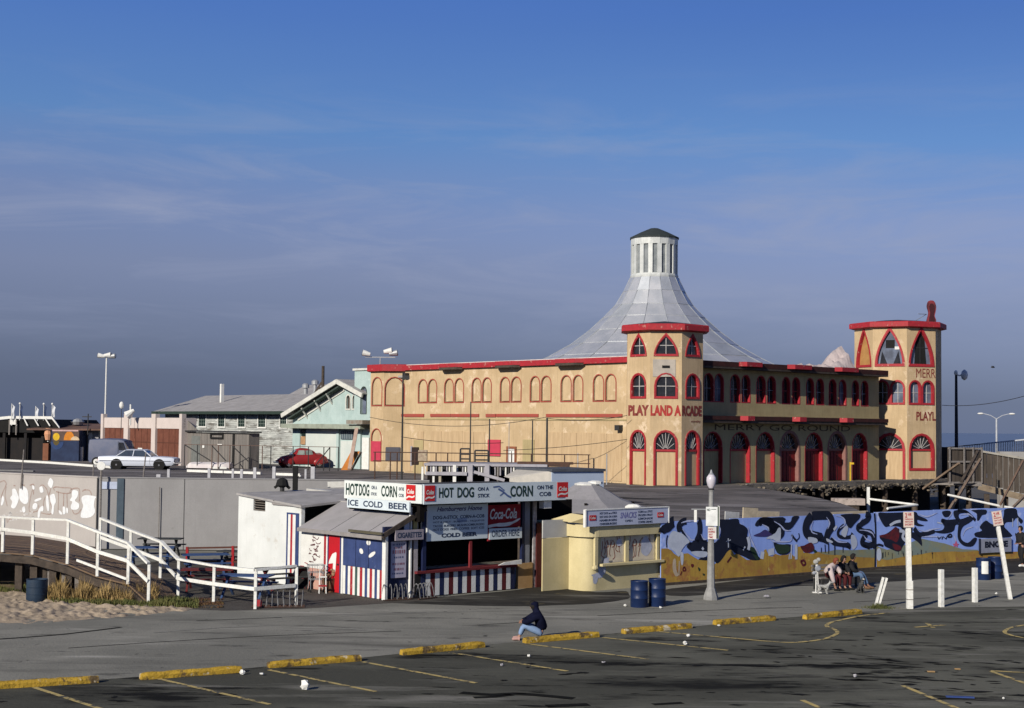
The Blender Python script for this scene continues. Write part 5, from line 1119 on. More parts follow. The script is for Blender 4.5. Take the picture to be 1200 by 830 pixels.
pipe('long white pipe slanting below the timber hoarding', (1111, 580), (1171, 593), 80, 76)
pipe('short white pipe lying at the right end of the long slanting pipe', (1177, 594), (1187, 595.5), 76, 76)
p = dp(1017.5, 592, 79); o = MB().box(-.07, .07, -.07, .07, -p.z, .95).build('short_white_post', WHITEP); o.location = p; tag(o, 'upright white post at the left end of the V shaped pipes', 'post')
p = dp(997, 589, 78); o = thing('concrete_block', 'mottled pale concrete block beside the slope edge under the pier', 'block', Vector((p.x, p.y, 0))); z = p.z
G = FR(o.location, R(5)); a, b = G.x(979), G.x(1014); MB().box(a, b, 0, .8, z-.15, z+.2).build('block_face', mat('mottled_block', (.48, .40, .35), (.38, .32, .28), sc=3, spots=[((.20, .16, .14), 6, .58, .64)]), o, G, bevel=.02); MB().box(a+.3, b-.3, .1, .7, 0, z-.152).build('plinth', DKWOOD, o, G)
# pier pilings and rubble under the right wing
for k, x in enumerate((4.5, 7.8, 11.2, 14.6, 18, 21.4, 24.8, 28)):
    p = F0.w(x, -2.9, -DZ); o = MB().lathe([(.2, 0), (.18, 2.25)], (0, 0, 0), 10).build('pier_piling', mat('barnacled_piling', (.10, .075, .055), (.06, .045, .035), sc=4, bump=.4)); o.location = p
    tag(o, ['piling under the first dark arcade arch beside the apron edge', 'piling below the second arcade arch', 'piling below the third arcade arch', 'piling below the first red arcade door', 'piling below the middle red arcade doors', 'piling below the yellow standpipe', 'piling below the big arched door of the right tower', 'last piling at the right corner of the right tower'][k], 'piling', 'pilings under the arcade walkway')
random.seed(3)
mb = MB()
for k in range(260):
    x = rnd(3.6, 29.5); y = -3.15 - abs(random.gauss(0, .25)); z = -.15 - abs(random.gauss(0, .22)); r_ = rnd(.05, .2)
    c = Vector((x, y, z)); a = rnd(0, pi); mb.beam(tuple(c), tuple(c + Vector((cos(a), .3*sin(a), rnd(-.6, .6)))*r_*1.8), r_, r_*rnd(.4, 1))
for k in range(160):
    x = rnd(3.6, 29.5); a = rnd(0, pi); c = Vector((x, rnd(-3.1, -2.6), .03)); r_ = rnd(.04, .14); mb.beam(tuple(c), tuple(c + Vector((cos(a), sin(a), 0))*r_*2), r_, r_*.8)
o = mb.build('rubble', mat('pale_rubble', (.19, .16, .12), (.07, .06, .05), sc=3), None, F0, nrm=False); tag(o, 'broken pale rubble and splinters along the edge of the arcade walkway', 'rubble', kind='stuff')
o = MB().tube((0, 0, 0), (0, 0, 1.25), .05, .05, 8).build('standpipe', mat('yellow_pipe', (.7, .45, .03))); tag(o, 'yellow standpipe in front of the last red arcade door', 'pipe')
p = F0.w(F0.x(996.5, -2.2), -2.2, 0); o.location = p; q = MB().box(-.04, .22, -.05, .05, 1.1, 1.22).build('pipe_elbow', MATS['yellow_pipe'], o)
o = MB().box(3.8, 27, -3.12, -3.0, .02, .07).build('edge_timber', GREYW, None, F0); tag(o, 'long grey edge timber along the arcade walkway', 'timber')
# dark wall just right of the tower
p = dp(1101, 520, 104); o = thing('dark_side_wall', 'dark shaded wall stub directly right of the right tower', 'wall', Vector((p.x, p.y, 0))); G = FR(o.location, R(-6)); MB().box(0, G.x(1112), 0, .4, 0, G.z(1106, 524)).build('wall_panel', mat('near_black_shade', (.012, .011, .012)), o, G)
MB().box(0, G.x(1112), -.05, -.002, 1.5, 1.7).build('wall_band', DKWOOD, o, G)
# approach bridge with railing
o = thing('approach_bridge', 'concrete approach bridge with metal railing climbing out of frame at the right', 'bridge', Vector((40, 118, 0))); 
pa, pb_ = dp(1095, 526.5, 125), dp(1215, 515, 112); d = (pb_-pa); 
def BR(t, z): v = pa + d*t - o.location; return (v.x, v.y, v.z + z)
nb_ = 60
MB().beam(BR(-.2, .05), BR(3, .05), .07, .07).build('top_rail', IRON, o); MB().beam(BR(-.2, -.85), BR(3, -.85), .06, .06).build('bottom_rail', IRON, o)
bal = MB().box(-.018, .018, -.018, .018, -.85, .03)
b0 = bal.build('baluster', IRON, o); b0.location = BR(0, 0)
for k in range(1, 150):
    c = b0.copy(); COL.objects.link(c); c.location = BR(k/nb_, 0)
MB().beam(BR(.52, .06), BR(3, .10), .12, .10).build('hand_rail', mat('pale_handrail', (.62, .64, .68)), o)
MB().beam(BR(-.3, -1.3), BR(3, -1.3), .5, .8).build('parapet', mat('pale_bridge_concrete', (.38, .37, .35), (.30, .29, .28), sc=1), o)
MB().beam(BR(-.3, -1.9), BR(3, -1.9), 7, .5).build('bridge_deck', CONC2, o)
for t in (0.1, .8, 1.6, 2.4): v = BR(t, -2); MB().box(v[0]-.4, v[0]+.4, v[1]-.4, v[1]+.4, 0, v[2]).build('pier_column', CONC2, o)
p = dp(1190, 534, 96); o = thing('concrete_ledge', 'pale concrete ledge behind the hoarding at the far right', 'wall', Vector((p.x-1, p.y, 0))); MB().box(0, 5, 0, .6, 0, dp(1190, 529.5, 96).z).build('ledge', MATS['pale_bridge_concrete'], o)
# lamp posts on the bridge side
p = dp(1121, 560, 108); p.z = 0; zt_ = dp(1121, 438, 108).z
o = thing('street_lamp', 'tall dark street lamp with one white lamp head to the right of the arcade', 'street lamp', p)
MB().tube((0, 0, 0), (0, 0, zt_), .16, .09, 10).build('pole', mat('blue_black_pole', (.03, .035, .05)), o); MB().pipe([(0, 0, zt_-.05), (.25, 0, zt_-.15), (.5, -.02, zt_-.02)], .05, 8).build('arm', WHITE, o)
MB().ball((-.02, 0, zt_+.05), (.14, .14, .2)).build('pole_cap', WHITE, o); MB().lathe([(.05, .35), (.20, .2), (.26, -.05), (.20, -.3), (.05, -.42)], (.60, 0, zt_-.05), 12).build('lamp_head', mat('lamp_white_glass', (.8, .8, .8), rough=.3), o, smooth=True)
p = dp(1168, 540, 128); p.z = 2; zt_ = dp(1168, 490.5, 128).z-2
o = thing('street_lamp', 'pale street lamp with two curved arms above the bridge railing', 'street lamp', p); LP_ = mat('pale_pole', (.5, .52, .55))
MB().tube((0, 0, 0), (0, 0, zt_), .10, .07, 8).build('pole', LP_, o)
for s_ in (-1, 1):
    MB().pipe([(0, 0, zt_-.05), (s_*.5, 0, zt_+.25), (s_*1.0, 0, zt_+.38), (s_*1.2, 0, zt_+.40)], .035, 6).build('arm', LP_, o); MB().ball((s_*1.35, 0, zt_+.40), (.28, .14, .09)).build('lamp_head', WHITE, o)
# telephone wires
mb = MB(); a, b = dp(1104, 475, 104), dp(1215, 460, 90); pts = [tuple(a.lerp(b, k/10) + Vector((0, 0, -1.2*(k/10)*(1-k/10)))) for k in range(11)]; mb.pipe(pts, .02, 4); tag(mb.build('overhead_wire', IRON), 'single overhead wire sagging from the right tower out of frame', 'wire')
for k, (x, y, lab) in enumerate(((1159, 260, 'larger dark bird high up near the right edge of the sky'), (1163.5, 430.5, 'dark bird flying left of the bridge lamp in the sky'))):
    if k == 0: continue
    p = dp(x, y, 150); o = thing('bird', lab, 'bird', p); MB().ball((0, 0, 0), (.22, .08, .08), 8, 5).build('body', IRON, o)
    for s_ in (-1, 1): MB().add([(.08, 0, .03), (-.08, 0, .03), (-.03, s_*.45, .14), (.05, s_*.25, .16)], [(0, 1, 2, 3)]).build('wing', IRON, o)
# ================================================================== FOOD STANDS
A0 = Vector((-4.25, 50.3, 0)); ST = FR(A0, A2); SL = FR(A0, A1)
WPANEL = mat('white_stand_panel', (.74, .74, .70), (.66, .66, .62), sc=1.5, streak=.25, sdark=.7)
YCREAM = mat('yellow_cream_render', (.64, .55, .31), (.54, .46, .25), sc=1.0, streak=.3, sdark=.7, bump=.1, spots=[((.40, .32, .18), 2.5, .68, .74)])
st = thing('hot_dog_stand', 'red, white and blue striped snack stand with big white lettered roof signs', 'snack stand', A0)
# --- left wall, seen bright in the sun (frame SL, x negative to the left)
def sx(px): return SL.x(px, 0, 660)
HW = 2.15
xw = [sx(v) for v in (352, 379.5, 382, 386, 399.5, 402.5, 448.5, 452.5)]
MB().box(xw[0], xw[1], 0, .08, .75, HW).build('white_panel', WPANEL, st, SL)
MB().box(xw[0], xw[1], .01, .09, 0, .75).build('faded_red_base', mat('faded_salmon', (.55, .22, .17), (.50, .35, .28), sc=2), st, SL)
MB().box(xw[0]+.02, xw[0]+.25, -.02, .009, 0, .78).build('red_stripe', RED, st, SL)
MB().box(xw[1], xw[2], -.01, .08, 0, HW).build('red_stripe', RED, st, SL); MB().box(xw[2], xw[3], -.005, .08, 0, HW).build('white_stripe', WHITE, st, SL)
dr = MB().box(xw[3], xw[4], -.04, .05, .02, HW-.06).build('door', mat('bright_red_door', (.50, .012, .02), (.44, .012, .018), sc=2, rough=.5), st, SL)
MB().box(xw[3]-.05, xw[3], -.06, .05, 0, HW).build('door_jamb', NAVY, st, SL); MB().box(xw[4], xw[4]+.05, -.06, .05, 0, HW).build('door_jamb', NAVY, st, SL); MB().box(xw[3], xw[4], -.06, .05, HW-.06, HW+.02).build('door_head', NAVY, st, SL)
xm = (xw[3]+xw[4])/2
MB().flat([(xm-.34, .98), (xm-.30, 1.10), (xm-.12, 1.34), (xm+.10, 1.42), (xm+.14, 1.38), (xm+.08, .72), (xm-.08, .72), (xm-.06, 1.02)], -.045).build('painted_arrow', WHITE, dr)
MB().ball((xw[4]-.1, -.07, 1.0), .035, 6, 4).build('handle', IRON, dr)
MB().box(xw[5], xw[6], -.02, .06, 1.0, HW-.02).build('shutter', NAVY, st, SL)
for q in (.33, .66): MB().box(xw[5]+(xw[6]-xw[5])*q-.01, xw[5]+(xw[6]-xw[5])*q+.01, -.03, -.02, 1.02, HW-.04).build('shutter_joint', DNAVY, st, SL)
MB().box(xw[4]+.05, xw[5], -.03, .06, 0, HW).build('white_post', WHITE, st, SL); MB().box(xw[6], xw[7], -.03, .07, 0, HW).build('white_post', WHITE, st, SL)
for (cx, cy, rx_, rz_, a) in ((432.5, 636, .13, .09, 0), (424, 646, .12, .09, -.4), (436.5, 650, .22, .07, .45)):
    c = SL.hit(cx, cy); MB().flat([(c[0]+rx_*cos(t)*cos(a)-rz_*sin(t)*sin(a), c[1]+rx_*cos(t)*sin(a)+rz_*sin(t)*cos(a)) for t in [i*pi/6 for i in range(12)]], -.024).build('white_paint_daub', WHITE, st, SL)
# striped skirting boards under the shutter
sc_ = [WHITE, NAVY, WHITE, RED, WHITE, mat('green_grey_stripe', (.05, .10, .09)), WHITE, RED, WHITE, NAVY, WHITE, RED, WHITE, NAVY, WHITE, RED]
n = 16; 
for k in range(n):
    a, b = xw[5]+(xw[6]-xw[5])*k/n, xw[5]+(xw[6]-xw[5])*(k+1)/n; MB().box(a+.004, b-.004, -.01-rnd(0, .008), .06, .02, .99).build('striped_board', sc_[k] if k % 2 == 0 else sc_[k], st, SL)
# black scribble on the white panel
mb = MB(); random.seed(11)
for k in range(16):
    u = rnd(362, 373); v = 629 + k*1.9; c = SL.hit(u, v); pts = [(c[0]+rnd(-.16, .16), c[1]+rnd(-.05, .05)) for _ in range(4)]; mb.stroke(catmull(pts, 3), .03, -.006)
g_ = mb.build('spray_scribble', mat('maroon_spray', (.13, .04, .05)), st, SL, nrm=False); g_['kind'] = 'stuff'
# --- sloping lean-to roof in sheets
e_l, e_r = SL.x(349, -.2, 624), .18
ztop = SL.z(495, 596, 1.55); sh = mat('grey_felt_roof', (.34, .325, .33), (.29, .28, .28), sc=1.2, bump=.12, spots=[((.12, .115, .12), 3, .68, .72, (.15, 1, 1))])
ns = 5
for k in range(ns):
    a, b = e_l+(e_r-e_l)*k/ns, e_l+(e_r-e_l)*(k+1)/ns; d_ = .012*(k % 2)
    vs = [(a+.01, -.22, HW+d_), (b-.01, -.22, HW+d_), (b-.01, 1.62, ztop+d_), (a+.01, 1.62, ztop+d_)]; vs += [(x, y, z-.06) for x, y, z in vs]
    MB().add(vs, [(0, 1, 2, 3), (7, 6, 5, 4), (0, 4, 5, 1), (1, 5, 6, 2), (2, 6, 7, 3), (3, 7, 4, 0)]).build('roof_sheet', sh, st, SL)
MB().box(e_l, e_r, -.24, -.221, HW-.12, HW+.01).build('fascia', mat('grey_fascia', (.30, .28, .27)), st, SL)
MB().box(SL.x(408, -.3, 625), SL.x(447, -.3, 628), -.30, -.245, HW+.05, HW+.14).build('rolled_awning', mat('olive_awning_roll', (.10, .09, .06)), st, SL)
MB().beam((e_r+.03, -.22, HW), (e_r+.03, 1.62, ztop), .06, .16).build('barge_board', DKWOOD, st, SL)
# main block body and interior, dark
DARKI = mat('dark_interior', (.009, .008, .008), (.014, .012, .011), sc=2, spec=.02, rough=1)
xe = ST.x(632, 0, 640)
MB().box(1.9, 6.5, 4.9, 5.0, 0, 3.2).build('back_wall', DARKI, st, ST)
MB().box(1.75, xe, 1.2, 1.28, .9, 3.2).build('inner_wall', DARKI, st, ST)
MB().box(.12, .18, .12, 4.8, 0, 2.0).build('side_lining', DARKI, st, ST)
# price-list wall between corner and pillar
x1 = ST.x(480, 0, 660)
MB().box(0, x1, .0, .1, 0, 2.45).build('blue_wall', DNAVY, st, ST)
pl = MB().box(ST.x(458.5, -.05, 650), ST.x(476, -.05, 650), -.05, -.005, ST.z(467, 677), ST.z(467, 634.5)).build('price_list', mat('lilac_poster', (.50, .47, .55), (.45, .42, .52), sc=4, bump=.02), st, ST)
a, b = ST.x(460, -.05, 650), ST.x(474.5, -.05, 650)
for k, (v, h_, s_) in enumerate(((637, .06, 'SNACKS'), (640.5, .07, 'COLD'), (644.5, .12, 'DRINKS'), (652, .06, 'PIZZA'), (659.5, .07, 'CORN'), (665.5, .08, 'CHIPS'), (671, .05, 'ICE'))):
    z = ST.z(467, v); i_ = .06 if k % 2 else .0
    mb = MB(); xx = a+i_
    while xx < b-i_-.03: w__ = rnd(.02, .07); mb.flat([(xx, z-h_), (min(xx+w__, b), z-h_), (min(xx+w__, b), z), (xx, z)], -.054); xx += w__+rnd(.015, .05)
    q_ = mb.build('price_line', mat('faint_pink_text', (.30, .14, .18)) if k % 3 else mat('faint_blue_text', (.12, .14, .25)), pl, nrm=False); q_['kind'] = 'stuff'
MB().box(ST.x(480.5, -.08, 650), ST.x(482, -.08, 650), -.10, .0, 0, 3.1).build('white_post', WHITE, st, ST); MB().box(ST.x(484.5, -.05, 650), ST.x(489, -.05, 650), -.08, .05, 0, 3.1).build('pale_pillar', mat('pinkish_grey_post', (.44, .40, .40)), st, ST)
MB().box(ST.x(482.2, -.05, 650), ST.x(484.2, -.05, 650), -.05, .0, 0, 3.1).build('brown_gap', RUST, st, ST)
MB().box(ST.x(493.5, -.05, 650), ST.x(495, -.05, 650), -.06, .0, 2.3, 3.2).build('white_post', WHITE, st, ST)
MB().box(ST.x(495, -.1, 650), ST.x(499, -.1, 650), -.12, .02, .9, 3.2).build('blue_post', DNAVY, st, ST)
a, b = ST.x(463, -.22, 625), ST.x(495.8, -.22, 625); z0, z1 = ST.z(480, 633, -.22), ST.z(480, 621, -.22)
sg = MB().box(a, b, -.25, -.20, z0, z1).build('cigarettes_sign', mat('mauve_sign', (.36, .32, .36)), st, ST); text('CIGARETTES', sg, None, a+.08, b-.08, z0+.08, z1-.08, -.254, TEXTB, .03)
MB().box(ST.x(474, -.1, 610), ST.x(480, -.1, 610), -.1, -.06, ST.z(477, 621), ST.z(477, 609)).build('ice_poster', mat('bluish_poster', (.45, .50, .62)), st, ST); MB().box(ST.x(484.5, -.1, 610), ST.x(489, -.1, 610), -.12, -.085, ST.z(487, 620), ST.z(487, 608)).build('yellow_notice', mat('yellowed_notice', (.45, .38, .16)), st, ST)
# counter
xc0, xc1 = ST.x(489, -.25, 690), ST.x(607, -.25, 680)
MB().box(xc0, xc1, -.24, .4, .82, .90).build('counter_top', mat('dull_red_counter', (.16, .02, .025)), st, ST)
n = 21
for k in range(n):
    a, b = xc0+.25+(xc1-xc0-.3)*k/n, xc0+.25+(xc1-xc0-.3)*(k+1)/n
    m_ = WPANEL if k % 2 == 1 else (DNAVY if k % 4 == 0 else mat('dark_red_stripe', (.10, .012, .015)))
    MB().box(a+.004, b-.004, -.13, -.08, .03, .80).build('counter_board', m_, st, ST)
MB().box(xc0, xc0+.24, -.12, -.07, 0, .8).build('counter_end', BLACK, st, ST)
MB().box(xc0+.2, xc1, -.07, 0, 0, .8).build('counter_back', BLACK, st, ST)
x = ST.x(551.5, -.1, 650); MB().box(x-.05, x+.05, -.12, -.04, .9, ST.z(551, 634)).build('red_post', mat('dull_red_post', (.22, .025, .03)), st, ST)
a, b = ST.x(584, -.3, 664), ST.x(611, -.3, 664); MB().prism([(a, .93), (b, .92), (b, 1.08), (a+.3, 1.02)], -.32, -.26).build('white_flap', WHITE, st, ST)
# signs over the counter
ym = -.12
a, b = ST.x(501, ym, 610), ST.x(571, ym, 610); zt_, zb_ = ST.z(501, 592.5, ym), ST.z(501, 634.5, ym)
mn_ = MB().box(a, b, ym-.03, ym+.02, zb_, zt_).build('menu_board', SIGNB, st, ST); MB().box(a-.06, a, ym-.04, ym+.03, zb_, zt_).build('white_edge', WHITE, mn_)
W_ = b-a; Hh = zt_-zb_
def mt(s_, x0, x1, f0, f1, m_=TEXTB, bold=.02, shear=0): text(s_, mn_, None, a+W_*x0, a+W_*x1, zb_+Hh*f0, zb_+Hh*f1, ym-.034, m_, bold, shear=shear)
mt('Hamburgers Home', .14, .90, .78, .95, mat('purple_script', (.06, .04, .15)), .02, .35)
mt('DOG-A-STICK  CORN-A-COB', .08, .94, .60, .70, TEXTB, .03)
mt('HOT & JUICY - BURRITOS - TAQUITOS', .08, .94, .48, .545); mt('TACOS  BURGERS  MUSHROOMBURGERS', .08, .94, .38, .445); mt('HOT DOGS  FRIES  COFFEE  SOFT ICES', .08, .94, .28, .345)
mt('COLD BEER', .22, .82, .08, .20, TEXTB, .05)
MB().flat([(a+W_*.46, zb_+Hh*.60), (a+W_*.66, zb_+Hh*.62), (a+W_*.62, zb_+Hh*.50), (a+W_*.5, zb_+Hh*.48)], ym-.0335).build('faded_patch', mat('faded_blue_patch', (.40, .48, .62)), mn_)
a, b = ST.x(571.3, ym, 610), ST.x(609.5, ym, 610); z1, z0 = ST.z(590, 591.5, ym), ST.z(590, 618, ym)
ck = MB().box(a, b, ym-.02, ym+.02, z0, z1).build('soda_sign', mat('deep_soda_red', (.30, .012, .02)), st, ST)
text('Coca-Cola', ck, None, a+.10, b-.18, z0+.30, z0+.68, ym-.024, WHITE, .02, shear=.3)
wv = [(a+.02+(b-a-.04)*t, z0+.05+.22*t*t+.03*sin(t*7)) for t in [i/12 for i in range(13)]]
MB().stroke(wv, [.10]*4+[.13]*5+[.08]*3+[.04], ym-.0245).build('white_wave', WHITE, ck, nrm=False)
z1, z0 = ST.z(590, 618.8, ym), ST.z(590, 631.5, ym)
oh = MB().box(a+.05, b+.05, ym-.05, ym-.022, z0, z1).build('order_sign', SIGNB, st, ST); text('ORDER HERE', oh, None, a+.16, b-.08, z0+.08, z1-.07, ym-.054, TEXTB, .01)
MB().box(a, a+.12, ym-.02, ym+.02, z0-.05, z1-.02).build('red_edge', RED, st, ST)
# right end: pillars, brown box
for p0, p1, z0, z1, m_, y0, nm in ((611.5, 614, .9, 3.2, DNAVY, -.05, 'blue_post'), (614.6, 620.5, .9, 3.2, mat('grey_blue_column', (.24, .26, .32)), -.03, 'column'), (620.7, 624.5, .0, 3.2, BLACK, .0, 'dark_gap'), (624.6, 628.6, 0, 3.2, mat('pale_column', (.50, .50, .52), (.30, .25, .25), sc=4), -.05, 'column'), (629, 636.5, 0, 2.35, mat('dark_red_post', (.075, .012, .012)), -.12, 'red_post'),
                             (607.5, 624.3, 0, .92, mat('tan_box', (.42, .27, .13), (.36, .22, .10), sc=2), -.08, 'timber_box')):
    MB().box(ST.x(p0, y0, 650), ST.x(p1, y0, 650), y0, y0+.12, z0, z1).build(nm, m_, st, ST)
# roof slab and sign boxes
ys = -.7
cxs = ST.x(496, ys, 578); xr_ = ST.x(662, ys, 575)
zs1, zs0 = ST.z(580, 566, ys), ST.z(580, 588.5, ys)
yl = -SL.x(405, cxs, 575)
MB().box(cxs+.1, xr_-.1, ys+.08, yl+ys, zs0-.02, zs1-.12).build('roof_slab', mat('dark_roof_slab', (.05, .05, .05)), st, ST)
rs = MB().box(cxs, xr_, ys-.04, ys+.06, zs0, zs1).build('roof_sign', SIGNB, st, ST)
def rt(s_, p0, p1, v0, v1, m_=TEXTD, bold=.03):
    a, b = ST.x(p0, ys, 575), ST.x(p1, ys, 575); text(s_, rs, None, a, b, ST.z((p0+p1)/2, v1, ys), ST.z((p0+p1)/2, v0, ys), ys-.046, m_, bold)
rt('HOT', 513.5, 530.5, 571.5, 583.5); rt('DOG', 535, 554.5, 571, 583.3); rt('ON A', 559, 572, 570.8, 575.2, TEXTB); rt('STICK', 559, 573, 578.6, 583, TEXTB)
rt('CORN', 597, 623.5, 569.2, 582.2); rt('ON THE', 628.5, 647, 568.8, 573.5, TEXTB); rt('COB', 631, 645, 576.5, 581.5, TEXTB)
mb = MB(); P_ = lambda u, v: (ST.x(u, ys, 575), ST.z(u, v, ys))
for pts, w_ in (([(583, 573), (588, 576), (594, 581), (598, 583)], .07), ([(577, 571), (584, 570), (590, 575)], .05), ([(585, 581), (590, 577)], .04)): mb.stroke([P_(*p) for p in pts], w_, ys-.047)
mb.build('corncob_drawing', mat('blue_drawing', (.10, .16, .35)), rs, nrm=False)
def soda(parent, fr, p0, p1, v0, v1, yy, py=575):
    a, b = fr.x(p0, yy, py), fr.x(p1, yy, py); z1, z0 = fr.z(p0, v0, yy), fr.z(p0, v1, yy)
    c = MB().box(a, b, yy-.06, yy-.041, z0, z1).build('soda_badge', SODA, parent); w_ = b-a; h_ = z1-z0
    text('Coke', c, None, a+w_*.12, b-w_*.12, z0+h_*.42, z0+h_*.72, yy-.064, WHITE, .03, shear=.2)
    MB().stroke([(a+w_*(.04+.92*t), z0+h_*(.12+.20*t+.06*sin(t*6))) for t in [i/10 for i in range(11)]], h_*.10, yy-.064).build('white_wave', WHITE, c, nrm=False)
soda(rs, ST, 497, 508.5, 569.2, 587.5, ys); soda(rs, ST, 652, 664.5, 565.3, 583.0, ys)
MB().box(ST.x(633, ys+.3, 590), ST.x(642, ys+.3, 590), ys+.1, ys+.35, zs0-.30, zs0-.001).build('bracket', WHITE, st, ST)
ls = MB().box(-yl-.0, -ys+.0, cxs-.06, cxs+.06, zs0+.02, zs1-.01).build('roof_sign', SIGNW, st, SL)
def ltx(s_, p0, p1, v0, v1, v0b, v1b, m_=TEXTD, bold=.03, yy=None):
    yy = cxs if yy is None else yy; a, b = SL.x(p0, yy, 575), SL.x(p1, yy, 575); text(s_, ls, None, a, b, SL.z(p0, v1, yy), SL.z(p0, v0, yy), yy-.066, m_, bold)
ltx('HOT', 407, 421.5, 566, 580, 0, 0); ltx('DOG', 422.5, 434.5, 567, 581, 0, 0); ltx('ON A', 437, 443.5, 569, 573.5, 0, 0, TEXTB); ltx('STICK', 436.5, 443.5, 577, 580.5, 0, 0, TEXTB)
ltx('CORN', 448.5, 467, 568.8, 582, 0, 0); ltx('ON THE', 469, 475, 571, 575, 0, 0, TEXTB); ltx('COB', 469, 475, 578.5, 582.5, 0, 0, TEXTB)
soda(ls, SL, 477.5, 488, 568, 586, cxs-.03)
ys2 = cxs - .25
a, b = SL.x(407.5, ys2, 590), SL.x(480.5, ys2, 595); z1, z0 = SL.z(480, 588.5, ys2), SL.z(480, 600.5, ys2)
ib = MB().box(a, b, ys2-.03, ys2+.03, z0, z1).build('beer_sign', SIGNB, st, SL); L3 = b-a
for s_, f0, f1 in (('ICE', .02, .19), ('COLD', .27, .585), ('BEER', .68, .98)): text(s_, ib, None, a+L3*f0, a+L3*f1, z0+.07, z1-.06, ys2-.034, TEXTB, .03)
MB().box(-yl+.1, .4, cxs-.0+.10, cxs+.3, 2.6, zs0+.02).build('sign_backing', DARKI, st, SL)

# --- white shack behind the stand
sk = thing('white_shack', 'small plain white shack with a louvred vent behind the snack stand', 'shack', SL.w(-9.4, 0, 0)); SK = FR(sk.location, A1)
xr = SK.x(352.5, 0, 640); zl, zr = SK.z(283, 578.5), SK.z(352.5, 592.5)
WS = mat('bright_white_stucco', (.72, .74, .72), (.64, .66, .64), sc=.9, streak=.22, sdark=.7, spots=[((.54, .53, .49), 2, .60, .70)], bump=.05)
vx0, vx1 = SK.x(297, 0, 592), SK.x(311, 0, 592); vz0, vz1 = SK.z(304, 599), SK.z(304, 585)
MB().wall([(0, 0), (xr, 0), (xr, zr), (0, zl)], [[(vx0, vz0), (vx1, vz0), (vx1, vz1), (vx0, vz1)]], 0, .15).build('wall', WS, sk, SK)
v_ = MB().box(vx0, vx1, .08, .1, vz0, vz1).build('vent', DARKI, sk, SK)
for k in range(5): z = vz0+(vz1-vz0)*(k+.3)/5; MB().beam((vx0, .03, z), (vx1, .03, z), .06, .015, up=(0, .6, 1)).build('louvre', mat('grey_brown_louvre', (.30, .26, .22)), v_)
dd = [SK.x(v, 0, 620) for v in (336.5, 338.3, 341.2, 343.6, 347.0, 350.5)]; zt_ = SK.z(343, 603)
for (a, b), m_ in zip(zip(dd, dd[1:]), (NAVY, WHITE, RED, WHITE, NAVY)): MB().box(a, b, -.03, -.002, .05, zt_).build('striped_board', m_, sk, SK)
MB().box(dd[0], dd[-1], -.035, -.002, zt_, zt_+.06).build('door_head', NAVY, sk, SK)
MB().box(xr-1.9, xr+.02, -.06, -.002, zr-.05, zr+.03).build('trim_strip', mat('grey_fascia', (.3, .28, .27)), sk, SK)
vs = [(-.04, -.08, zl+.02), (xr+.1, -.08, zr+.0), (xr+.1, 4.6, zr+.35), (-.04, 4.6, zl+.10)]; vs += [(x, y, z-.08) for x, y, z in vs]
MB().add(vs, [(0, 1, 2, 3), (7, 6, 5, 4), (0, 4, 5, 1), (1, 5, 6, 2), (2, 6, 7, 3), (3, 7, 4, 0)]).build('roof', ROOFING, sk, SK)
MB().box(.0, xr, 4.2, 4.35, 0, zr+.2).build('back_wall', WS, sk, SK); MB().box(0, .12, .16, 4.2, 0, zl-.1).build('side_wall', WS, sk, SK)
p = dp(330.5, 581, 58.2); o = thing('roof_cowl', 'black ragged metal cowl standing on the white shack roof', 'vent', p); 
mb = MB(); mb.tube((0, 0, -.1), (0, 0, .35), .09); mb.build('pipe', IRON, o)
mb = MB(); mb.lathe([(.10, .32), (.26, .40), (.20, .62), (.05, .70)], (0, 0, 0), 9); mb.beam((-.30, 0, .30), (-.05, 0, .50), .1); mb.beam((.30, 0, .28), (.05, 0, .5), .1); mb.build('hood', BLACK, o)
p = dp(346, 566, 62); p = Vector((p.x, p.y, 0)); o = thing('fairy_light_post', 'dark square post standing behind the white shack', 'post', p); MB().box(-.1, .1, -.1, .1, 0, dp(346, 546, 62).z).build('post', BLACK, o); MB().ball((0.2, 0, dp(346, 558, 62).z), .05).build('lamp', WHITE, o)
for lab, a, b, Y, th in (('long white board lying on the roofs left of the lettered signs', (362, 577), (404, 582), 59, .32), ('pale flat roof edge board behind the white board', (387, 568), (424, 567), 64, .25)):
    p, q = dp(*a, Y), dp(*b, Y-.5); o = MB().beam(tuple(p), tuple(q), .5, th).build('roof_board', mat('offwhite_board', (.55, .55, .52), (.42, .41, .38), sc=2)); tag(o, lab, 'board')
# grey flat roof between the shack and the signs
o = thing('flat_roofed_store', 'low store with grey flat roof between the shack and the roof signs', 'shed', SL.w(-5.1, 1.75, 0)); G = FR(o.location, A1)
MB().box(0, 3.65, .0, 3.4, 0, 3.0).build('wall', sh, o, G); MB().box(-.15, 3.7, -.1, 3.6, 3.002, 3.08).build('roof', ROOFING, o, G)

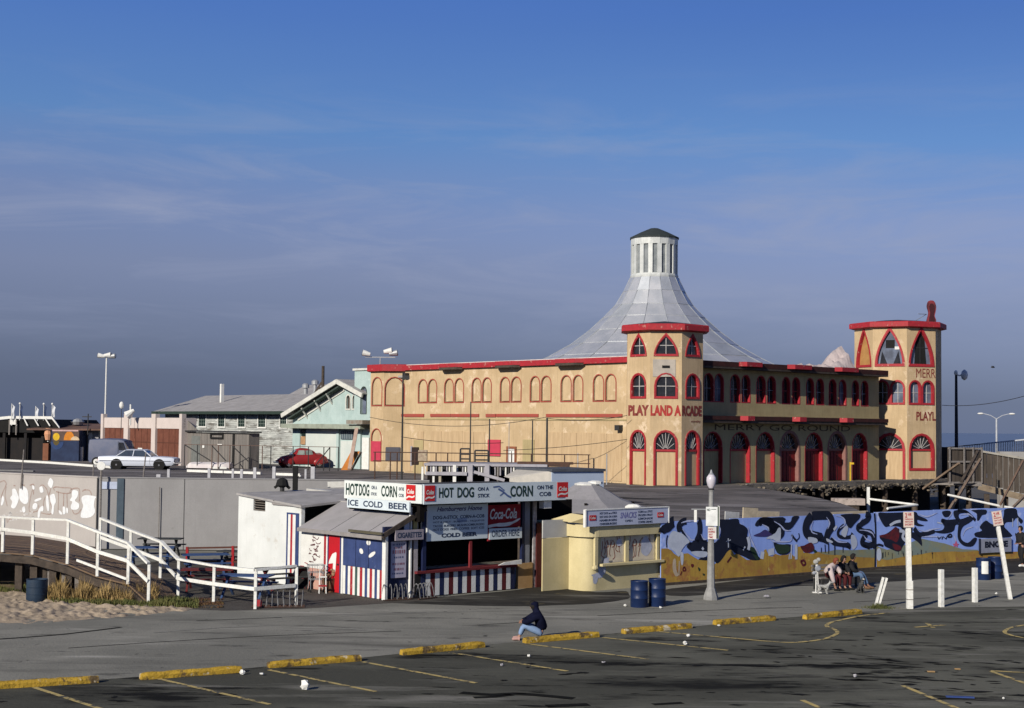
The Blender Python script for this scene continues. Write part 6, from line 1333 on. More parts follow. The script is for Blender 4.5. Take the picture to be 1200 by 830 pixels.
# --- canvas-grey hipped canopy
cp = Vector((*dp(687.5, 600, 61.5).xy, 0)); o = thing('hipped_canopy', 'grey hipped canopy roof with a white cap between snack stand and cream kiosk', 'canopy', cp)
zc_ = dp(687, 568.5, 61.5).z; N8 = 8; r1, r0, ze_ = .55, 2.75, 2.55
for k in range(N8):
    a0, a1 = 2*pi*k/N8+R(41+22.5), 2*pi*(k+1)/N8+R(41+22.5); V = []
    for (r, z) in ((r0, ze_), (1.5, ze_+ (zc_-ze_)*.44), (r1, zc_)):
        V += [(r*cos(a0), r*sin(a0), z), (r*cos(a1), r*sin(a1), z)]
    V += [(x*.995, y*.995, z-.08) for x, y, z in V[:2]]
    MB().add(V, [(0, 1, 3, 2), (2, 3, 5, 4), (6, 7, 1, 0)]).build('roof_panel', mat('grey_canopy_sheet', (.30, .29, .30), (.25, .245, .25), sc=1, streak=.3), o)
MB().lathe([(.50, zc_-.02), (.52, zc_+.06), (.3, zc_+.12)], (0, 0, 0), 10).build('cap', WHITE, o); MB().lathe([(.3, 0), (.3, .10), (.15, .14)], (.35, -.1, zc_+.05), 8).build('cap_vent', WHITE, o)
for k in range(4): a = R(41+45+90*k); MB().box(1.9*cos(a)-.06, 1.9*cos(a)+.06, 1.9*sin(a)-.06, 1.9*sin(a)+.06, 0, ze_+.3).build('post', DARKI, o)
G = FR(ST.w(xe+.1, 1.1), A2); o = MB().box(0, 2.6, 0, .1, 0, 3.1).build('canopy_shade_panel', DARKI, None, G); tag(o, 'dark panel standing in for the shade below the grey hipped canopy', 'screen')  # dark panel put in as the shade under the canopy
# shed with sloping side roof, behind; bluish shade is put into its colour
bp = Vector((*dp(646.5, 600, 64.5).xy, 0)); o = thing('box_shed', 'box shed with sky-blue shade in its wall colour and a sloping pale roof behind the CORN sign', 'shed', bp); G = FR(bp, R(30)); zt_ = G.z(646.5, 551.5)
PBL = mat('shade_blue_render', (.42, .50, .62), (.38, .46, .58), sc=1.1, bump=.04)
x1 = G.x(708); MB().box(0, x1, 0, 3, 0, zt_-.05).build('wall', PBL, o, G); MB().box(-.05, x1+.05, -.08, 3.1, zt_-.05, zt_+.06).build('roof_edge', mat('dark_blue_grey_edge', (.08, .09, .11)), o, G)
zlo = dp(597, 560.5, 66).z; q = dp(597, 560.5, 66) - Vector((0, 0, 0)); ql = Vector(((q-G.o).dot(G.ex), (q-G.o).dot(G.ey), 0))
MB().add([(0.02, 0, zt_-.02), (ql.x, ql.y, zlo), (ql.x, ql.y+.5, zlo+.05), (.02, 3, zt_-.02), (0.02, 0, 1.5), (ql.x, ql.y, 1.5)], [(0, 1, 2, 3), (0, 4, 5, 1)]).build('side_roof', mat('pale_buff_roof', (.50, .47, .42), (.42, .40, .36), sc=2), o, G)

# --- cream kiosk
K0 = Vector((2.77, 53.5, 0)); ck_ = thing('cream_kiosk', 'small cream-yellow kiosk with rounded corner, boarded windows and a menu sign on top', 'kiosk', K0); KF = FR(K0, A2)
xr = KF.x(773.5, 0, 660); dep = 1.35; zk = KF.z(690, 616)
rc = .45; foot = [(rc, 0), (xr, 0), (xr, 3), (-.0, 3), (0, rc)] + [(rc-rc*cos(t), rc-rc*sin(t)) for t in [pi/2*i/6 for i in range(1, 6)]]
wx0, wx1 = KF.x(704, 0, 645), KF.x(768.5, 0, 645); wz0, wz1 = KF.z(705, 660.5), KF.z(705, 627.5)
MB().wall([(rc, 0), (xr, 0), (xr, zk-.02), (rc, zk-.02)], [[(wx0, wz0), (wx1, wz0), (wx1, wz1), (wx0, wz1)]], 0, .12).build('front_wall', YCREAM, ck_, KF)
cpts = [(rc, 0)] + [(rc-rc*sin(t), rc-rc*cos(t)) for t in [pi/2*i/8 for i in range(1, 9)]] + [(0, 3)]
inn = [(x+.1, y+.1) for x, y in cpts][::-1]
MB().prismz(cpts+inn, 0, zk-.02).build('corner_wall', YCREAM, ck_, KF, smooth=True)
MB().box(xr-.1, xr, .121, 3, 0, zk-.02).build('side_wall', YCREAM, ck_, KF)
pb_pts = [(rc, -.12), (xr+.10, -.12), (xr+.10, 3.05), (-.12, 3.05)] + [(rc-(rc+.12)*cos(t), rc-(rc+.12)*sin(t)) for t in [pi/2*i/7 for i in range(0, 7)]]
MB().prismz(pb_pts, zk-.42, zk+.02).build('parapet_band', YCREAM, ck_, KF)
# window recess: boards, mullion, posts, sill
BOARDG = mat('tan_window_board', (.70, .62, .48), (.60, .53, .40), sc=2)
xm = KF.x(734.5, 0, 645)
for a, b in ((wx0+.02, xm-.10), (xm+.10, wx1-.02)):
    bd = MB().box(a, b, .05, .09, wz0, wz1).build('window_board', BOARDG, ck_, KF); mb = MB(); random.seed(int(a*100))
    W_ = b-a
    for k in range(7): x = a+W_*(.06+.12*k+rnd(0, .04)); z = wz0+(wz1-wz0)*rnd(.2, .5); mb.stroke(catmull([(x, z+.5), (x+rnd(-.05, .05), z+.25), (x+rnd(-.08, .08), z), (x+rnd(-.1, .1), z-.1)], 3), .03, .046)
    for k in range(3): x = a+W_*(.15+.25*k); z = wz0+(wz1-wz0)*.6; mb.stroke(catmull([(x, z-.1), (x+.15, z+.2), (x+.25, z), (x+.1, z-.05)], 3), .03, .046)
    g_ = mb.build('red_scribble', mat('rust_red_spray', (.30, .08, .04)), bd, nrm=False); g_['kind'] = 'stuff'
    cxx, czz, rr = (a+W_*.80, wz1-.30, .13) if a < xm-.5 else (a+W_*.68, wz0+.50, .30)
    MB().flat(catmull([(cxx+rr*rnd(.8, 1.2)*cos(t), czz+rr*rnd(.9, 1.35)*sin(t)) for t in [i*pi/4 for i in range(8)]], 3, True), .044).build('pale_paint_patch', mat('pale_lilac_paint', (.52, .55, .66)), bd)
MB().box(xm-.09, xm+.09, -.02, .2, wz0, wz1).build('mullion', YCREAM, ck_, KF)
MB().box(KF.x(697.5, -.1, 640), KF.x(701, -.1, 640), -.1, .0, wz0-.2, zk-.42).build('pilaster', YCREAM, ck_, KF); MB().box(wx1, wx1+.14, -.06, .12, wz0, wz1).build('pilaster', YCREAM, ck_, KF)
MB().box(wx0-.12, wx1+.25, -.22, .12, wz0-.09, wz0).build('sill', YCREAM, ck_, KF, bevel=.01); MB().ball((KF.x(697.5, -.2, 660), -.2, wz0-.12), (.14, .1, .10)).build('sill_end_block', YCREAM, ck_, KF)
mb = MB(); random.seed(5)
for k in range(9): x = KF.x(697+k*1.7, 0, 675); z = .25+.07*k; mb.flat(catmull([(x+rnd(-.13, .13)+.14*cos(t), z+rnd(.1, .3)+.12*sin(t)*rnd(.6, 1.4)) for t in [i*pi/3 for i in range(6)]], 2, True), -.006-.0004*k)
mb.build('pale_paint_splash', MATS['pale_lilac_paint'], ck_, KF, nrm=False)
MB().flat(catmull([(rc*.45+.10*cos(t), 1.55+.25*sin(t)) for t in [i*pi/3 for i in range(6)]], 3, True), 0).location if False else None
a, b = KF.x(686, -.15, 605), KF.x(782, -.15, 605); z0, z1 = KF.z(686, 617.5, -.15), KF.z(686, 598.5, -.15)
ms = MB().box(a, b, -.20, -.12, z0, z1).build('menu_sign', mat('pale_lavender_sign', (.50, .54, .68), (.46, .50, .64), sc=2, bump=.01), ck_, KF); MB().box(a-.06, a, -.22, -.1, z0-.02, z1+.03).build('sign_edge', WHITE, ms); MB().box(b, b+.05, -.22, -.1, z0, z1+.03).build('sign_edge', WHITE, ms); MB().box(a, b, -.22, -.1, z1, z1+.04).build('sign_edge', WHITE, ms)
W_ = b-a; Hh = z1-z0
for (x0, x1, l_) in ((.155, .36, ['HOT DOG on a STICK', 'HOT DOG ON A BUN', 'HAMBURGERS', 'CHEESEBURGERS']), (.62, .80, ['CORN on a STICK', 'FROZEN FRUIT', 'LEMONADE', 'COFFEE DRINKS'])):
    for k, s_ in enumerate(l_): text(s_, ms, None, a+W_*x0, a+W_*x1, z0+Hh*(.72-.22*k), z0+Hh*(.86-.22*k), -.204, TEXTB, .03)
text('SNACKS', ms, None, a+W_*.40, a+W_*.60, z0+Hh*.42, z0+Hh*.80, -.204, mat('faded_violet_text', (.20, .20, .45)), .02, shear=.2); text('OPEN', ms, None, a+W_*.46, a+W_*.55, z0+Hh*.18, z0+Hh*.32, -.204, TEXTB, .02)
for f in (.035, .86): c = MB().box(a+W_*f, a+W_*(f+.075), -.215, -.201, z0+Hh*.38, z0+Hh*.70).build('soda_badge', SODA, ms); text('Coke', c, None, a+W_*(f+.008), a+W_*(f+.067), z0+Hh*.46, z0+Hh*.62, -.218, WHITE, .03)
MB().add([(.3, .1, zk+.02), (-.35, .5, zk+.1), (-.3, 1.6, zk+.15), (.1, .0, zk+.34), (-.05, .8, zk+.4)], [(0, 1, 3), (1, 2, 4, 3)]).build('crumpled_flap', YCREAM, ck_, KF)
p = dp(742, 595, 56); o = MB().ball((0, 0, 0), (.32, .15, .14), 8, 5).build('white_bundle', WHITE); o.location = p; tag(o, 'small white bundle on the roof behind the kiosk menu sign', 'bundle')
# cream board fence between the stand and the kiosk
o = thing('cream_board_fence', 'flat yellow-cream boarded gate with a whitish top panel left of the kiosk', 'fence', KF.w(0, .95)); G = FR(o.location, A2)
a, b = G.x(636, 0, 650), G.x(668, 0, 650); z0, z1, z2 = 0, G.z(636, 631.5), G.z(636, 610)
MB().box(a, b, 0, .05, .02, z1).build('gate_panel', YCREAM, o, G); MB().box(a, b-.12, 0, .05, z1+.015, z2).build('upper_panel', mat('dirty_white_panel', (.50, .50, .48), (.44, .44, .42), sc=2), o, G)

# ================================================================== BEHIND THE SIGNS: platform, posts, railings, wires
random.seed(21)
LAV = mat('lavender_grey_timber', (.40, .39, .42), (.32, .31, .34), sc=3, streak=.2)
pf = thing('timber_platform', 'raised timber landing with pickets and posts in front of the arcade side wall', 'platform', Vector((*dp(560, 545, 73).xy, DZ))); G = FR(pf.location, R(-4))
x0, x1 = G.x(498), G.x(642); zt_ = G.z(560, 543.5)
MB().box(x0, x1, -.2, 3.0, zt_-.12, zt_).build('deck', LAV, pf, G)
n = 46
for k in range(n):
    x = x0+(x1-x0)*(k+.5)/n; MB().box(x-.035, x+.035, -.12, -.07, G.z(560, 557), zt_-.125).build('picket', WHITEP if (k % 3 == 0) else (IRON if k % 2 else LAV), pf, G)
MB().box(x0, x1, 1.2, 1.3, -1, zt_-.13).build('dark_back', DARKI, pf, G)
for v, w_, m_ in ((496, .10, WHITEP), (509, .10, WHITEP), (516.5, .12, mat('buff_post', (.45, .40, .30))), (533.5, .16, WHITEP), (551.5, .26, LAV), (571.5, .22, LAV), (584, .08, GREYW)):
    x = G.x(v, -.4); MB().box(x-w_/2, x+w_/2, -.5, -.5+w_, -.6, G.z(v, 545 if w_ > .15 else 547, -.4)).build('post', m_, pf, G)
MB().beam((G.x(556, -.5), -.55, G.z(556, 553, -.5)), (G.x(592, -.5), -.55, G.z(592, 563, -.5)), .06, .14).build('sloping_rail', LAV, pf, G)
MB().box(G.x(500, -.5), G.x(548, -.5), -.6, -.5, G.z(520, 557, -.5), G.z(520, 553, -.5)).build('beam', LAV, pf, G)
mb = MB(); mb.box(G.x(640), G.x(668), -.1, .3, zt_-.1, zt_+.08); mb.build('old_timber', RUST, pf, G); MB().box(G.x(606), G.x(672), .4, .6, zt_+.0, zt_+.12).build('old_timber', RUST, pf, G)
# steel pipe railings on top
pr = thing('pipe_railing', 'thin rusty pipe railing running along the arcade side above the roof signs', 'railing', pf.location); 
G = FR(pf.location, R(-8)); zr_ = G.z(560, 531.5, 4)
for v in (440, 458, 466, 487, 511.5, 525, 539.5, 557, 573, 600, 623, 662, 690): x = G.x(v, 4); MB().tube((x, 4, -.1), (x, 4, zr_), .035, .035, 6).build('upright', RUST, pr, G)
for z in (zr_, zr_-.45): MB().tube((G.x(438, 4), 4, z), (G.x(692, 4), 4, z), .028, .028, 6).build('rail', RUST, pr, G)
def frame_gate(label, v0, v1, y0, y1, Y):
    p = dp(v0, y1, Y); o = thing('pipe_gate', label, 'gate', p, 0, 'pipe gates above the roof signs'); G = FR(p, 0); x1 = G.x(v1); z1 = G.z(v0, y0)
    for x in (0, x1): MB().tube((x, 0, -.3), (x, 0, z1), .05, .05, 6).build('upright', IRON, o, G)
    for q in (1, .55, .15): MB().tube((0, 0, z1*q), (x1, 0, z1*q), .045, .045, 6).build('bar', IRON, o, G)
frame_gate('left pipe gate frame above the DOG lettering', 539.5, 551, 526, 540, 76); frame_gate('right pipe gate frame left of the rose shutter', 556.5, 572.5, 528, 541, 76)
# tall thin poles with strings of wire
pts = []
for k, (v, y0, Y, r, lab) in enumerate(((470.7, 437, 80, .06, 'tallest thin dark pole in front of the left end of the arcade'), (550.7, 471, 82, .045, 'thin grey pole left of the rose shutter'), (573, 491, 84, .05, 'short thin pole at the left edge of the rose shutter'), (596, 495, 84, .025, 'hair-thin pole left of the small white door'), (623.5, 493, 85, .05, 'thin pole right of the small white door'), (640.5, 490, 86, .08, 'thicker dark pole in front of the middle of the arcade side'), (677, 531, 86, .04, 'short post near the right end of the arcade side'), (711, 532, 86, .04, 'short post just left of the front tower'))):
    p = dp(v, 560, Y); p.z = DZ; t = dp(v, y0, Y); o = thing('thin_pole', lab, 'pole', p, 0, 'thin poles along the arcade side'); MB().tube((0, 0, 0), (0, 0, t.z-DZ), r, r*.8, 6).build('shaft', IRON if r > .04 else GALV, o)
    pts.append(t)
    if k == 0: MB().box(-.02, .35, -.05, .05, t.z-DZ-.35, t.z-DZ-.15).build('lamp', IRON, o)
def wire(label, a, b, sag, r=.016):
    n = 12; q = [tuple(a.lerp(b, k/n) - Vector((0, 0, 4*sag*(k/n)*(1-k/n)))) for k in range(n+1)]; tag(MB().pipe(q, r, 4).build('wire', IRON), label, 'wire', 'wires along the arcade side')
wire('long wire sagging from the left tower to the middle pole', dp(433, 489, 95), dp(640, 489, 86), .55); wire('wire sagging from the middle pole to the front tower', dp(640, 490, 86), dp(735, 487, 86), .2)
wire('low wire crossing the lower arcade wall', dp(470, 512, 82), dp(590, 519, 85), .15); wire('wire slanting up to the right across the lower arcade wall', dp(590, 528, 85), dp(735, 515, 86), .1)
# bits and pieces on the deck, left of centre
def lump(name, label, cat, px, py, Y, sx_, sy_, sz_, m_, rot=0, z=None):
    p = dp(px, py, Y); o = MB().box(-sx_/2, sx_/2, -sy_/2, sy_/2, 0, sz_).build(name, m_, bevel=min(sx_, sz_)*.08); o.location = p if z is None else Vector((p.x, p.y, z)); o.rotation_euler = (0, 0, rot); return tag(o, label, cat)
lump('dark_crate', 'dark board standing on the deck beside the left end of the arcade', 'board', 460.5, 541, 88, .9, .1, .85, mat('slate_board', (.10, .10, .12)))
lump('dark_cabinet', 'tall dark cabinet against the arcade side wall', 'cabinet', 486.5, 545, 84, .40, .4, 1.0, mat('dark_brown_cabinet', (.04, .025, .02)))
lump('pale_post', 'pale post standing left of the dark cabinet', 'post', 482, 546, 84, .12, .12, 1.1, LAV)
lump('buff_crate', 'buff crate right of the dark cabinet', 'crate', 495, 541, 84, .55, .4, .65, mat('buff_crate', (.48, .40, .28), (.3, .22, .16), sc=5))
o = thing('orange_slide_board', 'orange board leaning against a ladder beside the turquoise building', 'board', dp(410, 551, 92)); MB().add([(-.55, -.1, 0), (.0, -.1, 0), (.55, .6, 1.15), (.0, .6, 1.15), (-.55, -.04, 0), (.0, -.04, 0), (.55, .66, 1.15), (.0, .66, 1.15)], [(0, 1, 2, 3), (7, 6, 5, 4), (0, 4, 5, 1), (1, 5, 6, 2), (2, 6, 7, 3), (3, 7, 4, 0)]).build('panel', mat('orange_board', (.55, .20, .04)), o); MB().beam((.1, .0, 0), (.62, .6, 1.1), .1).build('edge', DKWOOD, o)
p, q = dp(409.5, 550, 91), dp(418, 502, 94); o = MB().beam(tuple(p), tuple(q), .22, .10).build('leaning_plank', mat('pinkish_plank', (.50, .36, .28))); tag(o, 'long pinkish plank leaning against the turquoise building', 'plank')
# ================================================================== STREET FURNITURE AND VEHICLES
random.seed(31)
YSTOP = mat('yellow_wheel_stop', (.50, .32, .045), (.36, .23, .035), sc=1.5, bump=.5, bsc=14, rough=.9, spec=.05, lo=.42, hi=.58, spots=[((.12, .085, .045), 2.2, .52, .60), ((.55, .48, .34), 4, .60, .66)])
STOPS = [((-32, 810), (116, 800.5), 'yellow wheel stop cut by the left edge of the frame'), ((166, 797.5), (284, 788.5), 'second yellow wheel stop from the left'), ((316, 783.5), (424, 775), 'third yellow wheel stop from the left, beside a white cup'),
         ((473, 768.5), (569, 759), 'yellow wheel stop left of the seated man'), ((617, 754.5), (703, 747), 'chipped yellow wheel stop the man in the blue jacket sits on'), ((733, 743.5), (812, 736.5), 'yellow wheel stop right of the seated man, in front of the barrels'),
         ((840, 733), (910, 727.5), 'yellow wheel stop below the globe lamp post'), ((946, 726.5), (1011, 719.5), 'rightmost yellow wheel stop, ending at the weeds')]
for a, b, lab in STOPS:
    p, q = gp(*a), gp(*b); L_ = (q-p).length; ang = atan2(q.y-p.y, q.x-p.x); mb = MB(); w_ = .21; h_ = .155; n = 16
    sec = [(-w_/2, 0), (-w_/2, h_*.6), (-w_*.28, h_), (w_*.28, h_), (w_/2, h_*.6), (w_/2, 0)]; vs = []
    for i in range(n+1):
        for y, z in sec:
            c = 1 if 0 < i < n else .9
            vs.append((L_*i/n, w_/2 + y*c + rnd(-.007, .007), max(0, z*c + (rnd(-.014, .005) if z > 0 else 0))))
    fs = [(i*6+j, i*6+j+1, (i+1)*6+j+1, (i+1)*6+j) for i in range(n) for j in range(5)] + [tuple(range(6)), tuple(range(n*6, n*6+6))[::-1]]
    o = mb.add(vs, fs).build('wheel_stop', YSTOP); o.location = (p.x, p.y, .004); o.rotation_euler.z = ang; tag(o, lab, 'wheel stop', 'yellow wheel stops along the parking bays')
WS_ANG = ang
BLUEB = mat('blue_barrel_paint', (.009, .024, .085), (.007, .018, .065), sc=2, rough=.45, spots=[((.05, .04, .04), 4, .66, .72)], bump=.08)
BLUEB2 = mat('faded_blue_barrel', (.022, .045, .08), (.015, .03, .055), sc=2, rough=.6)
def barrel(px, py, w_px, h_px, lab, m_=BLUEB, group='blue oil drum litter bins'):
    p = gp(px, py); s_ = FPX/p.y; r = w_px/s_/2; h = h_px/s_
    o = thing('litter_barrel', lab, 'barrel', p, rnd(0, 3), group)
    pr = [(r*.97, 0), (r, .02), (r, h*.33), (r*1.035, h*.345), (r, h*.36), (r, h*.64), (r*1.035, h*.655), (r, h*.67), (r, h*.97), (r*1.03, h*.985), (r*1.02, h), (r*.94, h), (r*.93, h*.35), (.01, h*.34)]
    MB().lathe(pr, (0, 0, 0), 20, cap=False).build('drum', m_, o, smooth=True)
    mb = MB()
    for k in range(9): a = rnd(0, 6.28); q = rnd(0, r*.6); mb.ball((q*cos(a), q*sin(a), h*.55+rnd(0, h*.2)), (rnd(.06, .13), rnd(.06, .12), rnd(.05, .1)), 6, 4)
    g = mb.build('rubbish', mat('mixed_rubbish', (.5, .48, .42), (.18, .14, .10), sc=6), o); g['kind'] = 'stuff'
    return o, r, h
barrel(749, 711.5, 20.5, 30.5, 'left one of the two dark blue barrels in front of the cream kiosk'); barrel(770, 710.5, 20, 32, 'right one of the two dark blue barrels in front of the cream kiosk')
o, r, h = barrel(1152.5, 679.5, 16.5, 25, 'blue barrel with a big white paint daub near the right edge')
o.rotation_euler.z = 0; MB().add([((r+.012)*cos(a), (r+.012)*sin(a), h*(.30+.58*t)) for t in (0, .3, .7, 1) for a in [R(-95-26+52*i/6)*(1) for i in range(7)]], [(j*7+i, j*7+i+1, (j+1)*7+i+1, (j+1)*7+i) for j in range(3) for i in range(6)]).build('white_daub', WHITE, o, nrm=False)
barrel(1166, 678, 16, 25, 'plain dark blue barrel right of the white-daubed barrel'); barrel(43, 705, 24, 26, 'faded blue barrel on the sand under the ramp landing', BLUEB2)

# globe lamp post
p = gp(833, 703); s_ = FPX/p.y; LC = mat('pale_concrete_post', (.31, .31, .30), (.22, .22, .22), sc=4, bump=.25, streak=.2)
lp = thing('globe_lamp_post', 'fluted pale concrete lamp post with acorn globe in front of the graffiti fence', 'lamp post', p)
Zl = lambda y: (703-y)/s_
MB().lathe([(.26, 0), (.25, .12), (.16, .38), (.135, .42), (.125, 1.2), (.10, 2.3), (.078, Zl(578)), (.10, Zl(577)), (.09, Zl(576))], (0, 0, 0), 8).build('post', LC, lp)
MB().lathe([(.07, Zl(577)), (.11, Zl(575)), (.09, Zl(573.5))], (0, 0, 0), 10).build('collar', IRON, lp)
MB().lathe([(.07, Zl(574)), (.14, Zl(570)), (.17, Zl(565)), (.16, Zl(561)), (.08, Zl(557)), (.03, Zl(556))], (0, 0, 0), 14).build('globe', mat('frosted_globe', (.62, .58, .62), (.52, .50, .56), sc=3, rough=.25, bump=0), lp, smooth=True)
MB().lathe([(.10, Zl(557.5)), (.05, Zl(555.5)), (.02, Zl(552))], (0, 0, 0), 10).build('finial', GALV, lp)
def sgn(px, y0, y1, w_, d0, m_, nm, par=lp, yb=703, dx=0): x = (px-833)/s_; return MB().box(x-w_/2, x+w_/2, d0, d0+.02, Zl(y1), Zl(y0)).build(nm, m_, par)
a_ = sgn(833, 595, 617, .40, -.16, mat('clean_white_sign', (.82, .84, .82), bump=0, rough=.5), 'white_sign'); text('NO', a_, None, -.17, -.05, Zl(600), Zl(597), -.164, TEXTD, .03); mb = MB(); mb.box(-.02, .15, -.164, -.161, Zl(598.2), Zl(597.6)); mb.build('sign_rule', TEXTD, a_)
b_ = MB().box(.21, .25, -.15, .2, Zl(632), Zl(595)).build('sign_return', mat('green_grey_sign_back', (.12, .15, .12)), lp); MB().box(.251, .27, -.15, .2, Zl(617), Zl(594)).build('sign_edge', WHITE, lp)
c_ = sgn(833.5, 618, 632.5, .29, -.15, mat('parking_sign_white', (.72, .68, .64), bump=0), 'parking_sign')
for k, t_ in enumerate(('NO', 'STOPPING', 'ANY', 'TIME')): text(t_, c_, None, -.11, .11 if k in (1,) else .04, Zl(622+3.1*k), Zl(619.8+3.1*k), -.154, RED, .03)
p2 = GW1.w(0, 0); q = dp(815, 618, 55.5); o = thing('sign_bracket', 'thin white bracket frame on the graffiti fence left of the lamp post', 'bracket', Vector((q.x, q.y, 0))); s5 = FPX/55.5
MB().box(-.05, .05, .0, .06, dp(815, 612, 55.5).z, dp(815, 597, 55.5).z).build('upright', WHITE, o); MB().box(-.15, .45, .0, .06, dp(815, 597.5, 55.5).z, dp(815, 596.3, 55.5).z).build('arm', GALV, o)

def signpost(px, py, tx, ty, w_, lab, sleeve=True, sy=(601, 618), seed=0):
    p = gp(px, py); s = FPX/p.y; o = thing('parking_sign_post', lab, 'sign post', p, 0, 'white posts with small parking signs'); dx = (tx-px)/s; H = (py-ty)/s
    MB().beam((0, 0, 0), (dx, 0, H), w_, w_, up=(0, 1, 0)).build('post', WHITEP, o, bevel=.01)
    if sleeve:
        MB().box(-w_*.62, w_*.62, -w_*.62, w_*.62, 0, .92).build('sleeve', WHITEP, o, bevel=.01)
        for z in (.3, .62): MB().box(-w_*.64, w_*.64, -w_*.64, w_*.64, z, z+.02).build('strap', RUST, o)
    z0, z1 = (py-sy[1])/s, (py-sy[0])/s; c = dx*(z0+z1)/2/H; a = atan2(dx, H)
    sg = MB().box(-.17, .17, -.02, .02, -(z1-z0)/2, (z1-z0)/2).build('parking_sign', mat('worn_parking_sign', (.62, .52, .46), (.50, .42, .38), sc=6, bump=0), o); sg.location = (c, -w_/2-.025, (z0+z1)/2); sg.rotation_euler.y = a
    hz = (z1-z0)/2
    for t_, x0, x1, f0, f1 in (('2', -.12, -.05, .25, .85), ('HR', -.02, .10, .45, .85), ('PARKING', -.13, .13, -.05, .15), ('9AM TO 6PM', -.13, .13, -.38, -.18), ('EXCEPT', -.13, .13, -.75, -.52)): text(t_, sg, None, x0, x1, hz*f0, hz*f1, -.024, RED, .03)
    return o
signpost(1066, 713.5, 1064, 604, .155, 'upright white post with a small red-lettered parking sign', True, (601, 619))
signpost(1184, 702.5, 1168, 606, .13, 'leaning white post with a parking sign near the right edge', False, (600, 617))
for px, py, ty, lab in ((1103, 711.5, 668, 'short white bollard just right of the upright sign post'), (1142.5, 706, 666, 'short white bollard nearest the leaning sign post')):
    p = gp(px, py); s = FPX/p.y; o = MB().box(-.075, .075, -.075, .075, 0, (py-ty)/s).build('bollard', WHITEP, bevel=.012); o.location = p; o.rotation_euler.z = R(20); tag(o, lab, 'bollard', 'short white bollards')
o = thing('leaning_bars', 'pair of leaning white bars rising from a clump of weeds', 'bollard', gp(1026, 712)); s = FPX/o.location.y
MB().beam((-.03, 0, -.05), (.26, 0, 1.0), .075).build('bar', WHITEP, o); MB().beam((.08, .02, -.05), (.38, .02, .98), .07).build('bar', WHITEP, o)
mb = MB()
for k in range(500):
    q = gp(1030, 713); a = rnd(0, 6.28); r = abs(random.gauss(0, .22)); b = Vector((q.x+r*cos(a)*1.4, q.y+r*sin(a), 0)); t = b + Vector((rnd(-.12, .12), rnd(-.1, .1), rnd(.05, .22)*max(.2, 1-r*1.4))); n_ = Vector((.012, .006, 0)); mb.add([b-n_, b+n_, t], [(0, 1, 2)])
tag(mb.build('weeds', GRG, nrm=False), 'small dark weed clump at the foot of the leaning bars', 'weeds', kind='stuff')

# picnic tables and their company
def picnic(px, py, rot, m_, lab, z=0, sc=1.0, legm=None):
    p = gp(px, py, z); o = thing('picnic_table', lab, 'picnic table', p, rot, 'picnic tables beside the white shack'); L_ = 1.8*sc
    for k in range(4): MB().box(-L_/2, L_/2, -.38+k*.19+.005, -.38+(k+1)*.19-.005, .72, .76).build('table_board', m_, o)
    for s in (-1, 1): MB().box(-L_/2, L_/2, s*.70-.13, s*.70+.13, .43, .47).build('bench', m_, o)
    for x in (-L_/2+.25, L_/2-.25):
        for s in (-1, 1): MB().beam((x, s*.62, 0), (x, -s*.18, .72), .07).build('leg', legm or m_, o)
        MB().box(x-.04, x+.04, -.75, .75, .36, .43).build('crossbeam', legm or m_, o)
    return o
TBL = mat('blue_table_paint', (.03, .07, .20), (.05, .09, .18), sc=4); TDK = mat('dark_table_paint', (.03, .035, .035), (.05, .05, .05), sc=4); TRD = mat('dark_red_table', (.14, .02, .02), sc=4); TGN = mat('dull_green_table', (.05, .10, .085), sc=4)
random.seed(4)
picnic(288, 700, R(-8), TBL, 'blue picnic table nearest the corner of the white railing'); picnic(240, 672, R(20), TBL, 'blue picnic table in the middle left of the eating area', sc=1.0); picnic(282, 668, R(-15), TDK, 'dark picnic table in front of the white shack wall')
picnic(323, 673, R(-30), TGN, 'dull green picnic table close to the striped shack door'); picnic(243, 692, R(5), TRD, 'dark red picnic table behind the long white railing'); picnic(330, 690, R(35), TDK, 'dark picnic table beside the striped door of the white shack', legm=TRD)
picnic(188, 652, R(0), TDK, 'dark picnic table against the grey wall above the ramp', .3); picnic(176, 664, R(10), TBL, 'blue picnic table glimpsed between the two ramp railings', .3)
rl = thing('red_post_fence', 'red posts joined by a dark rail round the back of the picnic area', 'fence', gp(272, 672)); o_ = rl.location
rp = [(219, 668, 641, .10), (272.5, 672, 640, .10), (329, 676, 637.5, .17)]; tops = []
for x, yb_, yt, w_ in rp:
    b = gp(x, yb_); t = dp(x, yt, b.y); tops.append(t); MB().box(b.x-o_.x-w_/2, b.x-o_.x+w_/2, b.y-o_.y-w_/2, b.y-o_.y+w_/2, 0, t.z).build('post', mat('bright_red_post', (.38, .015, .02), (.28, .012, .02), sc=3), rl)
tops.append(dp(349, 635, 56)); 
for a, b in zip(tops, tops[1:]): MB().beam(a-o_-Vector((0, 0, .05)), b-o_-Vector((0, 0, .05)), .05, .07).build('rail', mat('dark_red_rail', (.08, .03, .02)), rl)
for a, b in zip(tops[:2], tops[1:3]): MB().beam(a-o_-Vector((0, 0, .62)), b-o_-Vector((0, 0, .62)), .05, .08).build('lower_rail', mat('dark_red_rail', (.08, .03, .02)), rl)
q = gp(338, 678); o = thing('cutout_figure', 'tan rounded wooden cutout figure on a stake beside the thick red post', 'cutout', q); s = FPX/q.y
ct = catmull([(x*.030, z*.030) for x, z in [(-6, 28), (-7, 36), (-4, 45), (2, 47), (7, 43), (9, 36), (7, 30), (4, 26), (6, 20), (2, 17), (-1, 22), (-4, 24)]], 3, True)
MB().prism(ct, -.03, .03).build('board', mat('tan_cutout', (.52, .30, .12), (.40, .22, .09), sc=4), o); MB().box(-.04, .04, .031, .08, 0, .9).build('stake', DKWOOD, o)
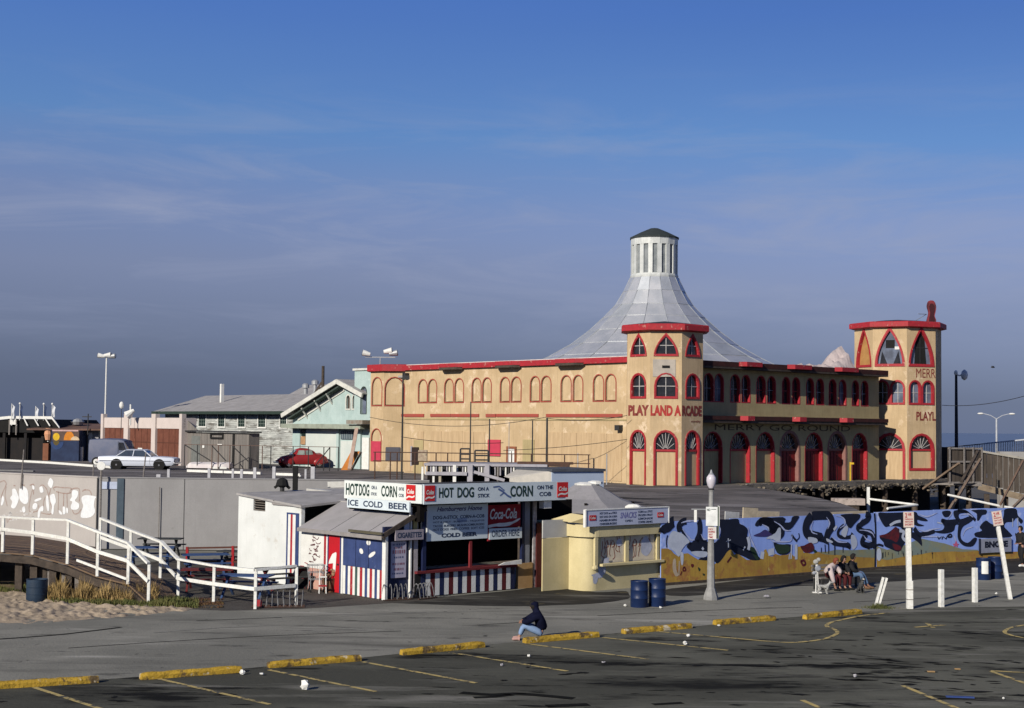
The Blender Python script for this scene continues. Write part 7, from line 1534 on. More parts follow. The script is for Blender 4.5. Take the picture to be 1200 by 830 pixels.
def rack(px, py, n, L_, rot, lab):
    p = gp(px, py); o = thing('bicycle_rack', lab, 'bicycle rack', p, rot, 'wire bicycle racks')
    for k in range(n):
        x = -L_/2 + L_*k/(n-1); pts = [(x, -.20, .04)] + [(x + .03*sin(k), -.20 + .4*i/6, .04 + .50*sin(pi*i/6)**.6) for i in range(1, 6)] + [(x, .20, .04)]; MB().pipe(pts, .016, 5).build('hoop', mat('dull_dark_wire', (.10, .10, .11), (.22, .22, .22), sc=6), o)
    for y in (-.20, .20): MB().tube((-L_/2-.1, y, .04), (L_/2+.1, y, .04), .02, .02, 6).build('base_bar', RUST, o)
    return o
rack(326, 712, 9, 1.5, R(5), 'wire bicycle rack at the corner of the picnic railing'); rack(463, 703.5, 5, .8, R(25), 'small wire bicycle rack below the price list'); rack(496, 702, 5, .7, R(50), 'small wire bicycle rack at the left end of the striped counter')
q = gp(303, 711); o = MB().box(-.10, .10, -.1, .1, 0, .22).build('red_can', RED, bevel=.01); o.location = q; tag(o, 'small red can beside the corner post of the picnic railing', 'can')
# things standing by the red door
q = gp(370, 694); o = thing('shopping_cart', 'bent wire shopping cart beside the red door of the snack stand', 'cart', q, R(20)); 
C_ = [(-.28, -.22), (.28, -.22), (.28, .22), (-.28, .22)]
for z, e in ((.45, .8), (.95, 1.0), (.70, .9)): MB().pipe([(x*e, y*e, z) for x, y in C_ + C_[:1]], .013, 5).build('basket_ring', GALV, o)
for k in range(12): t = k/12*4; i = int(t); f = t-i; a, b = C_[i], C_[(i+1) % 4]; x, y = a[0]+(b[0]-a[0])*f, a[1]+(b[1]-a[1])*f; MB().tube((x*.8, y*.8, .45), (x, y, .95), .008, .008, 4).build('basket_wire', GALV, o)
for x, y in C_: MB().tube((x*.8, y*.8, .08), (x*.8, y*.8, .45), .014, .014, 5).build('leg', GALV, o); MB().tube((x*.8-.02, y*.8, .06), (x*.8+.02, y*.8, .06), .06, .06, 8).build('wheel', RUBBER, o)
MB().tube((-.36, -.22, 1.02), (-.36, .22, 1.02), .016, .016, 6).build('handle', RED, o)
q = gp(386, 694); o = thing('wooden_tub', 'battered wooden tub heaped with brown odds and ends by the red door', 'tub', q); MB().lathe([(.22, 0), (.28, .5), (.25, .5), (.2, .1)], (0, 0, 0), 10).build('tub', mat('brown_tub', (.16, .08, .04), (.1, .05, .03), sc=4), o)
mb = MB(); random.seed(9)
for k in range(10): mb.ball((rnd(-.2, .2), rnd(-.2, .2), .5+rnd(0, .38)), (rnd(.05, .12), rnd(.05, .1), rnd(.04, .1)), 6, 4)
g = mb.build('odds_and_ends', mat('brown_cream_scraps', (.40, .24, .13), (.12, .07, .05), sc=7), o); g['kind'] = 'stuff'
q = gp(378, 696); o = thing('folding_stand', 'white folding stand leaning by the red door of the snack stand', 'stand', q, R(10))
for x in (-.12, .12): MB().beam((x, 0, 0), (x*.8, .15, 1.0), .03).build('leg', WHITE, o); MB().beam((x, .25, 0), (x*.8, .10, .9), .03).build('leg', WHITE, o)
MB().box(-.14, .14, .05, .09, .55, .60).build('crossbar', WHITE, o); MB().box(-.14, .14, .0, .04, .25, .30).build('crossbar', RED, o)
q = gp(358, 690); o = thing('sandwich_board', 'dark folding board with salmon edge standing left of the shopping cart', 'board', q, R(-30)); MB().add([(-.25, -.2, 0), (.25, -.2, 0), (.22, 0, .62), (-.22, 0, .62), (-.25, .2, 0), (.25, .2, 0)], [(0, 1, 2, 3), (3, 2, 5, 4)]).build('panel', BLACK, o); MB().beam((.27, -.2, 0), (.24, 0, .64), .04).build('edge', mat('salmon_edge', (.5, .2, .15)), o)

# bench with white iron end
BD = Vector((cos(R(32)), sin(R(32)), 0)); B0 = gp(976, 693.5) + Vector((.1, .55, 0))
bn = thing('park_bench', 'slatted bench with a white metal end facing the car park, three people on it', 'bench', B0, R(32))
for k in range(4): MB().box(-.55, 1.75, .02+k*.11, .10+k*.11, .42, .45).build('seat_slat', GREYW, bn)
for k in range(3): MB().box(-.55, 1.75, .47+k*.02, .50+k*.02, .55+k*.13, .64+k*.13).build('back_slat', GREYW, bn)
for x in (-.45, 1.65): MB().box(x-.04, x+.04, .02, .08, 0, .42).build('leg', IRON, bn); MB().box(x-.04, x+.04, .42, .48, 0, .9).build('leg', IRON, bn)
# --- vehicles
def wheel(par, x, y, r, w_, side, hub=CHROME, white=False):
    t = MB().tube((x, y-side*w_, r), (x, y, r), r, r, 18).build('wheel', RUBBER, par)
    MB().tube((x, y, r), (x, y+side*.015, r), r*.62, r*.56, 14).build('rim', WHITE if white else hub, t); MB().tube((x, y+side*.015, r), (x, y+side*.04, r), r*.25, r*.2, 10).build('hub_cap', CHROME, t)
def body(par, st_, m_, nm='body', nseg=None):
    """st_: list of (x, z_bottom, z_top, half width, crown)"""
    rows = []
    for x, zb, zt, w_, cr_ in st_:
        h = zt-zb; rows.append([(x, -w_*.90, zb), (x, -w_, zb+h*.30), (x, -w_*.985, zb+h*.72), (x, -w_*.90, zt-.012), (x, -w_*.45, zt+cr_*.7), (x, 0, zt+cr_), (x, w_*.45, zt+cr_*.7), (x, w_*.90, zt-.012), (x, w_*.985, zb+h*.72), (x, w_, zb+h*.30), (x, w_*.90, zb)])
    k = len(rows[0]); vs = [p for r in rows for p in r]; fs = [(i*k+j, i*k+(j+1) % k, (i+1)*k+(j+1) % k, (i+1)*k+j) for i in range(len(rows)-1) for j in range(k)] + [tuple(range(k))[::-1], tuple(range((len(rows)-1)*k, len(rows)*k))]
    return MB().add(vs, fs).build(nm, m_, par, smooth=True)
def cabin(par, base, top, wb, wt_, zb, zt, paint, glass=GLASS, pil=(.5,)):
    (x0, x1), (t0, t1) = base, top
    V = [(x0, -wb, zb), (x1, -wb, zb), (x1, wb, zb), (x0, wb, zb), (t0, -wt_, zt), (t1, -wt_, zt), (t1, wt_, zt), (t0, wt_, zt)]
    g = MB().add(V, [(0, 1, 5, 4), (1, 2, 6, 5), (2, 3, 7, 6), (3, 0, 4, 7), (4, 5, 6, 7)]).build('window_glass', glass, par)
    MB().add([(t0-.06, -wt_-.03, zt-.02), (t1+.06, -wt_-.03, zt-.02), (t1+.06, wt_+.03, zt-.02), (t0-.06, wt_+.03, zt-.02), (t0+.10, -wt_*.8, zt+.06), (t1-.10, -wt_*.8, zt+.06), (t1-.1, wt_*.8, zt+.06), (t0+.1, wt_*.8, zt+.06)], [(3, 2, 1, 0), (0, 1, 5, 4), (1, 2, 6, 5), (2, 3, 7, 6), (3, 0, 4, 7), (4, 5, 6, 7)]).build('roof', paint, par, smooth=True)
    for s in (-1, 1):
        for a, b in (((x0, s*wb, zb), (t0, s*wt_, zt)), ((x1, s*wb, zb), (t1, s*wt_, zt))): MB().beam(a, b, .06, .06).build('pillar', paint, par)
        for f in pil: MB().beam((x0+(x1-x0)*f, s*(wb+.005), zb), (t0+(t1-t0)*f, s*(wt_+.005), zt), .05, .05).build('pillar', paint, par)
CARW = mat('pale_blue_white_car_paint', (.62, .66, .74), (.58, .62, .70), sc=1, rough=.3, bump=0, spec=.5)
pc = gp(163, 550, DZ); car = thing('white_sedan', 'long white two-door sedan parked on the pier in front of the brown garage doors', 'car', pc, R(-2))
s = FPX/pc.y; sL = 90/s/5.3
k_ = sL
body(car, [(-2.65*k_, .45, .82, .80, .01), (-2.60*k_, .30, .90, .90, .02), (-1.9*k_, .26, .93, .95, .03), (-1.0*k_, .26, .94, .96, .03), (.6*k_, .26, .92, .96, .03), (1.6*k_, .26, .90, .95, .04), (2.45*k_, .30, .86, .92, .03), (2.62*k_, .42, .80, .86, .01)], CARW)
cabin(car, (-1.38*k_, 1.05*k_), (-.78*k_, .50*k_), .86, .70, .93, 1.36, CARW, mat('smoky_glass', (.05, .07, .10), (.04, .05, .08), rough=.1, bump=0), (.48,))
for x in (-1.32, 1.62):
    for sd_ in (-1, 1): wheel(car, x*k_, sd_*.93, .33, .2, sd_)
    MB().tube((x*k_, -.965, .36), (x*k_, -.955, .36), .41, .41, 18).build('wheel_arch', BLACK, car)
MB().box(2.60*k_, 2.72*k_, -.88, .88, .40, .52).build('bumper', CHROME, car, bevel=.02); MB().box(-2.74*k_, -2.62*k_, -.88, .88, .42, .54).build('bumper', CHROME, car, bevel=.02)
MB().box(-2.5*k_, 2.4*k_, -.972, -.958, .60, .63).build('side_trim', CHROME, car); MB().box(.98*k_, .985*k_, -.965, -.95, .35, .88).build('door_gap', IRON, car)
for y in (-.6, .6): MB().tube((2.60*k_, y, .66), (2.67*k_, y, .66), .10, .10, 10).build('headlight', CHROME, car); MB().box(-2.68*k_, -2.64*k_, y-.15, y+.15, .60, .72).build('tail_light', SODA, car)
# van
VANM = mat('slate_blue_van_paint', (.10, .12, .19), (.14, .15, .21), sc=1.5, rough=.6, bump=.03)
pv = gp(126, 547.5, DZ); s = FPX/pv.y; van = thing('blue_van', 'slate-blue panel van parked behind the white sedan', 'van', pv + Vector((0, 1.6, 0)), R(-6)); kv = 52/s/4.4
body(van, [(-2.2*kv, .45, 1.75, .80, .02), (-2.1*kv, .32, 2.0, .92, .05), (-.5*kv, .30, 2.05, .95, .07), (1.0*kv, .30, 2.03, .95, .07), (1.45*kv, .30, 1.95, .93, .05), (1.85*kv, .32, 1.25, .90, .05), (2.2*kv, .38, 1.05, .85, .04)], VANM)
MB().add([(1.0*kv, -.955, 1.25), (1.68*kv, -.93, 1.25), (1.42*kv, -.90, 1.82), (1.0*kv, -.93, 1.82)], [(0, 1, 2, 3)]).build('side_window', GLASS, van); MB().add([(1.50*kv, -.80, 1.86), (1.50*kv, .80, 1.86), (1.84*kv, .84, 1.30), (1.84*kv, -.84, 1.30)], [(0, 1, 2, 3)]).build('windscreen', GLASS, van)
MB().box(.92*kv, .94*kv, -.965, -.94, .4, 1.9).build('door_gap', BLACK, van); MB().box(-2.25*kv, -2.18*kv, -.7, .7, .5, 1.7).build('rear_door', VANM, van)
for x in (-1.3, 1.35):
    for sd_ in (-1, 1): wheel(van, x*kv, sd_*.93, .36, .2, sd_, WHITE, True)
MB().box(2.2*kv, 2.28*kv, -.85, .85, .42, .55).build('bumper', CHROME, van)
# small round car, red
BR_ = mat('faded_red_car_paint', (.32, .02, .022), (.26, .018, .02), sc=1, rough=.4, bump=0, spec=.5); DRD = mat('shaded_maroon_car_paint', (.22, .014, .016), rough=.4, bump=0)
pq = gp(352, 548.5, DZ); s = FPX/pq.y; vw = thing('red_beetle_car', 'small rounded red car with curved wings parked before the turquoise building', 'car', pq + Vector((0, .6, 0)), R(180+24)); kb = 1.0
body(vw, [(-2.0, .42, .55, .40, .02), (-1.85, .35, .80, .58, .08), (-1.4, .30, 1.05, .68, .10), (-.8, .28, 1.05, .74, .06), (.5, .28, .95, .74, .06), (.95, .30, .92, .66, .10), (1.55, .34, .78, .52, .10), (1.95, .42, .55, .38, .04)], BR_)
rows = []
for x, h, w_ in ((-1.15, .98, .50), (-.85, 1.28, .52), (-.4, 1.45, .52), (.15, 1.48, .52), (.50, 1.36, .52), (.85, .98, .55)): rows.append((x, h, w_))
V = []; 
for x, h, w_ in rows: V += [(x, -w_-.14, .95), (x, -w_, h-.04), (x, -w_*.5, h+.02), (x, 0, h+.04), (x, w_*.5, h+.02), (x, w_, h-.04), (x, w_+.14, .95)]
MB().add(V, [(i*7+j, i*7+j+1, (i+1)*7+j+1, (i+1)*7+j) for i in range(5) for j in range(6)]).build('roof', BR_, vw, smooth=True)
PG = mat('pale_reflecting_glass', (.35, .40, .36), (.15, .18, .17), sc=2, rough=.1, bump=0)
for sd_ in (-1, 1):
    for a, b, c, d in ((-.72, -.12, -.62, -.12), (-.05, .58, -.05, .40)):
        MB().add([(a, sd_*.672, 1.0), (b, sd_*.672, 1.0), (d, sd_*.575, 1.34), (c, sd_*.575, 1.34)], [(0, 1, 2, 3)]).build('side_window', PG, vw)
    for x, r_ in ((-1.18, .46), (1.22, .46)):
        MB().ball((x, sd_*.66, .42), (r_, .19, .34), 14, 9).build('wing', BR_, vw, smooth=True)
    for x in (-1.18, 1.22): wheel(vw, x, sd_*.80, .31, .16, sd_)
    MB().tube((1.60, sd_*.62, .60), (1.70, sd_*.62, .60), .10, .11, 10).build('headlight', CHROME, vw); MB().box(-.75, .85, sd_*.70-.07, sd_*.70+.07, .24, .30).build('running_board', IRON, vw)
MB().add([(.90, -.46, 1.0), (.90, .46, 1.0), (.56, .42, 1.36), (.56, -.42, 1.36)], [(0, 1, 2, 3)]).build('windscreen', PG, vw); MB().tube((2.02, -.7, .42), (2.02, .7, .42), .05, .05, 8).build('bumper', CHROME, vw); MB().tube((-2.05, -.7, .42), (-2.05, .7, .42), .05, .05, 8).build('bumper', CHROME, vw)
# upturned pale boat
pbt = gp(251, 548.5, DZ) - Vector((0, 2.6, 0)); s = FPX/pbt.y; Lb = 54/s; o = thing('upturned_boat', 'long white upturned boat hull lying before the grey shed', 'boat', pbt + Vector((0, .6, 0)), R(-3)); V = []
for i in range(13):
    t = i/12; x = (t-.5)*Lb; w_ = .75*min(1, (t*6)**.6)*(1 if t < .85 else 1-.3*(t-.85)/.15); h = .48*min(1, .35+(t*5)**.7)*1.0
    V += [(x, -w_, .06), (x, -w_*.9, h*.7), (x, -w_*.3, h), (x, w_*.3, h), (x, w_*.9, h*.7), (x, w_, .06)]
MB().add(V, [(i*6+j, i*6+j+1, (i+1)*6+j+1, (i+1)*6+j) for i in range(12) for j in range(5)] + [tuple(range(6)), tuple(range(72, 78))[::-1]]).build('hull', mat('white_pink_hull', (.74, .70, .68), (.66, .60, .60), sc=2), o, smooth=True)
MB().box(Lb*.1, Lb*.45, -.78, -.74, .02, .16).build('gunwale', WHITE, o); MB().box(-Lb*.4, Lb*.48, -.6, .6, -.02, .05).build('chock', BLACK, o)
# low guard rails, kerbs and posts at the near edge of the pier car park
def rail(a, b, lab, h=.0, w_=.16, m_=WHITEP, th=.16, name='guard_rail', grp='white guard rails on the pier car park'):
    p, q = gp(*a, DZ), gp(*b, DZ); d = (q-p).normalized(); o = MB().beam((0, 0, th/2+h), tuple((q-p) + Vector((0, 0, th/2+h))), w_, th).build(name, m_); o.location = p; return tag(o, lab, 'guard rail', grp)
rail((-30, 538.5), (60, 543.5), 'long white kerb rail starting at the left edge of the frame', w_=.25); rail((60, 543.5), (112, 547.5), 'white kerb rail running up to the van', w_=.25); rail((40, 536.5), (98, 539.5), 'short white kerb rail in front of the mural shed', w_=.2); rail((118, 547.5), (139, 550), 'piece of white kerb seen behind the sedan', w_=.2)
rail((220, 554), (262, 555.5), 'left white rail length below the upturned boat', .05); rail((263, 555.5), (306, 557), 'middle white rail length below the clapboard hall', .05); rail((322, 558), (352, 559), 'right white rail length below the red car', .05)
rail((-30, 551), (40, 553), 'dull strip kerb behind the graffiti-painted wall', w_=.2, m_=mat('dull_kerb', (.2, .2, .2)), th=.08)
for k, (x, y0, y1, w_) in enumerate(((197.5, 550, 561, .12), (245, 549, 562, .13), (272.7, 549.5, 562, .10), (283, 550, 562, .12), (298.5, 548, 563, .14), (321, 547, 563, .15), (358, 550, 563, .09), (366.5, 547, 564, .19), (186, 556, 561, .2))):
    p = dp(x, y1, 71.5); t = dp(x, y0, 71.5); o = MB().box(-w_/2, w_/2, -w_/2, w_/2, 0, t.z-DZ).build('guard_post', mat('grey_white_post', (.52, .52, .54), (.42, .42, .44), sc=5)); o.location = (p.x, 71.5, DZ)
    tag(o, ['guard post below the rear of the sedan boot', 'guard post below the upturned boat', 'thin guard post right of the boat', 'guard post close beside the thin one right of the boat', 'guard post below the middle of the clapboard hall', 'guard post left of the red car', 'hair-thin guard post right of the red car', 'thickest guard post, right of the red car', 'stub of a guard post below the sedan bonnet'][k], 'post', 'posts along the pier car park edge')
for k, (x, y0, y1, ln) in enumerate(((25, 527, 552, 3), (167, 530, 556, 4), (109.5, 545, 559, 0))):
    p = dp(x, y1, 73); p.z = DZ; t = dp(x+ln, y0, 73); o = MB().tube((0, 0, 0), tuple(t-p), .04, .03, 6).build('thin_stake', GREYW); o.location = p; tag(o, ['leaning thin stake at the far left of the pier car park', 'thin leaning stake in front of the white sedan', 'short thin stake left of the wall corner'][k], 'stake', 'thin stakes on the pier car park')
q = Vector((*dp(117.6, 600, 69.2).xy, 0)); o = thing('corner_pole', 'thin grey pole with a round white disc at the corner of the retaining wall', 'pole', q); zt_ = dp(117.6, 546, 69.2).z; MB().tube((0, 0, 0), (0, 0, zt_), .05, .05, 6).build('pole', GREYW, o); MB().tube((0, -.06, zt_+.0), (0, -.02, zt_), .20, .20, 14).build('disc', WHITE, o)
# wire-mesh yard fence in front of the sheds
RB = mat('rust_brown_pipe', (.16, .10, .08)); yf = thing('yard_fence', 'thin pipe fence with slanting braces in front of the grey shed and clapboard hall', 'fence', parent_px(217, 108.5)); G = FR(yf.location, R(-10)); zt_ = G.z(217, 521)
for v in (217, 232, 249, 256.5, 270, 282, 294, 308, 318, 344, 362, 380, 387, 397): x = G.x(v); MB().tube((x, 0, 0), (x, 0, zt_-(0 if v < 340 else .05)), .035, .035, 6).build('upright', RB if v in (249, 256.5, 270, 308) else IRON, yf, G)
MB().tube((0, 0, zt_), (G.x(397), 0, zt_-.05), .025, .025, 6).build('top_rail', RB, yf, G)
for a, b in ((218, 248), (249, 266), (273, 292), (372, 387)): 
    s1, s2 = (zt_-.05, .6) if a != 372 else (.5, zt_-.1); MB().tube((G.x(a), -.05, s1), (G.x(b), -.05, s2), .04, .04, 6).build('brace', IRON, yf, G)
# litter
random.seed(12)
for k, (x, y, r_, lab, m_) in enumerate(((283.5, 791, .07, 'white paper cup by the right end of the second wheel stop', WHITE), (307, 792, .06, 'flattened white cup between the second and third wheel stops', WHITE), (357, 808.5, .13, 'crumpled white paper bag on the dark tarmac', WHITE), (619.5, 770.5, .045, 'tiny white scrap in the bay below the seated man', WHITE), (732.5, 711, .05, 'white scrap left of the two blue barrels', WHITE), (774, 713.5, .05, 'white scrap at the foot of the right blue barrel', WHITE),
                                          (806.5, 747, .06, 'white cup standing below the wheel stop right of the man', WHITE), (803, 756, .07, 'white scrap on the painted line end', WHITE), (842.5, 734.5, .05, 'white scrap under the left end of a wheel stop', WHITE), (1176, 820, .03, 'tiny white scrap in the oil stain at lower right', WHITE), (1167.5, 697, .05, 'white scrap between bollard and leaning sign post', WHITE), (707, 778, .05, 'pale scrap right of the parking line below the man', LAV),
                                          (588, 781, .05, 'pale scrap on the tarmac left below the man', LAV), (898, 701.5, .12, 'pale flattened paper right of the lamp post', LAV), (1002, 794, .05, 'pale scrap on the streaked tarmac', LAV), (696, 664+30, .03, 'scrap near the kiosk foot', WHITE))):
    if k == 15: continue
    q = gp(x, y); o = MB().ball((0, 0, r_*.6), (r_, r_*.8, r_*.75 if k not in (1, 13, 11) else r_*.3), 7, 5).build('litter', m_); 
    for v in o.data.vertices: v.co *= rnd(.55, 1.25)
    o.location = (q.x, q.y, .012); tag(o, lab, 'litter', 'litter on the tarmac')
for (x, y, a, b, m_, lab) in ((1125, 818, .30, .07, mat('blue_sheet', (.04, .08, .26)), 'flat blue strip of plastic in the oil stain at lower right'), (1091, 788, .09, .06, mat('orange_scrap', (.42, .27, .12)), 'orange scrap on the tarmac at lower right'), (1122, 785, .07, .04, MATS['orange_scrap'], 'thin tan scrap right of the orange scrap')):
    q = gp(x, y); o = MB().box(-a, a, -b, b, 0, .02).build('litter', m_); o.location = (q.x, q.y, .012); o.rotation_euler.z = R(-8); tag(o, lab, 'litter', 'litter on the tarmac')
# ================================================================== PEOPLE AND DOG
SKIN = mat('skin', (.36, .20, .14), (.32, .175, .12), sc=6, rough=.6, bump=0); SKIND = mat('tanned_skin', (.25, .13, .085), rough=.6, bump=0)
def skin(name, nodes, edges, root, m_, par, sub=1):
    keys = list(nodes); me = bpy.data.meshes.new(name); me.from_pydata([nodes[k][0] for k in keys], [(keys.index(a), keys.index(b)) for a, b in edges], [])
    o = bpy.data.objects.new(name, me); COL.objects.link(o); md = o.modifiers.new('s', 'SKIN'); md.use_smooth_shade = True; md.branch_smoothing = .3
    for i, k in enumerate(keys):
        r = nodes[k][1]; r = r if isinstance(r, tuple) else (r, r); me.skin_vertices[0].data[i].radius = r; me.skin_vertices[0].data[i].use_root = (k == root)
    sb = o.modifiers.new('b', 'SUBSURF'); sb.levels = sub; sb.render_levels = sub
    dg = bpy.context.evaluated_depsgraph_get(); nm = bpy.data.meshes.new_from_object(o.evaluated_get(dg)); bpy.data.objects.remove(o)
    nm.materials.clear(); nm.materials.append(m_)
    for p in nm.polygons: p.use_smooth = True
    return link(name, nm, par)
def V3(*a): return Vector(a)
def person(name, label, loc, rz, J, cols, hair='short', group=None, cap=None, skinm=SKIN):
    """J: joints in metres, figure looks towards +x. cols: jacket, trousers, shoes, hair"""
    t = thing('person', label, 'person', loc, rz, group); N_ = {}; E = []
    def add(k, p, r, to=None):
        N_[k] = (tuple(p), r); 
        if to: E.append((to, k))
    pel, che, nck, hd = J['pelvis'], J['chest'], J['neck'], J['head']; f = (J.get('face') or V3(1, 0, 0)).normalized(); side = Vector((0, 0, 1)).cross(f).normalized(); upv = f.cross(side)
    mid = (pel+che)/2
    add('pel', pel, (.13, .11)); add('mid', mid, (.13, .10), 'pel'); add('che', che, (.16, .11), 'mid'); add('nck', nck, (.055, .055), 'che'); add('jaw', nck*.45+hd*.55 + f*.02, (.06, .065), 'nck'); add('hd', hd, (.078, .095), 'jaw'); add('top', hd + upv*.085, (.05, .06), 'hd')
    for s, nm in ((1, 'l'), (-1, 'r')):
        sh, el, wr, ft = J['sh'+nm], J['el'+nm], J['wr'+nm], J['hand'+nm]
        add('sh'+nm, sh, .058, 'che'); add('el'+nm, el, .042, 'sh'+nm); add('wr'+nm, wr, .028, 'el'+nm); d = (ft-wr).normalized(); pa = wr + d*.07; add('pa'+nm, pa, (.038, .018), 'wr'+nm)
        w = d.cross(Vector((0, 0, 1))); w = w.normalized() if w.length > .1 else side
        for q, ln in enumerate((.062, .075, .078, .070)):
            b0 = pa + w*((q-1.5)*.021) + d*.025; b1 = b0 + d*ln*.55; b2 = b1 + (d + Vector((0, 0, -.7))).normalized()*ln*.55
            add('f%d%s' % (q, nm), b0, .010, 'pa'+nm); add('g%d%s' % (q, nm), b1, .0095, 'f%d%s' % (q, nm)); add('h%d%s' % (q, nm), b2, .008, 'g%d%s' % (q, nm))
        th = wr + d*.035 + w*.04; add('t'+nm, th, .012, 'pa'+nm); add('u'+nm, th + d*.035 + w*.012, .010, 't'+nm)
        hp, kn, an, toe = J['hip'+nm], J['kn'+nm], J['an'+nm], J['toe'+nm]
        add('hp'+nm, hp, .085, 'pel'); add('kn'+nm, kn, .060, 'hp'+nm); ca = kn*.65+an*.35; add('ca'+nm, ca, .055, 'kn'+nm); add('an'+nm, an, .038, 'ca'+nm); add('toe'+nm, toe, (.036, .022), 'an'+nm)
    skin('body', N_, E, 'pel', skinm, t)
    # face
    mb = MB()
    fc = hd + f*.085
    MB().ball(tuple(fc + upv*-.012 + f*.012), (.014, .012, .022), 6, 5).build('nose', skinm, t, smooth=True)
    for s in (-1, 1): MB().ball(tuple(hd + f*.080 + side*s*.032 + upv*.015), .010, 6, 4).build('eye', IRON, t); MB().ball(tuple(hd + side*s*.080), (.014, .014, .026), 6, 5).build('ear', skinm, t)
    mb = MB(); mb.beam(tuple(hd + f*.083 - upv*.048 - side*.025), tuple(hd + f*.083 - upv*.048 + side*.025), .010); mb.build('mouth', mat('lip', (.30, .10, .08), bump=0), t)
    # hair: cap of the head, a little larger, open at the face
    hm = cols[3]; H = MB(); nu, nv = 14, 9; vs = []
    rx_, ry_, rz_ = .118, .106, .132
    for j in range(nv):
        ph = pi/2 - (pi*.80)*j/(nv-1)
        for i in range(nu):
            a = 2*pi*i/nu; face_ = cos(a) > .45 and ph < .55; k = .80 if face_ else 1.0; long_ = 1.25 if (hair == 'long' and ph < 0 and not face_) else 1
            vs.append(tuple(hd + f*(-.012 + rx_*k*cos(ph)*cos(a)) + side*(ry_*k*cos(ph)*sin(a)*long_) + upv*(.018 + rz_*sin(ph)*(1.0 if ph > 0 else long_))))
    H.add(vs, [(j*nu+i, j*nu+(i+1) % nu, (j+1)*nu+(i+1) % nu, (j+1)*nu+i) for j in range(nv-1) for i in range(nu) if not (cos(2*pi*(i+.5)/nu) > .45 and j >= 3)]); H.build('hair', hm, t, smooth=True, nrm=False)
    # jacket
    N_ = {}; E = []; jk = cols[0]
    add('pel', pel + V3(0, 0, -.01), (.23, .20)); add('mid', mid, (.235, .21), 'pel'); add('che', che, (.25, .215), 'mid'); add('nck', nck + (hd-nck)*.12, (.105, .10), 'che')
    for nm in 'lr':
        sh, el, wr = J['sh'+nm], J['el'+nm], J['wr'+nm]; add('sh'+nm, sh, .125, 'che'); add('el'+nm, el, .096, 'sh'+nm); add('wr'+nm, wr + (el-wr)*.05, .058, 'el'+nm)
    if J.get('hood'): N_['pel'] = (tuple(pel + V3(.0, 0, .0)), (.225, .19)); N_['mid'] = (tuple(mid + V3(-.02, 0, 0)), (.225, .20)); add('hood', hd - f*.05 + V3(0, 0, .02), (.135, .15), 'nck'); add('hood2', hd - f*.03 + V3(0, 0, .10), (.10, .10), 'hood')
    skin('jacket', N_, E, 'pel', jk, t)
    N_ = {}; E = []
    add('pel', pel, (.15, .125)); add('top', pel + (mid-pel)*.3, (.15, .12), 'pel')
    for nm in 'lr':
        hp, kn, an = J['hip'+nm], J['kn'+nm], J['an'+nm]; add('hp'+nm, hp, .125, 'pel'); add('kn'+nm, kn, .095, 'hp'+nm); add('ca'+nm, (kn+an)/2, .080, 'kn'+nm); add('an'+nm, an + (kn-an)*.10, .060, 'ca'+nm)
    skin('trousers', N_, E, 'pel', cols[1], t)
    for nm in 'lr':
        an, toe = J['an'+nm], J['toe'+nm]; d = (toe-an); d.z = 0; d = d.normalized(); he = V3(an.x, an.y, toe.z) - d*.06
        skin('shoe', {'a': (tuple(an + V3(0, 0, -.01)), .066), 'b': (tuple(he), (.066, .05)), 'c': (tuple(he*.5+toe*.5 + V3(0, 0, .012)), (.068, .056)), 'd': (tuple(toe + d*.07), (.058, .040))}, [('a', 'b'), ('b', 'c'), ('c', 'd')], 'b', cols[2], t)
    return t
JN = mat('faded_denim', (.22, .32, .50), (.17, .26, .42), sc=5, bump=.05); JB = mat('blue_denim', (.09, .15, .26), (.07, .12, .20), sc=5, bump=.05); NAVJ = mat('navy_jacket_cloth', (.005, .006, .018), (.008, .010, .028), spec=.05, sc=5, bump=.05)
BLKH = mat('black_hair', (.012, .010, .009), bump=.2); REDH = mat('red_hair', (.20, .05, .025), bump=.2); DKC = mat('black_cloth', (.014, .014, .016), bump=.05); PINKJ = mat('pale_pink_jacket', (.50, .42, .40), (.40, .33, .33), sc=4, bump=.05); MARN = mat('maroon_cloth', (.075, .010, .013), bump=.05); SNK = mat('pinkish_shoe', (.45, .27, .24), bump=0)
# man on the wheel stop, looks to the left of the picture
p = gp(605.5, 751)
J = dict(pelvis=V3(-.70, 0, .235), chest=V3(-.62, 0, .63), neck=V3(-.52, 0, .82), head=V3(-.44, -.02, .94), face=V3(.72, -.62, -.55), hood=True,
         shl=V3(-.57, .19, .70), ell=V3(-.26, .25, .52), wrl=V3(-.14, .08, .50), handl=V3(-.10, -.05, .47), shr=V3(-.57, -.19, .70), elr=V3(-.30, -.26, .52), wrr=V3(-.14, -.06, .53), handr=V3(-.09, .06, .49),
         hipl=V3(-.66, .10, .21), knl=V3(-.17, .14, .43), anl=V3(-.06, .12, .10), toel=V3(.08, .13, .045), hipr=V3(-.66, -.10, .21), knr=V3(-.24, -.13, .45), anr=V3(-.10, -.10, .10), toer=V3(.04, -.12, .045))
person('person', 'man in a dark navy jacket and faded jeans sitting hunched on a yellow wheel stop', p + V3(0, .12, .004), R(180+4), J, (NAVJ, JN, SNK, BLKH), 'long')
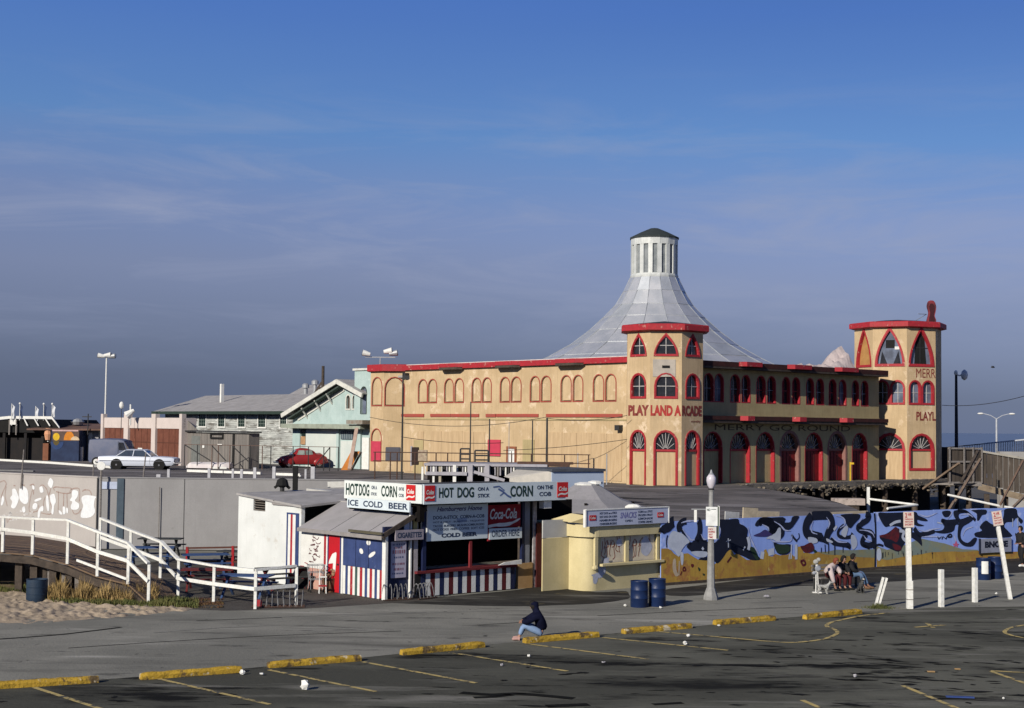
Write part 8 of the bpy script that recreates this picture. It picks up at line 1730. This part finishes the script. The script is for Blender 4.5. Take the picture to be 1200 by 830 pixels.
# bench sitters: figure +x is where they face; bench frame faces -y
def sit(lean, dx=0, **kw):
    J = dict(pelvis=V3(0, 0, .55), chest=V3(.10+lean*.6, 0, .90-lean*.25), neck=V3(.14+lean, 0, 1.05-lean*.45), head=V3(.17+lean*1.15, 0, 1.17-lean*.55), face=V3(1, 0, -.2-lean),
             shl=V3(.10+lean*.7, .18, .93-lean*.3), ell=V3(.22+lean, .24, .70-lean*.1), wrl=V3(.40+lean*.4, .10, .62), handl=V3(.46+lean*.4, .02, .60), shr=V3(.10+lean*.7, -.18, .93-lean*.3), elr=V3(.22+lean, -.24, .70-lean*.1), wrr=V3(.40+lean*.4, -.10, .64), handr=V3(.46+lean*.4, -.02, .61),
             hipl=V3(.06, .10, .53), knl=V3(.46, .13, .52), anl=V3(.46, .13, .11), toel=V3(.60, .14, .04), hipr=V3(.06, -.10, .53), knr=V3(.46, -.12, .52), anr=V3(.44, -.12, .11), toer=V3(.58, -.13, .04))
    J.update(kw); return J
BF = FR(B0, R(32))
GRP = 'three people on the bench'
person('person', 'red-haired person in a pale pink jacket and maroon trousers bending forward on the bench', BF.w(-.10, .18), R(32-90+12), sit(.20, elr=V3(.44, -.30, .50), wrr=V3(.52, -.30, .28), handr=V3(.56, -.30, .20)), (PINKJ, MARN, BLACK, REDH), 'short', GRP)
person('person', 'dark-haired person in black seated in the middle of the bench', BF.w(.45, .18), R(32-90+5), sit(.10), (DKC, MARN, BLACK, BLKH), 'long', GRP)
person('person', 'person in a black jacket and blue jeans with legs stretched right on the bench', BF.w(.98, .18), R(32-90+34), sit(.02, knl=V3(.50, .10, .58), anl=V3(.72, .12, .12), toel=V3(.88, .14, .05), knr=V3(.50, -.10, .56), anr=V3(.62, -.08, .12), toer=V3(.78, -.06, .05)), (DKC, JB, mat('brown_shoe', (.16, .09, .05)), BLKH), 'short', GRP, skinm=SKIND)
# standing walker at the right edge
p = gp(1197, 664); 
J = dict(pelvis=V3(0, 0, .95), chest=V3(.02, 0, 1.32), neck=V3(.03, 0, 1.50), head=V3(.05, 0, 1.64), face=V3(1, 0, -.1), shl=V3(.01, .19, 1.38), ell=V3(-.02, .24, 1.10), wrl=V3(.16, .16, 1.02), handl=V3(.24, .10, 1.02), shr=V3(.01, -.19, 1.38), elr=V3(-.04, -.25, 1.10), wrr=V3(.12, -.20, .98), handr=V3(.20, -.14, .98),
         hipl=V3(0, .10, .92), knl=V3(.08, .11, .50), anl=V3(.02, .11, .09), toel=V3(.18, .12, .04), hipr=V3(0, -.10, .92), knr=V3(-.02, -.11, .50), anr=V3(-.20, -.11, .12), toer=V3(-.04, -.12, .04))
person('person', 'person in dark clothes and white shoes walking beside the fence at the right edge', p, R(200), J, (DKC, DKC, WHITE, BLKH))
# dogs
def dog(label, loc, rz, k, m_, m2, sitp=False):
    t = thing('dog', label, 'dog', loc, rz); N_ = {}; E = []
    def add(n_, p, r, to=None):
        N_[n_] = (tuple(Vector(p)*k), (r[0]*k, r[1]*k) if isinstance(r, tuple) else r*k)
        if to: E.append((to, n_))
    if not sitp:
        add('ch', (.14, 0, .34), (.085, .10)); add('bel', (-.03, 0, .35), (.07, .075), 'ch'); add('hip', (-.19, 0, .35), (.07, .08), 'bel'); add('nk', (.25, 0, .45), .055, 'ch'); add('hd', (.31, 0, .52), .06, 'nk'); add('mz', (.41, 0, .49), (.032, .03), 'hd'); add('ns', (.46, 0, .485), .02, 'mz')
        add('t1', (-.27, 0, .42), .022, 'hip'); add('t2', (-.31, 0, .55), .018, 't1'); add('t3', (-.27, 0, .64), .022, 't2')
        for s, n_ in ((1, 'l'), (-1, 'r')):
            add('fs'+n_, (.15, s*.06, .27), .038, 'ch'); add('fe'+n_, (.12, s*.065, .17), .026, 'fs'+n_); add('fw'+n_, (.14, s*.065, .08), .020, 'fe'+n_); add('fp'+n_, (.17, s*.065, .02), .024, 'fw'+n_)
            add('hk'+n_, (-.14, s*.07, .24), .045, 'hip'); add('ho'+n_, (-.25, s*.07, .13), .022, 'hk'+n_); add('hs'+n_, (-.24, s*.07, .05), .018, 'ho'+n_); add('hp'+n_, (-.20, s*.07, .02), .024, 'hs'+n_)
    else:
        add('ch', (.10, 0, .34), (.085, .10)); add('bel', (-.0, 0, .22), (.09, .09), 'ch'); add('hip', (-.10, 0, .12), (.10, .09), 'bel'); add('nk', (.15, 0, .46), .055, 'ch'); add('hd', (.20, 0, .54), .062, 'nk'); add('mz', (.30, 0, .51), (.032, .03), 'hd'); add('ns', (.34, 0, .50), .02, 'mz'); add('t1', (-.22, .02, .05), .022, 'hip'); add('t2', (-.32, .06, .03), .018, 't1')
        for s, n_ in ((1, 'l'), (-1, 'r')):
            add('fs'+n_, (.13, s*.06, .26), .038, 'ch'); add('fw'+n_, (.14, s*.06, .10), .022, 'fs'+n_); add('fp'+n_, (.17, s*.06, .02), .024, 'fw'+n_); add('hk'+n_, (.04, s*.11, .12), .05, 'hip'); add('ho'+n_, (-.06, s*.12, .03), .028, 'hk'+n_); add('hp'+n_, (.06, s*.12, .02), .025, 'ho'+n_)
    skin('body', N_, E, 'ch', m_, t)
    hd = Vector(N_['hd'][0])
    for s in (-1, 1): MB().ball(tuple(hd + Vector((-.02, s*.05, .02))*k), (.02*k, .012*k, .045*k), 6, 5).build('ear', m2, t); MB().ball(tuple(hd + Vector((.05, s*.025, .015))*k), .010*k, 5, 4).build('eye', BLACK, t)
    MB().ball(N_['ns'][0], .016*k, 6, 4).build('nose', BLACK, t)
    return t
FUR = mat('white_fur', (.42, .42, .40), (.26, .26, .25), sc=9, bump=.4); FURB = mat('black_white_fur', (.015, .015, .015), (.02, .02, .02), sc=3, bump=.3, spots=[((.65, .62, .58), 3.2, .52, .55)])
dog('small scruffy white dog standing at the left end of the bench', gp(965, 697), R(8), .85, FUR, FUR); dog('black and white dog sitting at the feet of the people on the bench', gp(1008, 695), R(-70), 1.0, mat('dark_fur', (.03, .03, .03), (.05, .05, .05), spots=[((.5, .48, .45), 6, .60, .62)]), FURB, True)
# white wrought iron post with bags at the bench end
o = thing('bench_end_stand', 'white metal stand with bags hung on it beside the bench and the dog', 'stand', gp(956, 695)); MB().tube((0, 0, 0), (.02, 0, 1.15), .022, .022, 6).build('upright', WHITE, o); MB().tube((.12, .1, 0), (.05, 0, 1.1), .02, .02, 6).build('upright', WHITE, o)
for x, z, r_ in ((.0, 1.12, .10), (.10, 1.2, .08), (.08, .88, .12), (-.06, .72, .07)): MB().ball((x, -.02, z), (r_, r_*.6, r_*.9), 8, 6).build('bag', FUR if z > 1 else mat('pale_cloth_bag', (.38, .40, .44), (.2, .22, .26), sc=5), o, smooth=True)
MB().box(-.12, .2, -.08, .08, 0, .04).build('foot', WHITE, o)
